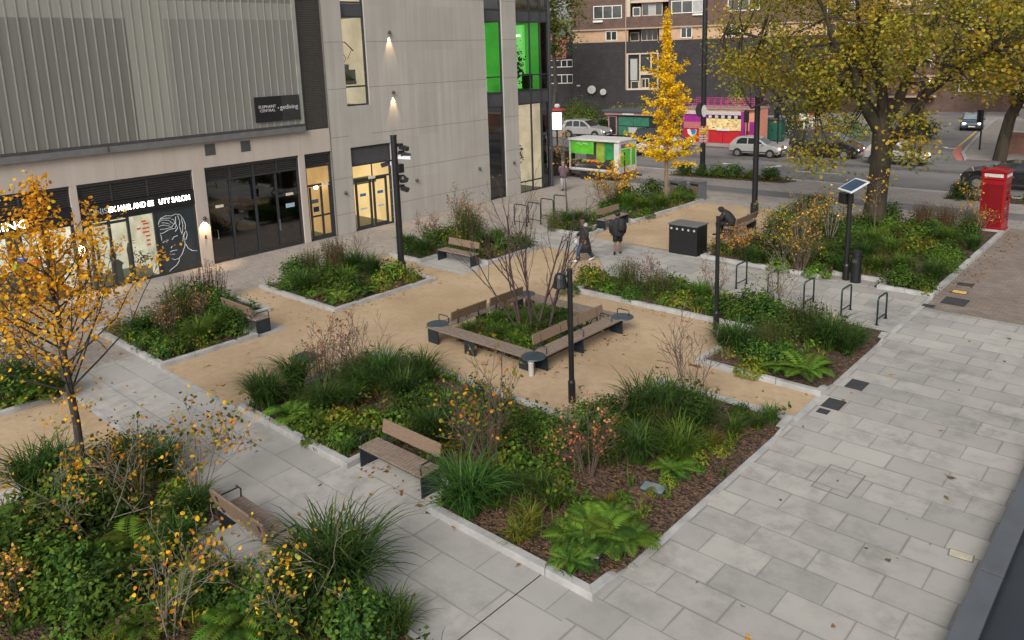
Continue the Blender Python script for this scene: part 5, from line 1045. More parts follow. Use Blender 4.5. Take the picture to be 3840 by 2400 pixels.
ap('downpipe', 'slab_edge', (-2.06, -1.96, -.18, -.08, 3.3, 18)); ap('vent', 'sign_pale', (-7.9, -7.5, -.1, 0, 3.85, 4.0))
for k, (u, z, rr) in enumerate(((-6.06, 3.4, .5), (-4.7, 3.1, .38))):
    t = thing('satellite_dish', ['larger satellite dish on the dark brick flats', 'smaller satellite dish on the dark brick flats'][k], 'dish', (-51.1+u*math.cos(AU)+.25*math.sin(AU), 80.1+u*math.sin(AU)-.25*math.cos(AU), z), AU, 'satellite dishes on the brick wall'); m = MB(); m.lathe([(.01, .0), (rr*.5, .05), (rr, .18), (rr*.98, .2), (rr*.5, .08), (.01, .03)], n=18); m.build('dish', 'dish_white', t, rot=(R_(80), 0, 0), loc=(0, -.1, 0), smooth=True); m = MB(); m.beam((0, .25, -.1), (0, -.1, 0), .06, .06); m.build('bracket', 'steel', t); m = MB(); m.beam((0, -.1, -rr*.9), (0, -.55, -.02), .03, .03); m.box(-.05, .05, -.62, -.52, -.06, .06); m.build('receiver_arm', 'steel', t)
H_ = thing('terraced_house', 'low black-clad house with a red tiled roof and two white window strips', 'house', (-60.5, 75.2, 0), AU); HU = (-51.1+60.5, 80.1-75.2)
def hp(n, mt, *bx): return ap(n, mt, *bx, parent=H_)
hp('wall', 'brick_black', (-4, 2.35, 0, 8, -.5, 7.3)); m = MB(); m.extr([(-4.2, -.25, 7.2), (-4.2, 4, 9.8), (-4.2, 8.2, 7.2)], (5.6, 0, 0)); m.build('roof', 'roof_tile', H_); hp('party_wall', 'dark_void', (1.42, 2.4, -.15, 8, 7.3, 9.1))
win(-.6, 2.2, 6.15, 7.05, 4, y=0, par=H_); win(-.6, 2.2, 4.2, 5.3, 4, y=0, par=H_); win(-3.9, -.9, 4.2, 5.3, 3, y=0, par=H_)
# flats behind the plane tree, with lit balconies
Fb = thing('apartment_block', 'brown block of flats with lit balconies glimpsed through the plane tree', 'building', (-26, 97, 0), R_(20)); emit('balcony_lamp', (1, .85, .6), 7); emit('lit_flat', (1, .42, .10), .5, .3, 1)
def fp(n, mt, *bx): return ap(n, mt, *bx, parent=Fb)
fp('wall', 'brick_brown', (-13, 10, 0, 12, 0, 15)); fp('roof', 'slab_edge', (-13.3, 10.3, -.4, 12.3, 15, 15.3))
for k in range(5):
    z = 1.7+k*2.25; fp('balcony_slab', 'slab_edge', (-3.2, 2.2, -1.5, 0, z, z+.22)); fp('balcony_front', 'brick_brown', (-3.2, 2.2, -1.5, -1.4, z+.22, z+1.1)); fp('balcony_wall', 'tan_render', (-3.0, 2.0, -.06, 0, z+.22, z+2.2)); 
    f_ = fp('balcony_door', 'lit_flat' if k in (2, 1) else 'window_glass', (-.8, -.3, -.1, -.06, z+.25, z+1.9)); fp('balcony_light', 'balcony_lamp', (1.5, 1.68, -.3, -.1, z+1.75, z+1.93)); win(-9.5, -6.5, z+.5, z+1.8, 3, y=-.01, par=Fb); win(4.5, 7.5, z+.5, z+1.8, 3, y=-.01, par=Fb); win(.4, 1.6, z+.6, z+1.9, 1, y=-.1, par=Fb)
Fc = thing('apartment_block', 'long pale brick terrace closing the view far up the side road', 'building', (-40, 150, 0), R_(25))
ap('wall', 'brick_red', (-40, 60, 0, 10, 0, 9), parent=Fc); m = MB(); m.extr([(-40.3, -.4, 9), (-40.3, 5, 12.5), (-40.3, 10.4, 9)], (100.6, 0, 0)); m.build('roof', 'roof_tile', Fc)
for k in range(14): 
    for z in (1.2, 4.2, 6.8): win(-38+k*7, -36+k*7, z, z+1.5, 2, y=-.01, par=Fc)
# brick garden wall on the corner
gw = thing('garden_wall', 'red-brown brick wall with arched pale coping at the far right edge', 'wall', (-6.5, 63.2, .06)); m = MB(); m.box(-4.3, 12, -.2, .2, 0, 1.5); m.build('wall', 'brick_red', gw)
m = MB(); m.box(-4.3, -2.9, -.16, .16, 1.5, 1.58); m.tube([(-2.9+.7*math.cos(R_(a))+.7, 0, 1.6+.55*math.sin(R_(a))) for a in range(180, -1, -20)], .09, 8); m.tube([(-1.1+.7*math.cos(R_(a))+.7, 0, 1.6+.55*math.sin(R_(a))) for a in range(180, -1, -20)], .09, 8); m.box(.3, 12, -.16, .16, 1.5, 1.58); m.build('coping', 'kiosk_opal', gw); m = MB(); m.box(-3.05, -2.9, -.24, -.2, 0, 1.5); m.build('downpipe', 'trim_black', gw)
PLANTS = {
    'B': 'G -14.46 9.35 .9;G -14.21 9.81 .9;G -14.01 11.92 1;G -11.54 9.89 .85;Ly -6.91 11.14 .35;L -6.65 12.39 .4;Ly -6.67 13.64 .4;L -7.22 10.63 .5;gy -7.24 10.27 .7;G -15.78 8.73 1.1;G -16.24 9.72 1.1;G -16.32 8.66 .9;F -14.80 8.67 1;F -14.28 8.83 .9;G -14.52 11.05 1.2;G -13.54 10.91 1.1;G -14.68 10.47 1;Tr -15.69 10.46 1.6;Tb -15.18 10.86 1.4;H -15.37 10.87 1;R -16.22 10.38 1;L -13.50 8.57 1;L -12.95 8.77 1.1;Ly -13.02 9.44 1;L -12.66 9.85 1;L -14.22 8.62 .8;Ly -13.70 9.15 1;g -12.55 8.53 .9;g -12.70 8.97 .9;S -12.75 10.29 .8;L -12.25 10.17 1.1;S -12.85 11.02 .8;G -12.07 10.95 .9;S -11.56 10.46 .8;G -11.30 9.97 .8;To -9.72 9.84 1.7;Tb -10.44 9.98 .8;Tp -8.16 10.89 1.2;H -8.16 11.59 .8;S -10.26 11.74 .7;S -9.43 11.45 .8;S -9.36 12.45 .8;S -9.20 13.08 .8;L -9.84 10.46 1;L -9.15 10.19 1;Ly -9.33 9.66 .9;G -9.06 8.55 1.15;g -9.56 8.56 .9;g -8.78 9.64 1;g -8.43 9.83 1;G -8.91 9.09 .8;g -8.00 9.66 .9;Ly -9.85 9.63 .9;F -6.79 9.38 1.1;F -7.05 9.10 .9;F -6.80 8.60 .7;F -6.43 9.53 .95;F -6.86 9.85 .85;F -7.20 9.65 .8;gy -7.94 8.90 1;gy -7.88 8.56 .9;L -7.59 9.99 .7;G -8.46 13.28 1.25;G -8.05 13.48 1.2;S -7.80 13.92 1.1;G -7.45 13.83 1;Tb -8.14 14.70 1.5;R -7.63 14.44 .8;Gl -7.09 12.34 1.1;G -7.71 11.95 1;H -7.65 12.64 .9;F -6.99 12.02 .8;g -6.77 14.02 1;g -6.52 14.68 1;g -6.40 15.08 .9;gy -6.94 13.42 .9;S -7.02 14.92 .5;Ly -6.91 12.69 .7;Ly -6.64 13.22 .45;Ly -6.86 11.64 .5;L -7.03 13.24 .6;S -11.34 10.89 .7;L -8.87 10.62 .9;S -9.98 11.01 .7;L -8.37 10.25 .8',
    'C': 'Sy -15.94 20.95 .9;Sy -15.35 21.13 .9;L -14.49 20.66 .9;H -14.17 21.19 1.2;Tr -13.47 21.40 1.1;H -12.90 21.25 1.1;S -13.47 20.39 .6;Ly -11.93 20.99 1.1;S -12.69 21.97 .9;F -12.35 21.93 1;Gl -11.59 21.66 1;g -11.29 20.84 .9;S -10.10 20.98 1.1;S -9.60 21.35 1.1;S -8.99 20.88 1.1;S -10.68 21.04 .9;Og -9.24 22.35 1;H -7.77 20.30 1.3;G -6.95 19.94 1.2;G -6.50 19.91 1;S -8.10 20.25 1;G -8.80 18.35 1.1;G -9.21 18.43 .9;S -8.12 18.14 .8;H -7.96 18.81 1;S -7.44 18.14 .9;F -6.78 17.82 1.3;F -7.22 17.74 1;Ly -7.89 17.29 .9;L -7.86 17.82 .9;g -6.65 18.57 .9;G -6.49 20.67 .8;R -7.68 20.99 .9;Tr -11.69 22.70 1;L -15.58 19.87 .9;S -13.30 21.53 .7;L -12.40 20.96 .8;L -13.56 20.77 .9',
    'D': 'O -12.03 30.55 1.2;O -11.34 31.90 1.25;O -13.99 31.50 1;Op -13.53 27.44 1;O -11.40 27.42 .9;To -10.27 25.83 1.5;S -12.68 28.04 1.2;S -12.16 28.40 1;G -11.98 27.61 1.2;S -15.59 33.00 1.1;S -15.43 35.38 1.2;S -14.51 37.18 1;H -15.82 38.28 1;S -10.48 38.58 1.2;S -11.18 38.13 1;Gl -9.42 31.09 1.2;Gl -8.71 30.80 1.2;G -9.07 29.06 1.1;Gl -7.66 28.67 1;Sl -8.76 33.66 1.1;Ly -8.05 31.64 1.4;Ly -7.47 31.66 1.3;Sl -6.79 30.66 1;Gl -7.38 33.73 1.1;S -6.89 34.92 1;Hr -8.98 36.33 1.2;Hr -8.13 36.90 1.2;H -7.24 36.52 1;S -7.18 27.00 .9;S -6.51 26.91 .8;G -6.41 27.98 1;Sl -6.45 29.21 .9;L -6.58 31.53 1.1;Ly -6.29 26.51 .6;G -6.35 33.06 .8;O -6.81 36.15 .7;L -9.80 26.50 1;S -9.87 29.61 1.1;S -9.80 27.70 1;G -9.19 27.25 .9;Op -12.80 27.18 .9;Sl -14.02 27.51 .9;S -10.60 34.27 1.1;Sl -9.66 33.95 1.1;S -10.78 32.73 1.1;H -13.66 37.11 1.1;Gl -8.35 28.18 1;L -11.18 26.17 1;G -12.15 26.53 .9;S -8.18 34.49 1',
    'E': 'S -23.77 14.42 .9;G -22.95 14.40 1;H -24.66 15.90 1.2;R -24.35 16.83 1.2;H -25.00 17.10 1.2;F -22.04 14.47 1.1;F -21.17 14.54 1;S -21.60 15.38 1;G -23.56 17.03 1.1;F -21.24 15.64 1;Ly -21.56 16.64 1;Sy -21.69 17.33 .9;Ly -21.15 17.72 .8;G -22.70 17.16 1;Tb -24.95 18.29 1;S -23.08 15.55 1;S -24.94 15.35 1;R -25.72 15.85 1;Gl -22.66 15.98 1;L -22.79 14.64 1',
    'F': 'G -23.14 8.94 1;S -21.87 8.63 .9;Tr -22.33 9.33 1.2;H -23.43 10.11 1.3;S -24.33 10.96 1.2;S -24.42 11.44 1.2;S -23.11 11.34 1.1;G -21.85 10.96 1;Gl -21.56 10.26 1.1;Gl -21.19 9.68 1;S -21.04 8.98 .8;S -21.42 11.00 .8;R -25.35 11.31 1.2;R -25.57 12.02 1.5;R -25.37 10.73 1.2;R -25.34 12.37 1.3;S -21.01 8.60 .7;Tr -22.88 10.52 1.1;S -23.25 8.86 .9;F -21.32 10.53 1;L -21.23 9.32 1',
    'G': 'G -24.83 20.28 1;S -24.46 20.53 .9;Tr -25.30 21.75 1.2;S -24.66 21.91 1;Sy -24.33 22.60 1.1;H -24.28 23.59 1.3;H -24.09 24.21 1.2;G -21.81 22.37 1.1;F -21.18 21.97 1;S -21.23 22.77 1;S -21.12 23.44 1;G -23.58 20.46 .9;To -25.35 24.38 1.5;To -25.15 25.58 1.3;L -21.47 21.52 .9;S -20.83 23.64 .9;Gl -22.21 23.58 1',
    'H': 'S -24.75 33.77 .9;S -24.26 34.66 1;S -24.24 37.14 1.3;S -22.73 36.51 1.2;Gl -21.92 32.81 1.2;Gl -20.63 32.37 1.2;Gl -20.49 33.72 1.2;Gl -20.34 35.14 1.1;Ly -22.30 34.18 1.3;S -20.87 36.49 1;S -20.55 37.27 .9;G -21.83 27.79 1.1;Gl -21.62 28.47 1.1;H -21.94 26.98 1;Tb -26.05 35.55 1.4;Oy -26.45 36.94 1.5;S -21.14 27.21 .8;L -19.52 32.13 1.1;To -25.19 33.79 1.4;S -23.05 33.70 1',
    'I': 'O -22.55 5.60 1.3;O -23.37 5.39 1.3;F -20.89 5.58 1;S -21.22 4.92 1.1;G -20.64 5.68 1;O -21.96 4.97 1.1;F -20.79 5.26 1;S -21.54 5.30 1',
    'A': 'G -16.11 3.83 1.25;G -16.02 4.25 1.2;G -14.67 5.67 1;G -15.46 5.56 1;S -15.58 4.94 1;S -15.75 5.43 .9;O -13.48 4.00 1.2;O -14.11 4.98 1;O -13.16 5.66 1.2;S -14.47 3.20 1.2;S -13.73 2.79 1.2;S -13.67 3.40 1.2;F -12.54 4.11 1.2;F -12.55 4.39 1.1;S -12.63 5.01 .75;G -12.89 5.44 .8;G -12.21 4.81 .8;S -13.63 4.20 1;O -10.20 3.77 1.1;H -11.42 3.8 .7;Sl -12.19 3.03 1.1;Sl -12.66 2.95 1.1;F -10.77 4.20 1.1;F -9.72 4.71 1;F -9.57 4.43 1.1;S -10.42 4.49 .75;G -8.94 5.95 1.5;G -9.35 5.86 1.25;G -9.18 5.43 1.1;g -7.71 5.98 1.1;g -7.98 5.97 1;S -9.54 5.02 1;S -8.90 5.10 1.1;S -8.23 5.56 1;O -9.01 4.97 .95;S -11.75 4.12 .6;S -12.14 3.31 1;S -12.80 2.53 1.1;Op -12.22 2.31 .8;L -11.47 3.07 1;S -11.29 3.42 1;F -10.70 3.60 1;g -10.35 3.81 1;S -14.41 4.13 1;S -15.14 4.24 1;Ly -13.61 5.47 .9',
    'Q': 'g -15.41 14.97 1.1;g -15.88 15.98 1.1;g -14.59 15.16 1.1;g -15.00 16.16 1.2;g -14.01 15.60 1.1;g -14.40 16.62 1.2;g -13.65 16.29 1.1;g -14.03 17.36 1.1;g -14.07 18.04 1.1;g -16.07 16.56 1;gl -15.82 15.56 1;gl -13.78 15.16 1;L -14.62 15.56 .8;Lo -15.06 15.67 .8;L -13.35 15.20 .8;gl -13.21 15.39 .9;Hr -15.75 16.79 .7;gl -14.72 17.81 1;g -14.53 18.20 1;Ly -14.13 15.93 .7;g -14.80 17.50 1;gl -13.60 17.22 .9',
}
# ------------------------------------------------------------------ plant kinds: each is one mesh of many leaf-sized faces, then copied
leafmat('foliage', .3, .6, .30, .1); leafmat('grass_blade', .3, .5, .25, .14); leafmat('crown_leaf', .35, .6, .1, .12)
def barkmat(name, a, b_, sc=4, bm=.4):
    m, nt, b = _nt(name); v = obj_co(nt); mp = nt.nodes.new('ShaderNodeMapping'); mp.inputs['Scale'].default_value = (1, 1, .35); lk(nt, v, mp.inputs['Vector'])
    f = noise(nt, mp.outputs[0], sc, 6, .65); lk(nt, mixrgb(nt, ramp(nt, f, .35, .65), a, b_), b.inputs['Base Color']); b.inputs['Roughness'].default_value = .9; bump(nt, b, f, bm, .03); MATS[name] = m
barkmat('twig_brown', (.075, .05, .04), (.13, .09, .07), 20); barkmat('twig_grey', (.13, .11, .09), (.25, .215, .175), 12); barkmat('twig_purple', (.035, .022, .022), (.075, .045, .042), 14); barkmat('bark_dark', (.022, .018, .015), (.06, .05, .04), 5); barkmat('bark_plane', (.016, .013, .009), (.062, .048, .028), 2.2); barkmat('bark_tan', (.16, .11, .06), (.25, .17, .10), 6)
def pick(cols, n, jit=.18):
    c = np.asarray(cols, float)[rng.integers(0, len(cols), n)]
    return np.clip(c*rng.uniform(1-jit, 1+jit, (n, 1))*rng.uniform(.94, 1.06, (n, 3)), 0, 1)
DG = [(.026, .06, .015), (.045, .10, .02), (.075, .14, .028), (.035, .075, .02)]; MG = [(.06, .12, .018), (.09, .16, .022), (.045, .09, .018), (.11, .165, .025)]; LG = [(.105, .19, .022), (.14, .22, .025), (.08, .155, .022)]
YG = [(.26, .26, .028), (.19, .22, .026), (.31, .25, .03), (.12, .155, .025)]; OL = [(.10, .095, .025), (.14, .11, .03), (.07, .075, .02)]; BRN = [(.13, .085, .05), (.09, .06, .035), (.17, .115, .07)]; RED = [(.17, .075, .045), (.12, .055, .035), (.2, .11, .07)]
ORG = [(.58, .25, .02), (.62, .31, .025), (.48, .17, .015), (.42, .23, .03), (.20, .16, .025)]; PNK = [(.56, .21, .09), (.5, .15, .05), (.58, .28, .10), (.12, .11, .03)]; YEL = [(.80, .48, .025), (.76, .42, .02), (.84, .56, .04), (.64, .31, .018)]; GNK = [(.84, .58, .014), (.80, .51, .012), (.88, .66, .03), (.70, .43, .01)]
def ribbons(m, base, ang, L, reach, rise, w, cols, seg=5, droop=1., tip=.06):
    """curved blades: base (n,2) start, ang heading, L length, reach and rise fractions, w width"""
    n = len(ang); t = np.linspace(0, 1, seg)[None, :]
    h = (reach*L)[:, None]*(t**1.35); z = L[:, None]*rise[:, None]*(1.9*t-droop*1.05*t**2.2)
    dx, dy = np.cos(ang)[:, None], np.sin(ang)[:, None]
    c = np.stack([base[:, 0:1]+h*dx, base[:, 1:2]+h*dy, z], -1)
    ww = w[:, None]*np.clip(1-t**2.5, tip, 1)*.5; side = np.stack([-dy*ww, dx*ww, np.zeros_like(ww)], -1)
    m.strips(np.stack([c-side, c+side], 2), cols)
def grass(n, L0, spread, cols, w=.012, reach=(.25, .8), rise=(.45, .75), droop=1., r0=.1):
    m = MB(); a = rng.uniform(0, 2*np.pi, n); r = r0*np.sqrt(rng.uniform(0, 1, n)); b2 = rng.uniform(0, 2*np.pi, n)
    ribbons(m, np.stack([r*np.cos(b2), r*np.sin(b2)], 1), a, L0*rng.uniform(.6, 1.15, n), rng.uniform(*reach, n)*spread, rng.uniform(*rise, n), np.full(n, w)*rng.uniform(.7, 1.3, n), pick(cols, n, .3), 6, droop); return m
def fern(nf, L, cols):
    m = MB()
    for k in range(nf):
        a = 2*math.pi*k/nf+random.uniform(-.3, .3); l = L*random.uniform(.75, 1.1); el = random.uniform(.45, .95); npn = 17
        t = np.linspace(.12, 1, npn); h = l*.85*t**1.15; z = l*el*(1.5*t-1.15*t**2)
        d = np.array([math.cos(a), math.sin(a), 0]); sd = np.array([-d[1], d[0], 0]); P = h[:, None]*d+z[:, None]*np.array([0, 0, 1])
        tl = np.gradient(P, axis=0); tl /= np.linalg.norm(tl, axis=1, keepdims=True)
        pl = l*.24*np.sin(np.pi*np.clip(.16+.84*t, 0, 1))**.8; wd = l*.030
        c = pick(cols, 1, .2)[0]
        for s in (-1, 1):
            dr = sd*s+tl*.45-np.array([0, 0, .18]); tip = P+dr*pl[:, None]; mid = P+dr*pl[:, None]*.42
            V = np.stack([P, mid-tl*wd, tip, mid+tl*wd], 1).reshape(-1, 3); m.add(V, np.arange(npn*4).reshape(-1, 4), 0, np.repeat(c*rng.uniform(.85, 1.2, (npn, 1)), 4, 0))
        m.strips(np.stack([P-sd*.004, P+sd*.004], 1)[None], np.array([c*.8]))
    return m
def mound(n, r, h, size, cols, kind=6):
    m = MB(); a = rng.uniform(0, 2*np.pi, n); q = np.sqrt(rng.uniform(0, 1, n)); z = h*(1-q**2)*rng.uniform(.45, 1.05, n)+.02
    P = np.stack([r*q*np.cos(a), r*q*np.sin(a), z], 1); N = np.stack([np.cos(a)*q, np.sin(a)*q, np.full(n, .8)], 1)+rng.normal(size=(n, 3))*.35
    m.leaves(P, N, size*rng.uniform(.7, 1.3, n), pick(cols, n, .3), 0, .75, -.12, kind); m.col = np.array(cols[0])*.6
    for k in range(14): q_ = P[k*3]; m.tube([(0, 0, 0), tuple(q_)], .006, 3, caps=False)
    return m
def bushy(ns, r, h, size, cols, per=18, kind=6):
    m = MB(); u = rng.normal(size=(ns, 3)); u /= np.linalg.norm(u, axis=1, keepdims=True); u[:, 2] = np.abs(u[:, 2])
    rad = rng.uniform(.45, 1.0, (ns, 1)); Cn = u*rad*np.array([r, r, h*.85])+[0, 0, h*.12]
    for c_, d_ in zip(Cn, u):
        cc = pick(cols, 1, .3)[0]; P = c_+rng.normal(size=(per, 3))*[r*.17, r*.17, h*.10]; P[:, 2] = np.maximum(P[:, 2], .02)
        m.leaves(P, d_*.7+np.array([0, 0, .5])+rng.normal(size=(per, 3))*.45, size*rng.uniform(.65, 1.25, per), cc*rng.uniform(.75, 1.3, (per, 1)), 0, .6, -.1, kind)
    m.col = (.05, .04, .025)
    for k in range(5): a = random.uniform(0, 6.28); m.tube([(0, 0, 0), (r*.3*math.cos(a), r*.3*math.sin(a), h*.6)], .008, 3)
    return m
def feathery(n, h, r, cols, heads=None):
    m = MB(); a = rng.uniform(0, 2*np.pi, n); b0 = rng.uniform(0, 2*np.pi, n); q = r*.55*np.sqrt(rng.uniform(0, 1, n)); L = h*rng.uniform(.55, 1.1, n)
    ribbons(m, np.stack([q*np.cos(b0), q*np.sin(b0)], 1), a, L, rng.uniform(.08, .45, n), rng.uniform(.75, .98, n), np.full(n, .008), pick(cols, n, .35), 4, .85, .4)
    k = n*5; aa = rng.uniform(0, 2*np.pi, k); qq = r*np.sqrt(rng.uniform(0, 1, k)); z = h*rng.uniform(.1, 1., k)*(1-.45*(qq/r)**2)
    m.leaves(np.stack([qq*np.cos(aa), qq*np.sin(aa), z], 1), rng.normal(size=(k, 3)), rng.uniform(.03, .065, k), pick(cols if heads is None else heads, k, .35), 0, .4, 0, 4); return m
def spikes(n, h, r, cols):
    m = MB(); 
    for k in range(n):
        a = random.uniform(0, 6.28); q = r*math.sqrt(random.random()); l = h*random.uniform(.55, 1.1); x, y = q*math.cos(a), q*math.sin(a); lx, ly = x*1.3+random.uniform(-.08, .08), y*1.3+random.uniform(-.08, .08); c = pick(cols, 1, .3)[0]
        m.col = c*.8; m.tube([(x, y, 0), ((x+lx)/2, (y+ly)/2, l*.6), (lx, ly, l)], [.005, .005, .003], 3, caps=False)
        nl = 10; t = rng.uniform(.62, 1, nl); m.leaves(np.stack([x+(lx-x)*t, y+(ly-y)*t, l*t], 1)+rng.normal(size=(nl, 3))*.012, rng.normal(size=(nl, 3)), rng.uniform(.02, .045, nl), np.tile(c, (nl, 1)), 0, .5)
        if k % 2 == 0: nl = 5; t = rng.uniform(.1, .6, nl); m.leaves(np.stack([x+(lx-x)*t, y+(ly-y)*t, l*t], 1)+rng.normal(size=(nl, 3))*.04, rng.normal(size=(nl, 3)), rng.uniform(.05, .09, nl), pick(OL+BRN, nl), 0, .4)
    m.col = [1, 1, 1]; return m
def grow(m, p, d, L, r, lev, spec, tips, minr=.003):
    """one branch and its children: spec[lev] = (children, angle, length ratio, wobble, upward pull, sides)"""
    nch, ang, ratio, wob, up, sides = spec[lev]
    p = Vector(p); d = Vector(d).normalized(); k = 5 if lev < 2 else 3; pts = [p.copy()]; rad = [r]
    for i in range(k):
        d = (d+Vector((random.gauss(0, wob), random.gauss(0, wob), random.gauss(0, wob)+up))).normalized(); p = p+d*L/k; pts.append(p.copy()); rad.append(max(minr, r*(1-.62*(i+1)/k)))
    m.tube(pts, rad, sides, caps=False)
    if lev == len(spec)-1: tips += [pts[-1], pts[-2], (pts[-1]+pts[-2])/2]; return
    for c in range(nch):
        t = .3+.7*(c+random.random())/nch; i = min(k-1, int(t*k)); q = pts[i].lerp(pts[i+1], t*k-i); x, y = _basis(pts[i+1]-pts[i]); a = random.uniform(0, 6.28); dd = (pts[i+1]-pts[i]).normalized()
        nd = dd*math.cos(ang)+(x*math.cos(a)+y*math.sin(a))*math.sin(ang); grow(m, q, nd, L*ratio*random.uniform(.7, 1.15)*(1.15-.4*t), max(minr, rad[i]*.55), lev+1, spec, tips, minr)
def twiggy(ns, h, lean, spec, cols, per, size, r=.010, twig='twig_brown', sig=.03, frac=1., kind=6):
    st = MB(); tips = []
    for k in range(ns): a = 6.28*k/ns+random.uniform(-.4, .4); l = lean*random.uniform(.3, 1.2); grow(st, (.06*math.cos(a), .06*math.sin(a), 0), (math.cos(a)*l, math.sin(a)*l, 1), h*random.uniform(.6, 1), r, 0, spec, tips)
    lf = MB(); T = np.array([tuple(t) for t in tips if random.random() < frac])
    if len(T) and per:
        n = len(T)*per; P = np.repeat(T, per, 0)+rng.normal(size=(n, 3))*sig; lf.leaves(P, rng.normal(size=(n, 3))*.7+[0, 0, .7], size*rng.uniform(.7, 1.25, n), pick(cols, n, .25), 0, .8, -.12, kind)
    return st, lf, twig
SP = [(5, .55, .55, .07, .04, 4), (3, .6, .5, .1, .05, 3), (0, 0, 0, .12, .03, 3)]; SPO = [(6, .75, .55, .09, .05, 5), (3, .75, .55, .12, .03, 4), (0, 0, 0, .14, .0, 3)]
KINDS = {   # code: (variants, object name, category, look)
 'G': (lambda: grass(420, 1.15, 1., DG+MG[:1], .02, r0=.16), 'grass_tussock', 'grass', 'dark arching grass tussock'), 'Gl': (lambda: grass(400, 1.05, .9, LG+MG, .018, r0=.16), 'grass_tussock', 'grass', 'bright soft grass tussock'),
 'g': (lambda: grass(220, .62, 1., MG+DG, .016, r0=.12), 'grass_tuft', 'grass', 'low mid-green grass tuft'), 'gl': (lambda: grass(220, .6, .9, LG, .015, r0=.12), 'grass_tuft', 'grass', 'low bright green grass tuft'), 'gy': (lambda: grass(220, .6, 1., YG+OL, .015, r0=.12), 'grass_tuft', 'grass', 'yellowing olive grass tuft'),
 'F': (lambda: fern(15, .72, LG+MG), 'fern', 'fern', 'fresh green fern'), 
 'L': (lambda: mound(300, .48, .42, .09, MG+LG), 'leafy_perennial', 'plant', 'low green leafy clump'), 'Ly': (lambda: mound(300, .47, .42, .09, YG+LG), 'leafy_perennial', 'plant', 'lime yellow leafy clump'), 'Lo': (lambda: mound(150, .33, .28, .08, ORG[3:]+OL+BRN), 'leafy_perennial', 'plant', 'bronze leafy clump'),
 'S': (lambda: bushy(75, .56, .80, .085, DG+MG), 'evergreen_shrub', 'shrub', 'rounded dark green shrub'), 'Sl': (lambda: bushy(75, .56, .76, .085, LG+MG), 'evergreen_shrub', 'shrub', 'rounded light green shrub'), 'Sy': (lambda: bushy(75, .56, .76, .085, YG+LG+MG), 'evergreen_shrub', 'shrub', 'rounded yellow-green shrub'),
 'H': (lambda: feathery(300, .95, .58, OL+DG+BRN[:2]), 'feathery_plant', 'plant', 'hazy olive feathery plant'), 'Hr': (lambda: feathery(300, .88, .58, BRN+RED+OL), 'feathery_plant', 'plant', 'hazy russet feathery plant'), 'R': (lambda: spikes(34, .95, .3, RED+BRN), 'dry_flower_stalks', 'plant', 'dry russet flower stalks'),
 'Tr': (lambda: twiggy(9, 1.05, .45, SP, PNK+BRN, 1, .045, .008, frac=.5), 'twiggy_shrub', 'shrub', 'brown twigs with rusty leaf flecks'), 'To': (lambda: twiggy(9, 1.15, .42, SP, ORG+YG, 1, .05, .010, frac=.6), 'twiggy_shrub', 'shrub', 'twiggy shrub with few yellow leaves'), 'Tp': (lambda: twiggy(11, 1.0, .5, SP, PNK+OL, 1, .05, .008, frac=.75), 'twiggy_shrub', 'shrub', 'twiggy shrub dotted with salmon leaves'), 'Tb': (lambda: twiggy(8, 1.15, .4, SP, BRN, 0, .04, .009), 'twiggy_shrub', 'shrub', 'bare brown twiggy shrub'),
 'O': (lambda: twiggy(5, 1.45, .55, SPO, ORG+YEL[:2]+OL+OL+YG[:2], 2, .066, .013, 'twig_grey', .07, .6), 'autumn_shrub', 'shrub', 'open shrub with orange leaves'), 'Op': (lambda: twiggy(6, 1.15, .55, SPO, PNK+ORG[:2]+OL, 2, .065, .010, 'twig_brown', .06, .7), 'autumn_shrub', 'shrub', 'open shrub with salmon leaves'), 'Oy': (lambda: twiggy(6, 1.4, .4, SPO, YEL+GNK, 2, .085, .014, 'twig_brown', .06, .8), 'autumn_shrub', 'shrub', 'open shrub with golden leaves'), 'Og': (lambda: twiggy(6, 1.6, .5, SPO, OL+YG, 1, .06, .022, 'twig_grey', .05, .45), 'autumn_shrub', 'shrub', 'grey-stemmed shrub with sparse olive leaves'),
}
PROTO = {}
def proto(code, v):
    if (code, v) not in PROTO:
        r = KINDS[code][0]()
        PROTO[code, v] = r.mesh(KINDS[code][1], 'grass_blade' if code[0] in 'Gg' else 'foliage') if isinstance(r, MB) else (r[0].mesh('stems', r[2]), r[1].mesh('foliage', 'foliage') if r[1].n else None)
    return PROTO[code, v]
BEDNAME = {'A': 'near corner bed', 'B': 'largest central bed', 'C': 'L-shaped bed', 'D': 'plane tree bed', 'E': 'camera post bed', 'F': 'dry-stalk bed', 'G': 'panelled wall bed', 'H': 'golden tree bed', 'I': 'far left bed', 'Q': 'square bench planting'}
CI = M.inverted() if False else co.matrix_world.inverted()
def img(p):
    q = CI @ Vector(p); return q.x/-q.z, q.y/-q.z
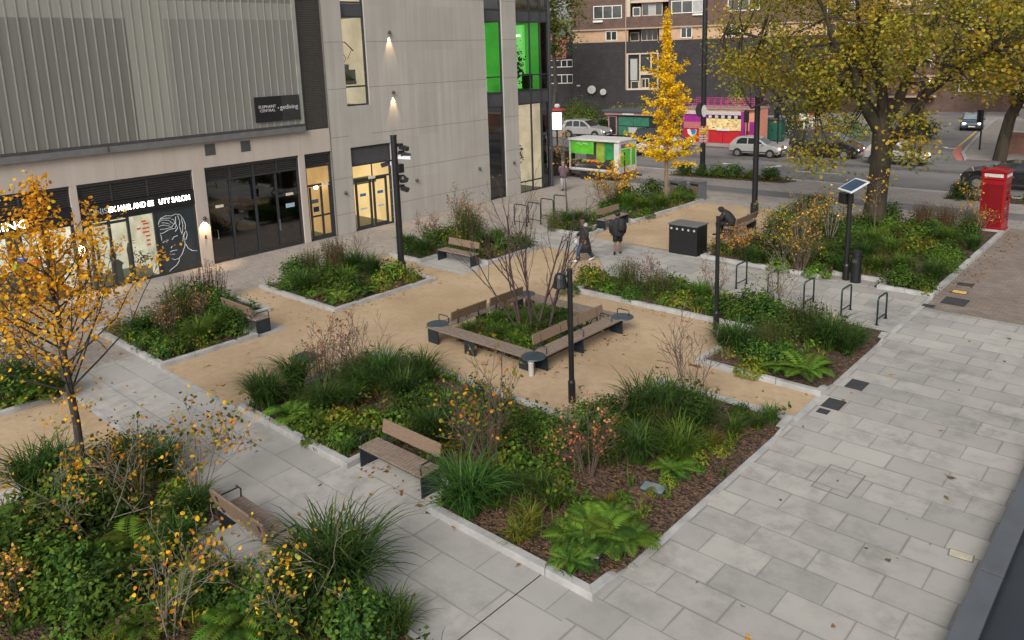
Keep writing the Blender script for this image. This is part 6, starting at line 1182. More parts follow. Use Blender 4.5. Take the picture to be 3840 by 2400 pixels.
def uniq(items):
    """items: [bed, code, x, y, scale]; a place phrase for each, told apart inside its bed as the eye finds it"""
    cells = {}
    for it in items:
        P = [img((a, b, 0)) for a, b in BEDS[it[0]]]; P = [p for p in P if abs(p[0]) < .8]
        u0, u1 = min(p[0] for p in P), max(p[0] for p in P); v0, v1 = max(min(p[1] for p in P), -.62), max(p[1] for p in P)
        u0, u1 = max(u0, -.66), min(u1, .66); u, v = img((it[2], it[3], 0)); cu = min(2, max(0, int(3*(u-u0)/(u1-u0+1e-6)))); cv = min(2, max(0, int(3*(v-v0)/(v1-v0+1e-6))))
        cells.setdefault((it[0], it[1], cu, cv), []).append((u, it))
    for (b, c, cu, cv), L in cells.items():
        L.sort(key=lambda q: q[0]); w_ = ('front', 'middle', 'back')[cv]+(' left', ' centre', ' right')[cu]
        n = len(L); W1 = 'first second third fourth fifth sixth seventh eighth ninth tenth eleventh twelfth thirteenth'.split(); W2 = 'four five six seven eight nine ten eleven twelve thirteen'.split()
        names = {1: [''], 2: ['left of two at ', 'right of two at '], 3: ['leftmost of three at ', 'middle of three at ', 'rightmost of three at ']}.get(n) or [o+' of %s at ' % W2[n-4] for o in W1[:n]]
        for nm, (u, it) in zip(names, L): it.append(nm+w_)
PL = []
for bd, s_ in PLANTS.items():
    for q in s_.split(';'): c, x, y, k = q.split(); PL.append([bd, c, float(x), float(y), float(k)])
def inside(poly, x, y):
    r_ = False; n = len(poly)
    for i in range(n):
        (xa, ya), (xb, yb) = poly[i], poly[(i+1) % n]
        if (ya > y) != (yb > y) and x < (xb-xa)*(y-ya)/(yb-ya)+xa: r_ = not r_
    return r_
for it in PL:                                   # keep every root inside its bed
    if not inside(BEDS[it[0]], it[2], it[3]):
        cx = sum(p[0] for p in BEDS[it[0]])/len(BEDS[it[0]]); cy = sum(p[1] for p in BEDS[it[0]])/len(BEDS[it[0]])
        for t in np.linspace(0, 1, 41):
            x, y = it[2]+(cx-it[2])*t, it[3]+(cy-it[3])*t
            if inside(BEDS[it[0]], x, y): it[2], it[3] = x, y; break
uniq(PL)
for bd, c, x, y, k, where in PL:
    pr = proto(c, random.randrange(3)); nm, cat, look = KINDS[c][1:]; lab = '%s in %s, %s' % (look, BEDNAME[bd], where); grp = look+'s' if False else 'planting in the '+BEDNAME[bd]
    rz = random.uniform(0, 6.28); sz = k*random.uniform(.92, 1.08)
    if isinstance(pr, tuple):
        t = thing(nm, lab, cat, (x, y, .05), rz, grp); t.scale = (sz, sz, sz)
        for me in pr:
            if me: o = bpy.data.objects.new(me.name.split('.')[0], me); C.objects.link(o); o.parent = t
    else:
        o = bpy.data.objects.new(nm, pr); C.objects.link(o); o.location = (x, y, .05); o.rotation_euler = (random.uniform(-.06, .06), random.uniform(-.06, .06), rz); o.scale = (sz, sz, sz*random.uniform(.88, 1.1)); tag(o, lab, cat, grp)
# ---- the low mixed carpet between them: nobody could count it
CARPET = {'A': 15, 'B': 15, 'C': 13, 'D': 15, 'E': 14, 'F': 14, 'G': 14, 'H': 15, 'I': 13, 'Q': 26}
def bare(b, x, y): return (b == 'B' and (x > -7.6 and y > 9.4 or (x > -8.2 and 10.2 < y < 12.6) or y < 8.75 and random.random() < .8)) or (b == 'C' and (x > -6.9 or y < 17.6)) or (b == 'D' and x > -6.7)
for bd, dens in CARPET.items():
    poly = BEDS[bd]; xs = [p[0] for p in poly]; ys = [p[1] for p in poly]; m = MB(); area = (max(xs)-min(xs))*(max(ys)-min(ys)); n = int(area*dens); ph = rng.uniform(0, 6, 4)
    for q in range(n):
        x, y = random.uniform(min(xs), max(xs)), random.uniform(min(ys), max(ys))
        if not inside(poly, x, y) or (bare(bd, x, y) and random.random() < .93): continue
        g_ = math.sin(x*1.3+ph[0])+math.sin(y*1.7+ph[1])+.8*math.sin((x+y)*2.1+ph[2])+random.gauss(0, .5); far = y > 19
        pal = DG if g_ < -.9 else MG if g_ < .3 else (LG if g_ < .9 else YG if g_ < 1.5 else OL+BRN)
        if random.random() < .5:
            k = 12; a = rng.uniform(0, 6.28, k); rr = rng.uniform(0, .2, k); h_ = random.uniform(.1, .48); P = np.stack([x+rr*np.cos(a), y+rr*np.sin(a), .07+h_*rng.uniform(.2, 1, k)], 1)
            m.leaves(P, rng.normal(size=(k, 3))*.5+[0, 0, .8], rng.uniform(.06, .14, k), pick(pal, k, .35), 0, .6, -.1, 4)
        else:
            k = 14; ribbons(m, np.tile([x, y], (k, 1))+rng.normal(size=(k, 2))*.04, rng.uniform(0, 6.28, k), rng.uniform(.25, .6, k), rng.uniform(.3, .9, k), rng.uniform(.4, .8, k), np.full(k, .017), pick(pal, k, .35), 4)
    o = m.build('ground_cover', 'foliage', loc=(0, 0, .04)); tag(o, kind='stuff')
# loose bark chips and fallen leaves in the beds
m = MB(); n = 0; P = []; 
for bd, cnt in (('B', 7500), ('C', 1800), ('D', 1500), ('E', 500), ('F', 500), ('H', 400), ('A', 900)):
    poly = BEDS[bd]; xs = [p[0] for p in poly]; ys = [p[1] for p in poly]
    for q in range(cnt):
        x, y = random.uniform(min(xs), max(xs)), random.uniform(min(ys), max(ys))
        if bd == 'B' and random.random() < .6: x = random.uniform(-9, -6.2); y = random.uniform(8.4, 15.4)
        if inside(poly, x, y): P.append((x, y, .068+random.random()*.015))
P = np.array(P); n = len(P); m.leaves(P, rng.normal(size=(n, 3))*.3+[0, 0, 1], rng.uniform(.03, .085, n), pick([(.04, .023, .015), (.10, .053, .032), (.19, .10, .055), (.28, .17, .10), (.06, .035, .022), (.34, .16, .05)], n, .3), 0, .35, 0, 4); o = m.build('bark_chippings', 'foliage'); tag(o, kind='stuff')
# ------------------------------------------------------------------ trees
def limb(m, a, b, r0, r1, sag=.0, k=5, n=6, wob=.06):
    a, b = Vector(a), Vector(b); L = (b-a).length; pts = []; 
    for i in range(k+1):
        t = i/k; p = a.lerp(b, t); 
        if 0 < i < k: p = p+Vector((random.gauss(0, wob), random.gauss(0, wob), random.gauss(0, wob)))*L*.4+Vector((0, 0, sag*L*t*(1-t)))
        pts.append(p)
    m.tube(pts, [r0+(r1-r0)*i/k for i in range(k+1)], n, caps=False); return pts
def clumped(lf, C_, per, sig, size, cols, flat=.7, kind=6, jit=.3, aspect=.8):
    for c in C_:
        k = max(3, int(per*random.uniform(.5, 1.4))); base = pick(cols, 1, jit)[0]; P = np.array(c)+rng.normal(size=(k, 3))*np.array([sig, sig, sig*flat]); cc = np.clip(base*rng.uniform(.7, 1.3, (k, 1))*.6+pick(cols, k, .2)*.4, 0, 1)
        lf.leaves(P, rng.normal(size=(k, 3))*.6+[0, -.1, .6], size*rng.uniform(.6, 1.3, k), cc, 0, aspect, -.12, kind)
def in_ell(e):
    while True:
        u = rng.uniform(-1, 1, 3)
        if (u**2).sum() <= 1: break
    u = u*(1 if random.random() < .35 else (1/max(.35, np.linalg.norm(u)))**.55)
    return np.array(e[:3])+np.clip(u, -1, 1)*np.array(e[3:6])
# --- the large plane tree in the bed on the right
t = thing('plane_tree', 'large spreading plane tree with olive and ochre leaves left of the red kiosk', 'tree', (-10.75, 35.4, 0))
m = MB(); tp = []
base = Vector((-10.75, 35.4, 0)); fork = Vector((-10.55, 35.4, 3.9))
m.tube([base, (-10.72, 35.4, .3), (-10.68, 35.4, 1.2), (-10.62, 35.42, 2.4), fork, (-10.65, 35.4, 4.8)], [.62, .50, .43, .41, .44, .32], 14, caps=False)
LIMBS = [[(-10.5, 35.4, 3.5), (-9.4, 35.2, 4.95), (-8.4, 35.0, 6.4), (-7.6, 34.8, 8.6), (-7.0, 34.6, 10.8)], [(-10.6, 35.4, 4.2), (-11.4, 35.5, 5.5), (-12.1, 35.6, 7.5), (-12.7, 35.6, 9.3), (-13.3, 35.7, 11.5)],
         [(-10.6, 35.4, 4.6), (-10.9, 35.2, 7.1), (-10.85, 35.0, 9.4), (-10.4, 34.8, 12)], [(-11.3, 35.5, 5.3), (-12.9, 35.0, 6.6), (-14.3, 34.6, 7.7), (-15.6, 34.2, 8.3), (-17.2, 33.8, 8.6)],
         [(-10.6, 35.5, 4.4), (-10.2, 36.8, 6.2), (-9.6, 38.2, 8.6), (-9, 39, 11)], [(-10.7, 35.2, 4.3), (-11.2, 33.9, 6), (-11.9, 32.8, 8), (-12.4, 31.9, 10)], [(-9.6, 35.2, 4.7), (-8.7, 34.0, 5.8), (-7.4, 33.2, 6.9), (-6.2, 32.6, 7.6)], [(-11.9, 35.3, 6.0), (-13.2, 34.6, 5.8), (-14.6, 34.0, 5.6), (-15.8, 33.8, 5.2)], [(-10.6, 35.2, 5.2), (-11.4, 34.2, 8.6), (-11.8, 33.8, 11.2)]]
nodes = []
for L in LIMBS:
    r0 = .26 if L[0][2] < 4.7 else .17; pts = []
    for a, b in zip(L, L[1:]): a = Vector(a); b = Vector(b); pts += [a, a.lerp(b, .5)+Vector((random.gauss(0, .1), random.gauss(0, .1), random.gauss(0, .08)))]
    pts.append(Vector(L[-1])); m.tube(pts, [max(.05, r0*(1-.8*i/(len(pts)-1))) for i in range(len(pts))], 8, caps=False); nodes += pts[2:]
ELL = [((-14.3, 34.8, 8.4, 3.9, 3.2, 2.5), 92), ((-7.9, 34.3, 8.4, 3.6, 3.2, 2.6), 84), ((-11.2, 34.8, 11.2, 6.5, 3.6, 2.6), 105), ((-13.2, 34.2, 5.5, 1.5, 1.2, .9), 16), ((-12.9, 34.2, 3.1, .9, .7, .7), 10), ((-12.2, 34.0, 4.2, .7, .6, .8), 6), ((-9.0, 33.6, 4.2, .9, .8, 1.0), 12), ((-16.2, 34.6, 6.9, 1.6, 1.5, 1.0), 22), ((-5.6, 34, 7.8, 2.0, 2.4, 2.2), 36), ((-12.0, 33.8, 6.9, 2.2, 1.4, 1.4), 30), ((-9.6, 37.5, 8.2, 4, 2, 2.6), 36)]
CL = []
for e, n in ELL: CL += [in_ell(e) for _ in range(n)]
for c in CL:
    q = min(nodes, key=lambda p: (p-Vector(c)).length); limb(m, q, c, .035, .010, -.1, 4, 3)
m.build('trunk', 'bark_plane', t, world=True, smooth=True)
lf = MB(); PLN = [(.27, .235, .03), (.35, .255, .03), (.21, .205, .03), (.40, .255, .03), (.16, .175, .03), (.43, .25, .028), (.29, .25, .03), (.12, .14, .026)]
clumped(lf, CL, 62, .45, .145, PLN, .60); lf.build('crown', 'crown_leaf', t, world=True)
# --- trees in the distance
def round_tree(label, loc, h, ell, n, per, size, cols, sig=.5, r=.3, bark='bark_dark', name='street_tree', grp=None):
    t = thing(name, label, 'tree', loc, 0, grp); m = MB(); zc_ = ell[2]
    top = Vector((ell[0], ell[1], zc_+ell[5]*.4)); tr_ = limb(m, (0, 0, 0), top, r, r*.3, 0, 7, 9, .02)
    CL = [in_ell(ell) for _ in range(n)]
    for c in CL: q = min(tr_[3:], key=lambda p: (p-Vector(c)).length+abs(p.z-c[2]+1)); limb(m, q, c, .05, .012, .05, 4, 3)
    m.build('trunk', bark, t); lf = MB(); clumped(lf, CL, per, sig, size, cols); lf.build('crown', 'crown_leaf', t); return t
round_tree('plane tree with a leaning grey trunk on the far corner pavement, right edge', (-10.3, 59, .06), 9, (2.0, -1.0, 8.2, 4.6, 4, 4.4), 150, 40, .30, PLN+[(.05, .07, .015)], .6, .42, 'bark_plane', grp='street trees across the road')
round_tree('tall green tree rising behind the end of the shop building', (-53.2, 66, 0), 14, (0, 0, 12.6, 2.6, 2.6, 5.0), 90, 40, .32, [(.12, .15, .03), (.17, .19, .035), (.08, .11, .025), (.2, .2, .04)], .55, .3, grp='street trees across the road')
for k, (x, y, s_, lab) in enumerate(((-27.5, 88, 1., 'olive tree halfway up the left side of the side road'), (-14.0, 92, 1.1, 'brown-leaved tree up the right side of the side road'), (-6, 74, 1.1, 'ochre tree behind the brick garden wall'), (-25, 118, 1.3, 'farthest tree closing the side road'), (-2, 66, 1.2, 'dark leafy tree at the far right behind the brick wall'))):
    round_tree(lab, (x, y, 0), 9, (0, 0, 7*s_, 3.8*s_, 3.5*s_, 3.6*s_), 75, 34, .36, PLN if k != 4 else [(.03, .04, .012), (.05, .06, .015), (.09, .08, .02)], .7, .3, grp='street trees across the road')
# --- golden cone-shaped tree
def cone_tree():
    t = thing('golden_tree', 'slender cone-shaped golden yellow tree in the far kerbed bed', 'tree', (-21.7, 36.3, .05)); m = MB(); lf = MB(); H_ = 9.85
    m.tube([(0, 0, 0), (0, .02, 2.4), (.04, 0, 5), (0, .03, 8), (0, 0, 9.7)], [.11, .095, .07, .035, .01], 8, caps=False)
    def rad(z): return 1.12*np.interp(z, [1.9, 2.3, 3.0, 3.6, 4.1, 4.7, 5.4, 6.2, 7.0, 7.6, 8.2, 9.9], [1.3, 1.95, 2.0, 1.0, .8, 1.5, 1.6, .75, 1.25, .45, .28, .06])
    CLs = []
    for k in range(104):
        z = 2.2+7.5*(k/104)**1.05; a = k*2.4+random.uniform(-.3, .3); R = rad(z)*random.uniform(.45, 1.15); el = .18+.5*(z/H_)
        tip = Vector((R*math.cos(a), R*math.sin(a), z+R*el*random.uniform(.3, 1.3)-.35)); pts = limb(m, (0, 0, max(.3, z-.35)), tip, .025, .006, .08, 4, 3)
        for q in range(2 if R < .5 else int(4+R*4)): tt = random.uniform(.15, 1.0); i = min(3, int(tt*4)); CLs.append(tuple(pts[i].lerp(pts[i+1], tt*4-i)))
    clumped(lf, CLs, 13, .095, .125, GNK, .8, 6, .15); lf2 = [(.02*random.gauss(0, 1), .02*random.gauss(0, 1), z) for z in np.linspace(7.5, 9.85, 22)]; clumped(lf, lf2, 18, .09, .12, GNK, 1.2, 6, .12)
    m.build('trunk', 'bark_tan', t); lf.build('crown', 'crown_leaf', t)
cone_tree()
# --- yellow street tree in the near left bed
def near_tree():
    t = thing('yellow_tree', 'slim yellow-orange street tree with upswept bare branches in the near corner bed', 'tree', (-15.35, 4.5, .05)); m = MB(); lf = MB(); tips = []
    m.tube([(0, 0, 0), (-.02, .0, .6), (-.03, .02, 1.4), (-.05, .0, 2.05), (-.08, 0, 2.6), (-.12, .02, 3.6), (-.2, 0, 4.9), (-.28, 0, 6.0)], [.095, .08, .072, .07, .055, .042, .025, .008], 10, caps=False)
    for k in range(34):
        z = 1.95+2.6*(k/34)**1.3; a = k*2.4+random.uniform(-.4, .4); out = (1.72-.38*(z-2))*random.uniform(.75, 1.1); up = out*random.uniform(.75, 1.25)+.25
        p0 = Vector((-.05-.06*(z-2), 0, z)); tip = p0+Vector((out*math.cos(a), out*math.sin(a), up)); mid = p0.lerp(tip, .5)+Vector((math.cos(a), math.sin(a), 0))*out*.14-Vector((0, 0, .05))
        pts = [p0, p0.lerp(mid, .5)-Vector((0, 0, .02)), mid, mid.lerp(tip, .5)+Vector((0, 0, .06)), tip]; m.tube(pts, [.022, .017, .012, .008, .004], 4, caps=False); tips += [tip, pts[3]]
        for q in range(7):
            tt = random.uniform(.3, 1); i = min(3, int(tt*4)); s0 = pts[i].lerp(pts[i+1], tt*4-i); e = s0+Vector((random.gauss(0, .24), random.gauss(0, .24), random.uniform(.05, .42))); m.tube([s0, s0.lerp(e, .5)+Vector((0, 0, .03)), e], [.006, .004, .003], 3, caps=False); tips += [e, s0.lerp(e, .6)]
    for k in range(210): z = random.uniform(3.2, 6.05); R = max(.05, (6.1-z)*.24); tips.append(Vector((-.1-.05*(z-2)+random.gauss(0, R*.6), random.gauss(0, R*.6), z)))
    clumped(lf, [tuple(p) for p in tips], 6.2, .10, .078, YEL, .8, 6, .15)
    n = 90; low = np.stack([rng.normal(0, .28, n), rng.normal(0, .28, n), rng.uniform(1.55, 2.15, n)], 1); lf.leaves(low, rng.normal(size=(n, 3))+[0, 0, .6], rng.uniform(.05, .1, n), pick(YEL, n), 0, .8, -.1, 6)
    m.build('trunk', 'bark_dark', t); lf.build('crown', 'crown_leaf', t)
near_tree()
# --- bare multi-stemmed tree inside the square bench
def multi():
    t = thing('multistem_tree', 'nearly bare multi-stemmed tree with purple-brown stems inside the square bench', 'tree', (-13.95, 16.1, .03)); st = MB(); tips = []
    sp = [(6, .5, .5, .06, .07, 5), (4, .5, .5, .08, .07, 4), (0, 0, 0, .1, .05, 3)]
    for (x, y, n) in ((-.35, -.15, 3), (0, 0, 3), (.35, .15, 3)):
        for k in range(n): a = 6.28*k/n+random.uniform(-.4, .4); l = random.uniform(.1, .55); grow(st, (x+.03*math.cos(a), y+.03*math.sin(a), 0), (math.cos(a)*l+x*.5, math.sin(a)*l+y*.5, 1), random.uniform(2.8, 3.7), .045 if k == 0 else .028, 0, sp, tips, .004)
    st.build('stems', 'twig_purple', t); lf = MB(); T = np.array([tuple(p) for p in tips]); T = T[rng.random(len(T)) < .28]; lf.leaves(T+rng.normal(size=T.shape)*.03, rng.normal(size=T.shape), rng.uniform(.04, .07, len(T)), pick([(.3, .26, .04), (.16, .17, .03), (.4, .22, .05)], len(T)), 0, .6, -.1, 6); lf.build('foliage', 'foliage', t)
multi()
# --- thin saplings
def sapling(label, loc, h, col, dens, r=.05):
    t = thing('sapling', label, 'tree', loc, 0, 'thin saplings'); m = MB(); lf = MB(); tips = []; top = Vector((random.gauss(0, .08), random.gauss(0, .08), h)); pts = limb(m, (0, 0, 0), top, r, .008, 0, 7, 6, .008)
    for k in range(16): i = random.randint(3, 6); a = random.uniform(0, 6.28); p0 = pts[i].lerp(pts[i+1], random.random()); e = p0+Vector((math.cos(a)*.5, math.sin(a)*.5, .55))*random.uniform(.6, 1.3); limb(m, p0, e, .01, .003, 0, 3, 3); tips += [tuple(e), tuple(p0.lerp(e, .6))]
    m.build('trunk', 'twig_brown', t); clumped(lf, tips, dens, .1, .085, col, .8); lf.build('crown', 'crown_leaf', t)
sapling('thin grey sapling beside the grey cycle hoops, with a few yellow leaves at its top', (-22.64, 28.9, 0), 4.2, YEL+OL, 2.5)
sapling('thin pale sapling with a few yellow leaves behind the solar post', (-9.6, 31.8, .05), 2.6, YEL+OL, 4, .035)
sapling('slender sapling with orange leaves in front of the red kiosk', (-7.3, 36.3, .05), 1.7, ORG, 4, .02)
# --- shrubs and hedges across the road, planted verges
def shrub_at(code, label, x, y, s, z=0., sz=None, grp='shrubs across the road'):
    o = bpy.data.objects.new(KINDS[code][1], proto(code, 0) if not isinstance(proto(code, 0), tuple) else proto('S', 0)); C.objects.link(o); o.location = (x, y, z); o.scale = (s, s, sz or s); o.rotation_euler = (0, 0, random.uniform(0, 6)); tag(o, label, KINDS[code][2], grp)
def big_bush(label, x, y, r, h, cols, n=110, size=.2):
    m = bushy(n, r, h, size, cols, 16, 6); o = m.build('bush', 'foliage', loc=(x, y, 0)); tag(o, label, 'bush', 'bushes behind the kiosks')
big_bush('olive green bush beside the bright white advertising panel', -48.6, 64.5, 2.4, 3.4, OL+MG+LG[:1]); big_bush('yellow bush between the olive bush and the green kiosk', -44.4, 65.5, 1.7, 3.0, [(.42, .34, .03), (.3, .27, .03), (.2, .2, .03)]); big_bush('thin golden bush behind the left end of the green kiosk', -41.2, 65, 1.3, 3.5, [(.4, .3, .03), (.2, .18, .03), (.1, .11, .03)], 60); big_bush('dark low bush between the estate car and the green kiosk', -44.0, 62.3, 1.3, 1.7, DG)
big_bush('pale flowering bush on the roofline behind the green kiosk', -38.2, 66, 2.0, 3.1, OL+[(.32, .28, .15), (.2, .16, .12)]); big_bush('narrow yellow-green bush behind the purple kiosk', -33.3, 68, .9, 5.0, [(.32, .32, .04), (.2, .22, .03)]); big_bush('dark hedge bush left of the estate boards', -27.6, 67.5, 2.3, 2.9, DG+OL); big_bush('brown-green bush behind the estate boards', -23, 68, 2.4, 2.6, OL+BRN+MG); big_bush('dark bush behind the black van bonnet', -18.5, 70.5, 2.0, 2.2, DG+OL); big_bush('leafy bush in front of the flats left of the golden tree', -52.5, 69, 2.2, 3.1, MG+OL)
for k, (x, y, s, c, lab) in enumerate(((-25.0, 44.2, 1.1, 'S', 'dark low shrub at the left end of the roadside verge'), (-23.9, 44.3, .9, 'S', 'low shrub left of the street-light column in the verge'), (-22.9, 44.5, 1.2, 'Sl', 'light shrub right of the street-light column in the verge'), (-21.9, 44.6, 1.25, 'S', 'tallest dark shrub in the middle of the roadside verge'), (-20.9, 44.8, .9, 'Sl', 'low light shrub right of the middle of the roadside verge'), (-19.7, 44.9, 1.2, 'S', 'round dark shrub at the right end of the roadside verge'), (-9.2, 44.3, 1.25, 'S', 'dark spiky shrub in the verge just left of the red kiosk'), (-6.3, 44.9, .9, 'S', 'low shrub in the verge just right of the red kiosk'))): shrub_at(c, lab, x, y, s, 0, s*.95, 'shrubs in the roadside verges')
for nm, poly in (('V1', [(-25.8, 43.5), (-18.6, 44.3), (-18.2, 45.3), (-25.6, 44.9)]), ('V2', [(-10, 43.9), (-2, 44.6), (-2, 45.9), (-9.8, 45.3)])):
    m = MB(); m.prism(poly, -.02, .03); tag(m.build('verge', 'mulch'), kind='structure'); m = MB(); n = 900
    xs = [p[0] for p in poly]; ys = [p[1] for p in poly]; P = np.array([(x, y, .06+random.random()*.22) for x, y in ((random.uniform(min(xs), max(xs)), random.uniform(min(ys), max(ys))) for _ in range(n)) if inside(poly, x, y)]); n = len(P); m.leaves(P, rng.normal(size=(n, 3))+[0, 0, .7], rng.uniform(.08, .18, n), pick(MG+OL+ORG[2:4]+LG, n, .3), 0, .6, -.1, 4); tag(m.build('ground_cover', 'foliage'), kind='stuff')
# ------------------------------------------------------------------ fallen leaves
def fallen(label, x, y, s, col, z=.012):
    m = MB(); k = 9; pts = []
    for j in range(k): a = 6.28*j/k; q = s*(.5 if j % 2 else .28)*random.uniform(.8, 1.15); pts.append((q*math.cos(a)*1.15, q*math.sin(a)*.8, random.uniform(.0, .025)))
    pts.append((0, 0, .004)); m.add(pts, [(j, (j+1) % k, k) for j in range(k)], 0, col); m.col = (.2, .1, .04); m.tube([(-s*.5, 0, .004), (-s*.85, s*.1, .006)], .003, 3); o = m.build('fallen_leaf', 'leaf', loc=(x, y, z), rot=(0, 0, random.uniform(0, 6))); tag(o, label, 'leaf', 'large fallen leaves on the paving')
fallen('brown leaf on the path left of the largest bed', -15.89, 7.77, 0.13, pick(ORG[:4]+BRN, 1, .2)[0])
fallen('crumpled orange leaf by the right leg of the facing bench', -10.01, 8.24, 0.17, pick(ORG[:4]+BRN, 1, .2)[0])
fallen('leaf against the kerb just below the bench grass tussock', -9.71, 8.20, 0.14, pick(ORG[:4]+BRN, 1, .2)[0])
fallen('leaf on the near kerb of the largest bed', -9.05, 8.20, 0.15, pick(ORG[:4]+BRN, 1, .2)[0])
fallen('leaf under the left leg of the facing bench', -11.66, 8.15, 0.12, pick(ORG[:4]+BRN, 1, .2)[0])
fallen('pair-like curled leaf under the middle of the facing bench', -11.41, 8.62, 0.14, pick(ORG[:4]+BRN, 1, .2)[0])
fallen('yellow leaf on the flush edging of the largest bed', -6.24, 11.87, 0.15, pick(ORG[:4]+BRN, 1, .2)[0])
fallen('largest yellow-brown leaf on the walkway slabs', -2.93, 15.11, 0.20, pick(ORG[:4]+BRN, 1, .2)[0])
fallen('small brown leaf below the largest walkway leaf', -2.84, 14.34, 0.12, pick(ORG[:4]+BRN, 1, .2)[0])
fallen('brown leaf on the walkway near the dark parapet', -3.08, 11.89, 0.13, pick(ORG[:4]+BRN, 1, .2)[0])
fallen('reddish leaf at the bottom edge of the walkway', -4.02, 8.97, 0.12, pick(ORG[:4]+BRN, 1, .2)[0])
fallen('dark leaf on the path near the slot drain', -7.50, 8.13, 0.10, pick(ORG[:4]+BRN, 1, .2)[0])
fallen('yellow leaf on the walkway beside the L-shaped bed', -5.25, 19.33, 0.13, pick(ORG[:4]+BRN, 1, .2)[0])
fallen('brown leaf far up the walkway', -3.53, 23.69, 0.14, pick(ORG[:4]+BRN, 1, .2)[0])
fallen('pale yellow leaf before the facing bench', -10.56, 8.29, 0.10, pick(ORG[:4]+BRN, 1, .2)[0])
fallen('leaf at the edge of the near corner bed', -14.11, 5.20, 0.10, pick(ORG[:4]+BRN, 1, .2)[0])
fallen('leaf in the gravel by the plain black post', -10.41, 18.63, 0.13, pick(ORG[:4]+BRN, 1, .2)[0])
fallen('leaf in the gravel right of the slim lamp post', -9.74, 16.38, 0.13, pick(ORG[:4]+BRN, 1, .2)[0])
m = MB(); P = []
def litter(n, x0, x1, y0, y1, z=.012):
    for _ in range(n): P.append((random.uniform(x0, x1), random.uniform(y0, y1), z+random.random()*.01))
litter(22, -20.3, -16.4, 8.3, 13); litter(26, -16.5, -9.4, 12.8, 20); litter(12, -9.3, -6.2, 15.6, 17); litter(16, -20.2, -6.3, 6.1, 8.1); litter(22, -5.9, -1.8, 5, 24); litter(30, -20.2, -14.4, 27, 36); litter(55, -20.5, -20.0, 14, 18.5); litter(60, -25, -20.5, 18.4, 19.5); litter(50, -9.4, -9.1, 16.9, 17); litter(110, -5.95, -5.3, 27, 37); litter(70, -20.0, -19.3, 29, 36.5); litter(60, -12.2, -11.6, 14, 18); litter(120, -29, -20.5, -2, 8); litter(60, -20.4, -16.5, 0, 6); litter(60, -15.6, -9.4, 19.7, 20.1); litter(30, -12, -9.8, 8.25, 8.95, .016); litter(40, -25, -20.6, 12.8, 13.8); litter(60, -26, -18, 43, 45.3); litter(80, -29, -25.2, 8, 36)
P = np.array(P); n = len(P); m.leaves(P, rng.normal(size=(n, 3))*.25+[0, 0, 1], rng.uniform(.05, .12, n), pick([(.36, .17, .05), (.24, .11, .04), (.15, .075, .035), (.42, .25, .06), (.30, .14, .06)], n, .3), 0, .75, -.15, 6); tag(m.build('leaf_litter', 'leaf'), kind='stuff')
# ------------------------------------------------------------------ people: one skinned body each, clothes and hair as parts; they face local -y
pm('skin_brown', (.17, .085, .055), .6, .1, 8); pm('skin_dark', (.075, .04, .028), .6, .1, 8); pm('skin_pale', (.42, .26, .19), .6, .1, 8)
pm('cloth_black', (.012, .012, .014), .8, .3, 10); pm('cloth_grey', (.28, .28, .29), .9, .2, 14); pm('denim', (.03, .06, .12), .85, .25, 14); pm('cloth_mauve', (.105, .07, .09), .9, .2, 10); pm('trouser_grey', (.30, .28, .29), .9, .15, 10); pm('hair_brown', (.10, .05, .035), .7, .3, 20); pm('hair_black', (.008, .007, .007), .6, .3, 20); pm('hair_grey', (.22, .21, .19), .8, .3, 20); pm('shoe_pale', (.5, .52, .54), .6, .1); pm('eye_dark', (.02, .015, .012), .3, .1); pm('lip', (.22, .08, .06), .5, .1)
def flecked():
    m, nt, b = _nt('coat_flecked'); v = obj_co(nt); vo = nt.nodes.new('ShaderNodeTexVoronoi'); vo.inputs['Scale'].default_value = 11; lk(nt, v, vo.inputs['Vector'])
    f = ramp(nt, vo.outputs['Distance'], .12, .2, (1, 1, 1), (0, 0, 0)); lk(nt, mixrgb(nt, f, (.012, .012, .014), (.16, .14, .05)), b.inputs['Base Color']); b.inputs['Roughness'].default_value = .7; MATS['coat_flecked'] = m
flecked()
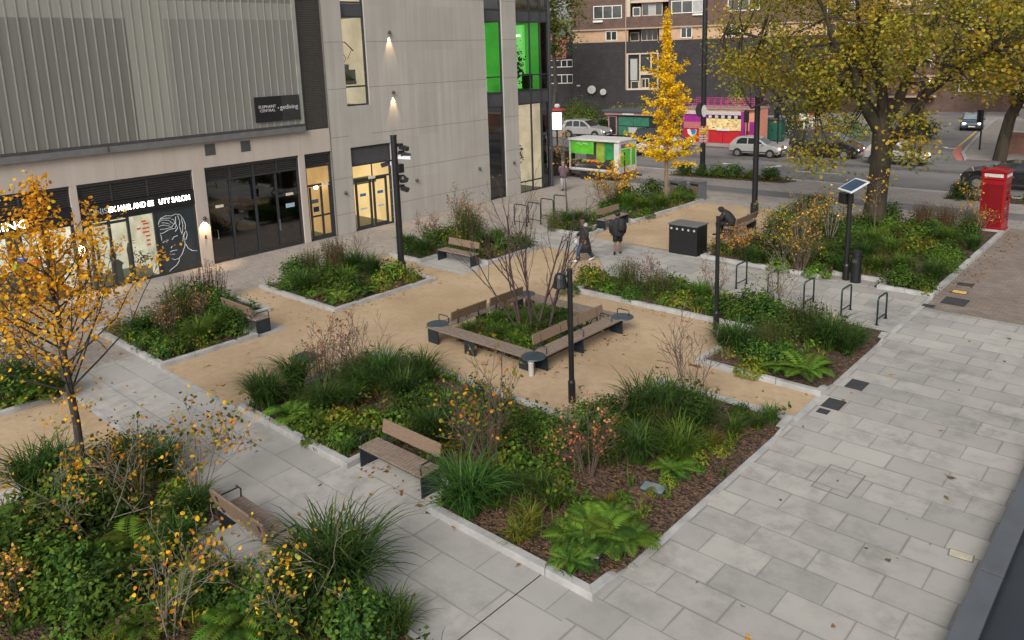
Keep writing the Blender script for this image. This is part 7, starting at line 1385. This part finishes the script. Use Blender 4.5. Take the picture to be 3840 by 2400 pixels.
def body(t, J, mat, s=1.):
    """J: joints; grows one continuous skin over head, trunk, arms with hands and fingers, and legs"""
    V = []; E = []; Rr = []
    def v(p, r, par=None):
        V.append(Vector(p)*s); Rr.append(r*s); i = len(V)-1
        if par is not None: E.append((par, i))
        return i
    pel = v(J['pelvis'], .135); wa = v(J['waist'], .125, pel); ch = v(J['chest'], .15, wa); nk = v(J['neck'], .058, ch); hd0 = v(Vector(J['neck']).lerp(Vector(J['head']), .55), .07, nk); hd = v(J['head'], .095, hd0); v(Vector(J['head'])+(Vector(J['head'])-Vector(J['neck'])).normalized()*.075, .07, hd)
    for S in 'LR':
        sh = v(J['sh'+S], .062, ch); el = v(J['el'+S], .044, sh); wr = v(J['wr'+S], .030, el); d = (Vector(J['wr'+S])-Vector(J['el'+S])).normalized(); x, y = _basis(d); pa = v(Vector(J['wr'+S])+d*.07, .034, wr)
        for k in range(4):
            o = x*(k-1.5)*.019; l = (.034, .04, .038, .03)[k]; f1 = v(Vector(J['wr'+S])+d*.105+o, .0095, pa); f2 = v(V[f1]/s+d*l+y*.012, .0085, f1); v(V[f2]/s+d*l*.6+y*.022, .0075, f2)
        th = v(Vector(J['wr'+S])+d*.055+x*.038, .011, pa); v(V[th]/s+d*.032+x*.014+y*.01, .009, th)
        hp_ = v(J['hip'+S], .10, pel); kn = v(J['kn'+S], .062, hp_); ak = v(J['an'+S], .040, kn); fd = Vector(J['ft'+S]); v(fd, .032, ak)
    me = bpy.data.meshes.new('body'); me.from_pydata([tuple(p) for p in V], E, []); me.materials.append(MATS[mat]); o = bpy.data.objects.new('body', me); C.objects.link(o); o.parent = t
    sk = o.modifiers.new('Skin', 'SKIN'); sk.use_smooth_shade = True
    if not me.skin_vertices: 
        bpy.context.view_layer.update()
    for i, r_ in enumerate(Rr): q = me.skin_vertices[0].data[i]; q.radius = (r_, r_); q.use_root = (i == 0)
    o.modifiers.new('Subdivision', 'SUBSURF').levels = 1; o.modifiers['Subdivision'].render_levels = 2; return o
def ring(c, ax, rx, ry, n=14):
    ax = Vector(ax).normalized(); x = Vector((1, 0, 0)); x = (x-ax*x.dot(ax)).normalized(); y = ax.cross(x); c = Vector(c)
    return [c+x*rx*math.cos(6.2832*k/n)+y*ry*math.sin(6.2832*k/n) for k in range(n)]
def garment(t, name, mat, secs):
    m = MB(); R2 = []
    for i, (c, rx, ry) in enumerate(secs): a = Vector(secs[max(0, i-1)][0]); b = Vector(secs[min(len(secs)-1, i+1)][0]); R2.append(ring(c, b-a, rx, ry))
    m.loft(R2); return m.build(name, mat, t, smooth=True)
def sleeve(t, name, mat, pts, rad): m = MB(); m.tube(pts, rad, 10); return m.build(name, mat, t, smooth=True)
def face(t, J, hair, hairmat, lipm='lip', yawdir=(0, -1, 0)):
    h_ = Vector(J['head']); up = (h_-Vector(J['neck'])).normalized(); f_ = Vector(yawdir); f_ = (f_-up*f_.dot(up)).normalized(); s_ = f_.cross(up)
    m = MB(); m.tube([h_+f_*.088+up*.01, h_+f_*.112-up*.025, h_+f_*.095-up*.032], [.008, .014, .008], 6); m.build('nose', t['skin'], t, smooth=True)
    for q in (-1, 1):
        m = MB(); m.ell(h_+f_*.088+s_*q*.034+up*.015, (.011, .011, .008), 8, 5); m.build('eye', 'eye_dark', t); m = MB(); m.ell(h_+s_*q*.095, (.014, .022, .032), 8, 6); m.build('ear', t['skin'], t)
    m = MB(); m.ell(h_+f_*.085-up*.06, (.025, .012, .007), 8, 5); m.build('mouth', lipm, t)
    m = MB(); m.ell(h_-f_*.018+up*.035, hair, 14, 9); m.build('hair', hairmat, t, smooth=True)
BASEJ = dict(pelvis=(0, 0, .93), waist=(0, 0, 1.08), chest=(0, 0, 1.30), neck=(0, 0, 1.47), head=(0, -.02, 1.60), shL=(.185, 0, 1.40), shR=(-.185, 0, 1.40), elL=(.24, .03, 1.13), elR=(-.24, .03, 1.13), wrL=(.25, -.06, .90), wrR=(-.25, -.06, .90), hipL=(.09, 0, .88), hipR=(-.09, 0, .88), knL=(.1, -.02, .49), knR=(-.1, -.02, .49), anL=(.1, .02, .08), anR=(-.1, .02, .08), ftL=(.11, -.15, .035), ftR=(-.11, -.15, .035))
def shoes(t, J, mat):
    for S in 'LR':
        a, f_ = Vector(J['an'+S]), Vector(J['ft'+S]); d = (f_-a); d.z *= .4; d.normalize(); m = MB(); z0 = min(a.z, f_.z)-.035
        m.loft([ring(a-d*.06+Vector((0, 0, -.045)), d, .032, .03, 10), ring(a-d*.02+Vector((0, 0, -.03)), d, .044, .05, 10), ring(a.lerp(f_, .55)+Vector((0, 0, -.012)), d, .047, .042, 10), ring(f_+d*.04, d, .042, .032, 10), ring(f_+d*.085, d, .02, .02, 10)]); m.build('shoe', mat, t, smooth=True)
# walker in a long coat
J = dict(BASEJ); J.update(elL=(.25, .10, 1.14), wrL=(.24, .04, .93), elR=(-.24, -.06, 1.13), wrR=(-.2, -.26, 1.0), knL=(.09, -.22, .50), anL=(.09, -.26, .09), ftL=(.09, -.42, .05), knR=(-.09, .10, .50), anR=(-.09, .34, .16), ftR=(-.09, .24, .05), head=(0, -.06, 1.60))
az = math.atan2(-.74, -.67); face_to = lambda dx, dy: math.atan2(dx, -dy)
t = thing('person', 'person walking left in a long dark flecked coat with a pale hood and blue jeans', 'person', (-17.65, 23.5, 0), face_to(-.74, -.67)); t['skin'] = 'skin_brown'; body(t, J, 'skin_brown', .97); 
garment(t, 'coat', 'coat_flecked', [((0, .03, .40), .25, .27), ((0, .02, .70), .24, .23), ((0, .0, 1.0), .20, .175), ((0, .0, 1.2), .205, .17), ((0, .0, 1.34), .22, .155), ((0, .0, 1.42), .13, .11), ((0, -.0, 1.45), .085, .085)])
for S in 'LR': sleeve(t, 'sleeve', 'coat_flecked', [J['sh'+S], J['el'+S], J['wr'+S]], [.095, .078, .055]); sleeve(t, 'trouser_leg', 'denim', [J['hip'+S], J['kn'+S], Vector(J['an'+S])+Vector((0, 0, .0))], [.11, .085, .075])
garment(t, 'hood', 'cloth_grey', [((0, .05, 1.36), .12, .10), ((0, .07, 1.43), .13, .11), ((0, .09, 1.5), .10, .07), ((0, .1, 1.53), .05, .04)]); shoes(t, J, 'shoe_pale'); face(t, {k: Vector(v_)*.97 for k, v_ in J.items()}, (.098, .105, .095), 'hair_brown')
m = MB(); m.box(-.30, -.16, -.36, -.26, .72, .92); m.build('paper_bag', 'shoe_pale', t)
# walker in a bulky black jacket, bare legs, rucksack on one shoulder
J = dict(BASEJ); J.update(elL=(.27, .04, 1.13), wrL=(.26, -.02, .88), elR=(-.27, .04, 1.13), wrR=(-.26, -.02, .88), knR=(-.09, -.12, .50), anR=(-.09, -.05, .08), ftR=(-.1, -.22, .035), knL=(.10, .05, .50), anL=(.12, .30, .17), ftL=(.13, .22, .05))
t = thing('person', 'person in a bulky black jacket with a rucksack, bare legs, walking beyond the other walker', 'person', (-17.25, 25.2, 0), face_to(-.55, .83)); t['skin'] = 'skin_brown'; body(t, J, 'skin_brown', 1.)
garment(t, 'jacket', 'cloth_black', [((0, .02, .74), .20, .16), ((0, .02, .80), .26, .19), ((0, .02, 1.0), .27, .20), ((0, .02, 1.22), .26, .19), ((0, .0, 1.37), .23, .16), ((0, .0, 1.45), .12, .11), ((0, .0, 1.49), .085, .085)])
for S in 'LR': sleeve(t, 'sleeve', 'cloth_black', [J['sh'+S], J['el'+S], J['wr'+S]], [.11, .095, .07]); k_2 = Vector(J['hip'+S]).lerp(Vector(J['kn'+S]), .95); sleeve(t, 'shorts_leg', 'cloth_black', [J['hip'+S], k_2], [.12, .10])
m = MB(); m.loft([ring((-.14, .24, 1.0), (0, 0, 1), .13, .09), ring((-.14, .26, 1.12), (0, 0, 1), .15, .12), ring((-.14, .25, 1.35), (0, 0, 1), .14, .11), ring((-.14, .22, 1.5), (0, 0, 1), .09, .07)]); m.build('rucksack', 'cloth_black', t, smooth=True); shoes(t, J, 'cloth_black'); face(t, J, (.102, .11, .105), 'hair_black')
# hunched person on the bench by the plane tree
J = dict(pelvis=(0, .02, .52), waist=(0, -.05, .66), chest=(0, -.22, .86), neck=(0, -.38, .98), head=(0, -.49, 1.04), shL=(.18, -.27, .93), shR=(-.18, -.27, .93), elL=(.24, -.40, .66), elR=(-.24, -.40, .66), wrL=(.12, -.56, .52), wrR=(-.12, -.56, .52), hipL=(.1, .0, .52), hipR=(-.1, .0, .52), knL=(.13, -.45, .52), knR=(-.13, -.45, .52), anL=(.13, -.52, .09), anR=(-.13, -.48, .09), ftL=(.14, -.68, .04), ftR=(-.14, -.64, .04))
t = thing('person', 'person in black hunched forward, sitting on the bench by the plane tree bed', 'person', (-14.92, 30.35, 0), face_to(-1, 0)); t['skin'] = 'skin_dark'; body(t, J, 'skin_dark', 1.08)
J = {k: Vector(v_)*1.08 for k, v_ in J.items()}
garment(t, 'hooded_top', 'cloth_black', [((0, .06, .52), .20, .16), ((0, .02, .66), .23, .18), ((0, -.10, .82), .24, .18), ((0, -.24, .97), .23, .16), ((0, -.36, 1.06), .14, .12), ((0, -.43, 1.10), .09, .09)])
for S in 'LR': sleeve(t, 'sleeve', 'cloth_black', [J['sh'+S], J['el'+S], J['wr'+S]], [.10, .085, .06]); sleeve(t, 'trouser_leg', 'cloth_black', [J['hip'+S], J['kn'+S], J['an'+S]], [.115, .09, .07]); sleeve(t, 'side_stripe', 'shoe_pale', [J['kn'+S]+Vector((.085 if S == 'L' else -.085, -.03, -.02)), J['an'+S]+Vector((.068 if S == 'L' else -.068, -.02, .05))], [.012, .012])
m = MB(); m.ell(J['head']+Vector((0, .03, .03)), (.115, .125, .12), 12, 8); m.build('hood', 'cloth_black', t, smooth=True); shoes(t, J, 'cloth_black'); face(t, J, (.10, .10, .10), 'hair_black', yawdir=(0, -.6, -.8))
# bystander at the corner of the shop building
J = dict(BASEJ); J.update(elL=(.23, -.04, 1.13), wrL=(.12, -.2, 1.02), elR=(-.23, -.04, 1.13), wrR=(-.12, -.2, 1.02))
t = thing('person', 'person in a mauve jacket and grey trousers at the end of the shop building', 'person', (-28.1, 35.5, 0), face_to(-.4, .9)); t['skin'] = 'skin_pale'; body(t, J, 'skin_pale', 1.)
garment(t, 'jacket', 'cloth_mauve', [((0, .01, .80), .22, .17), ((0, .01, 1.0), .22, .18), ((0, .0, 1.22), .23, .18), ((0, .0, 1.36), .22, .15), ((0, .0, 1.45), .12, .11), ((0, .0, 1.49), .08, .08)])
for S in 'LR': sleeve(t, 'sleeve', 'cloth_mauve', [J['sh'+S], J['el'+S], J['wr'+S]], [.095, .08, .058]); sleeve(t, 'trouser_leg', 'trouser_grey', [J['hip'+S], J['kn'+S], J['an'+S]], [.115, .09, .078])
shoes(t, J, 'cloth_black'); face(t, J, (.10, .108, .10), 'hair_grey')
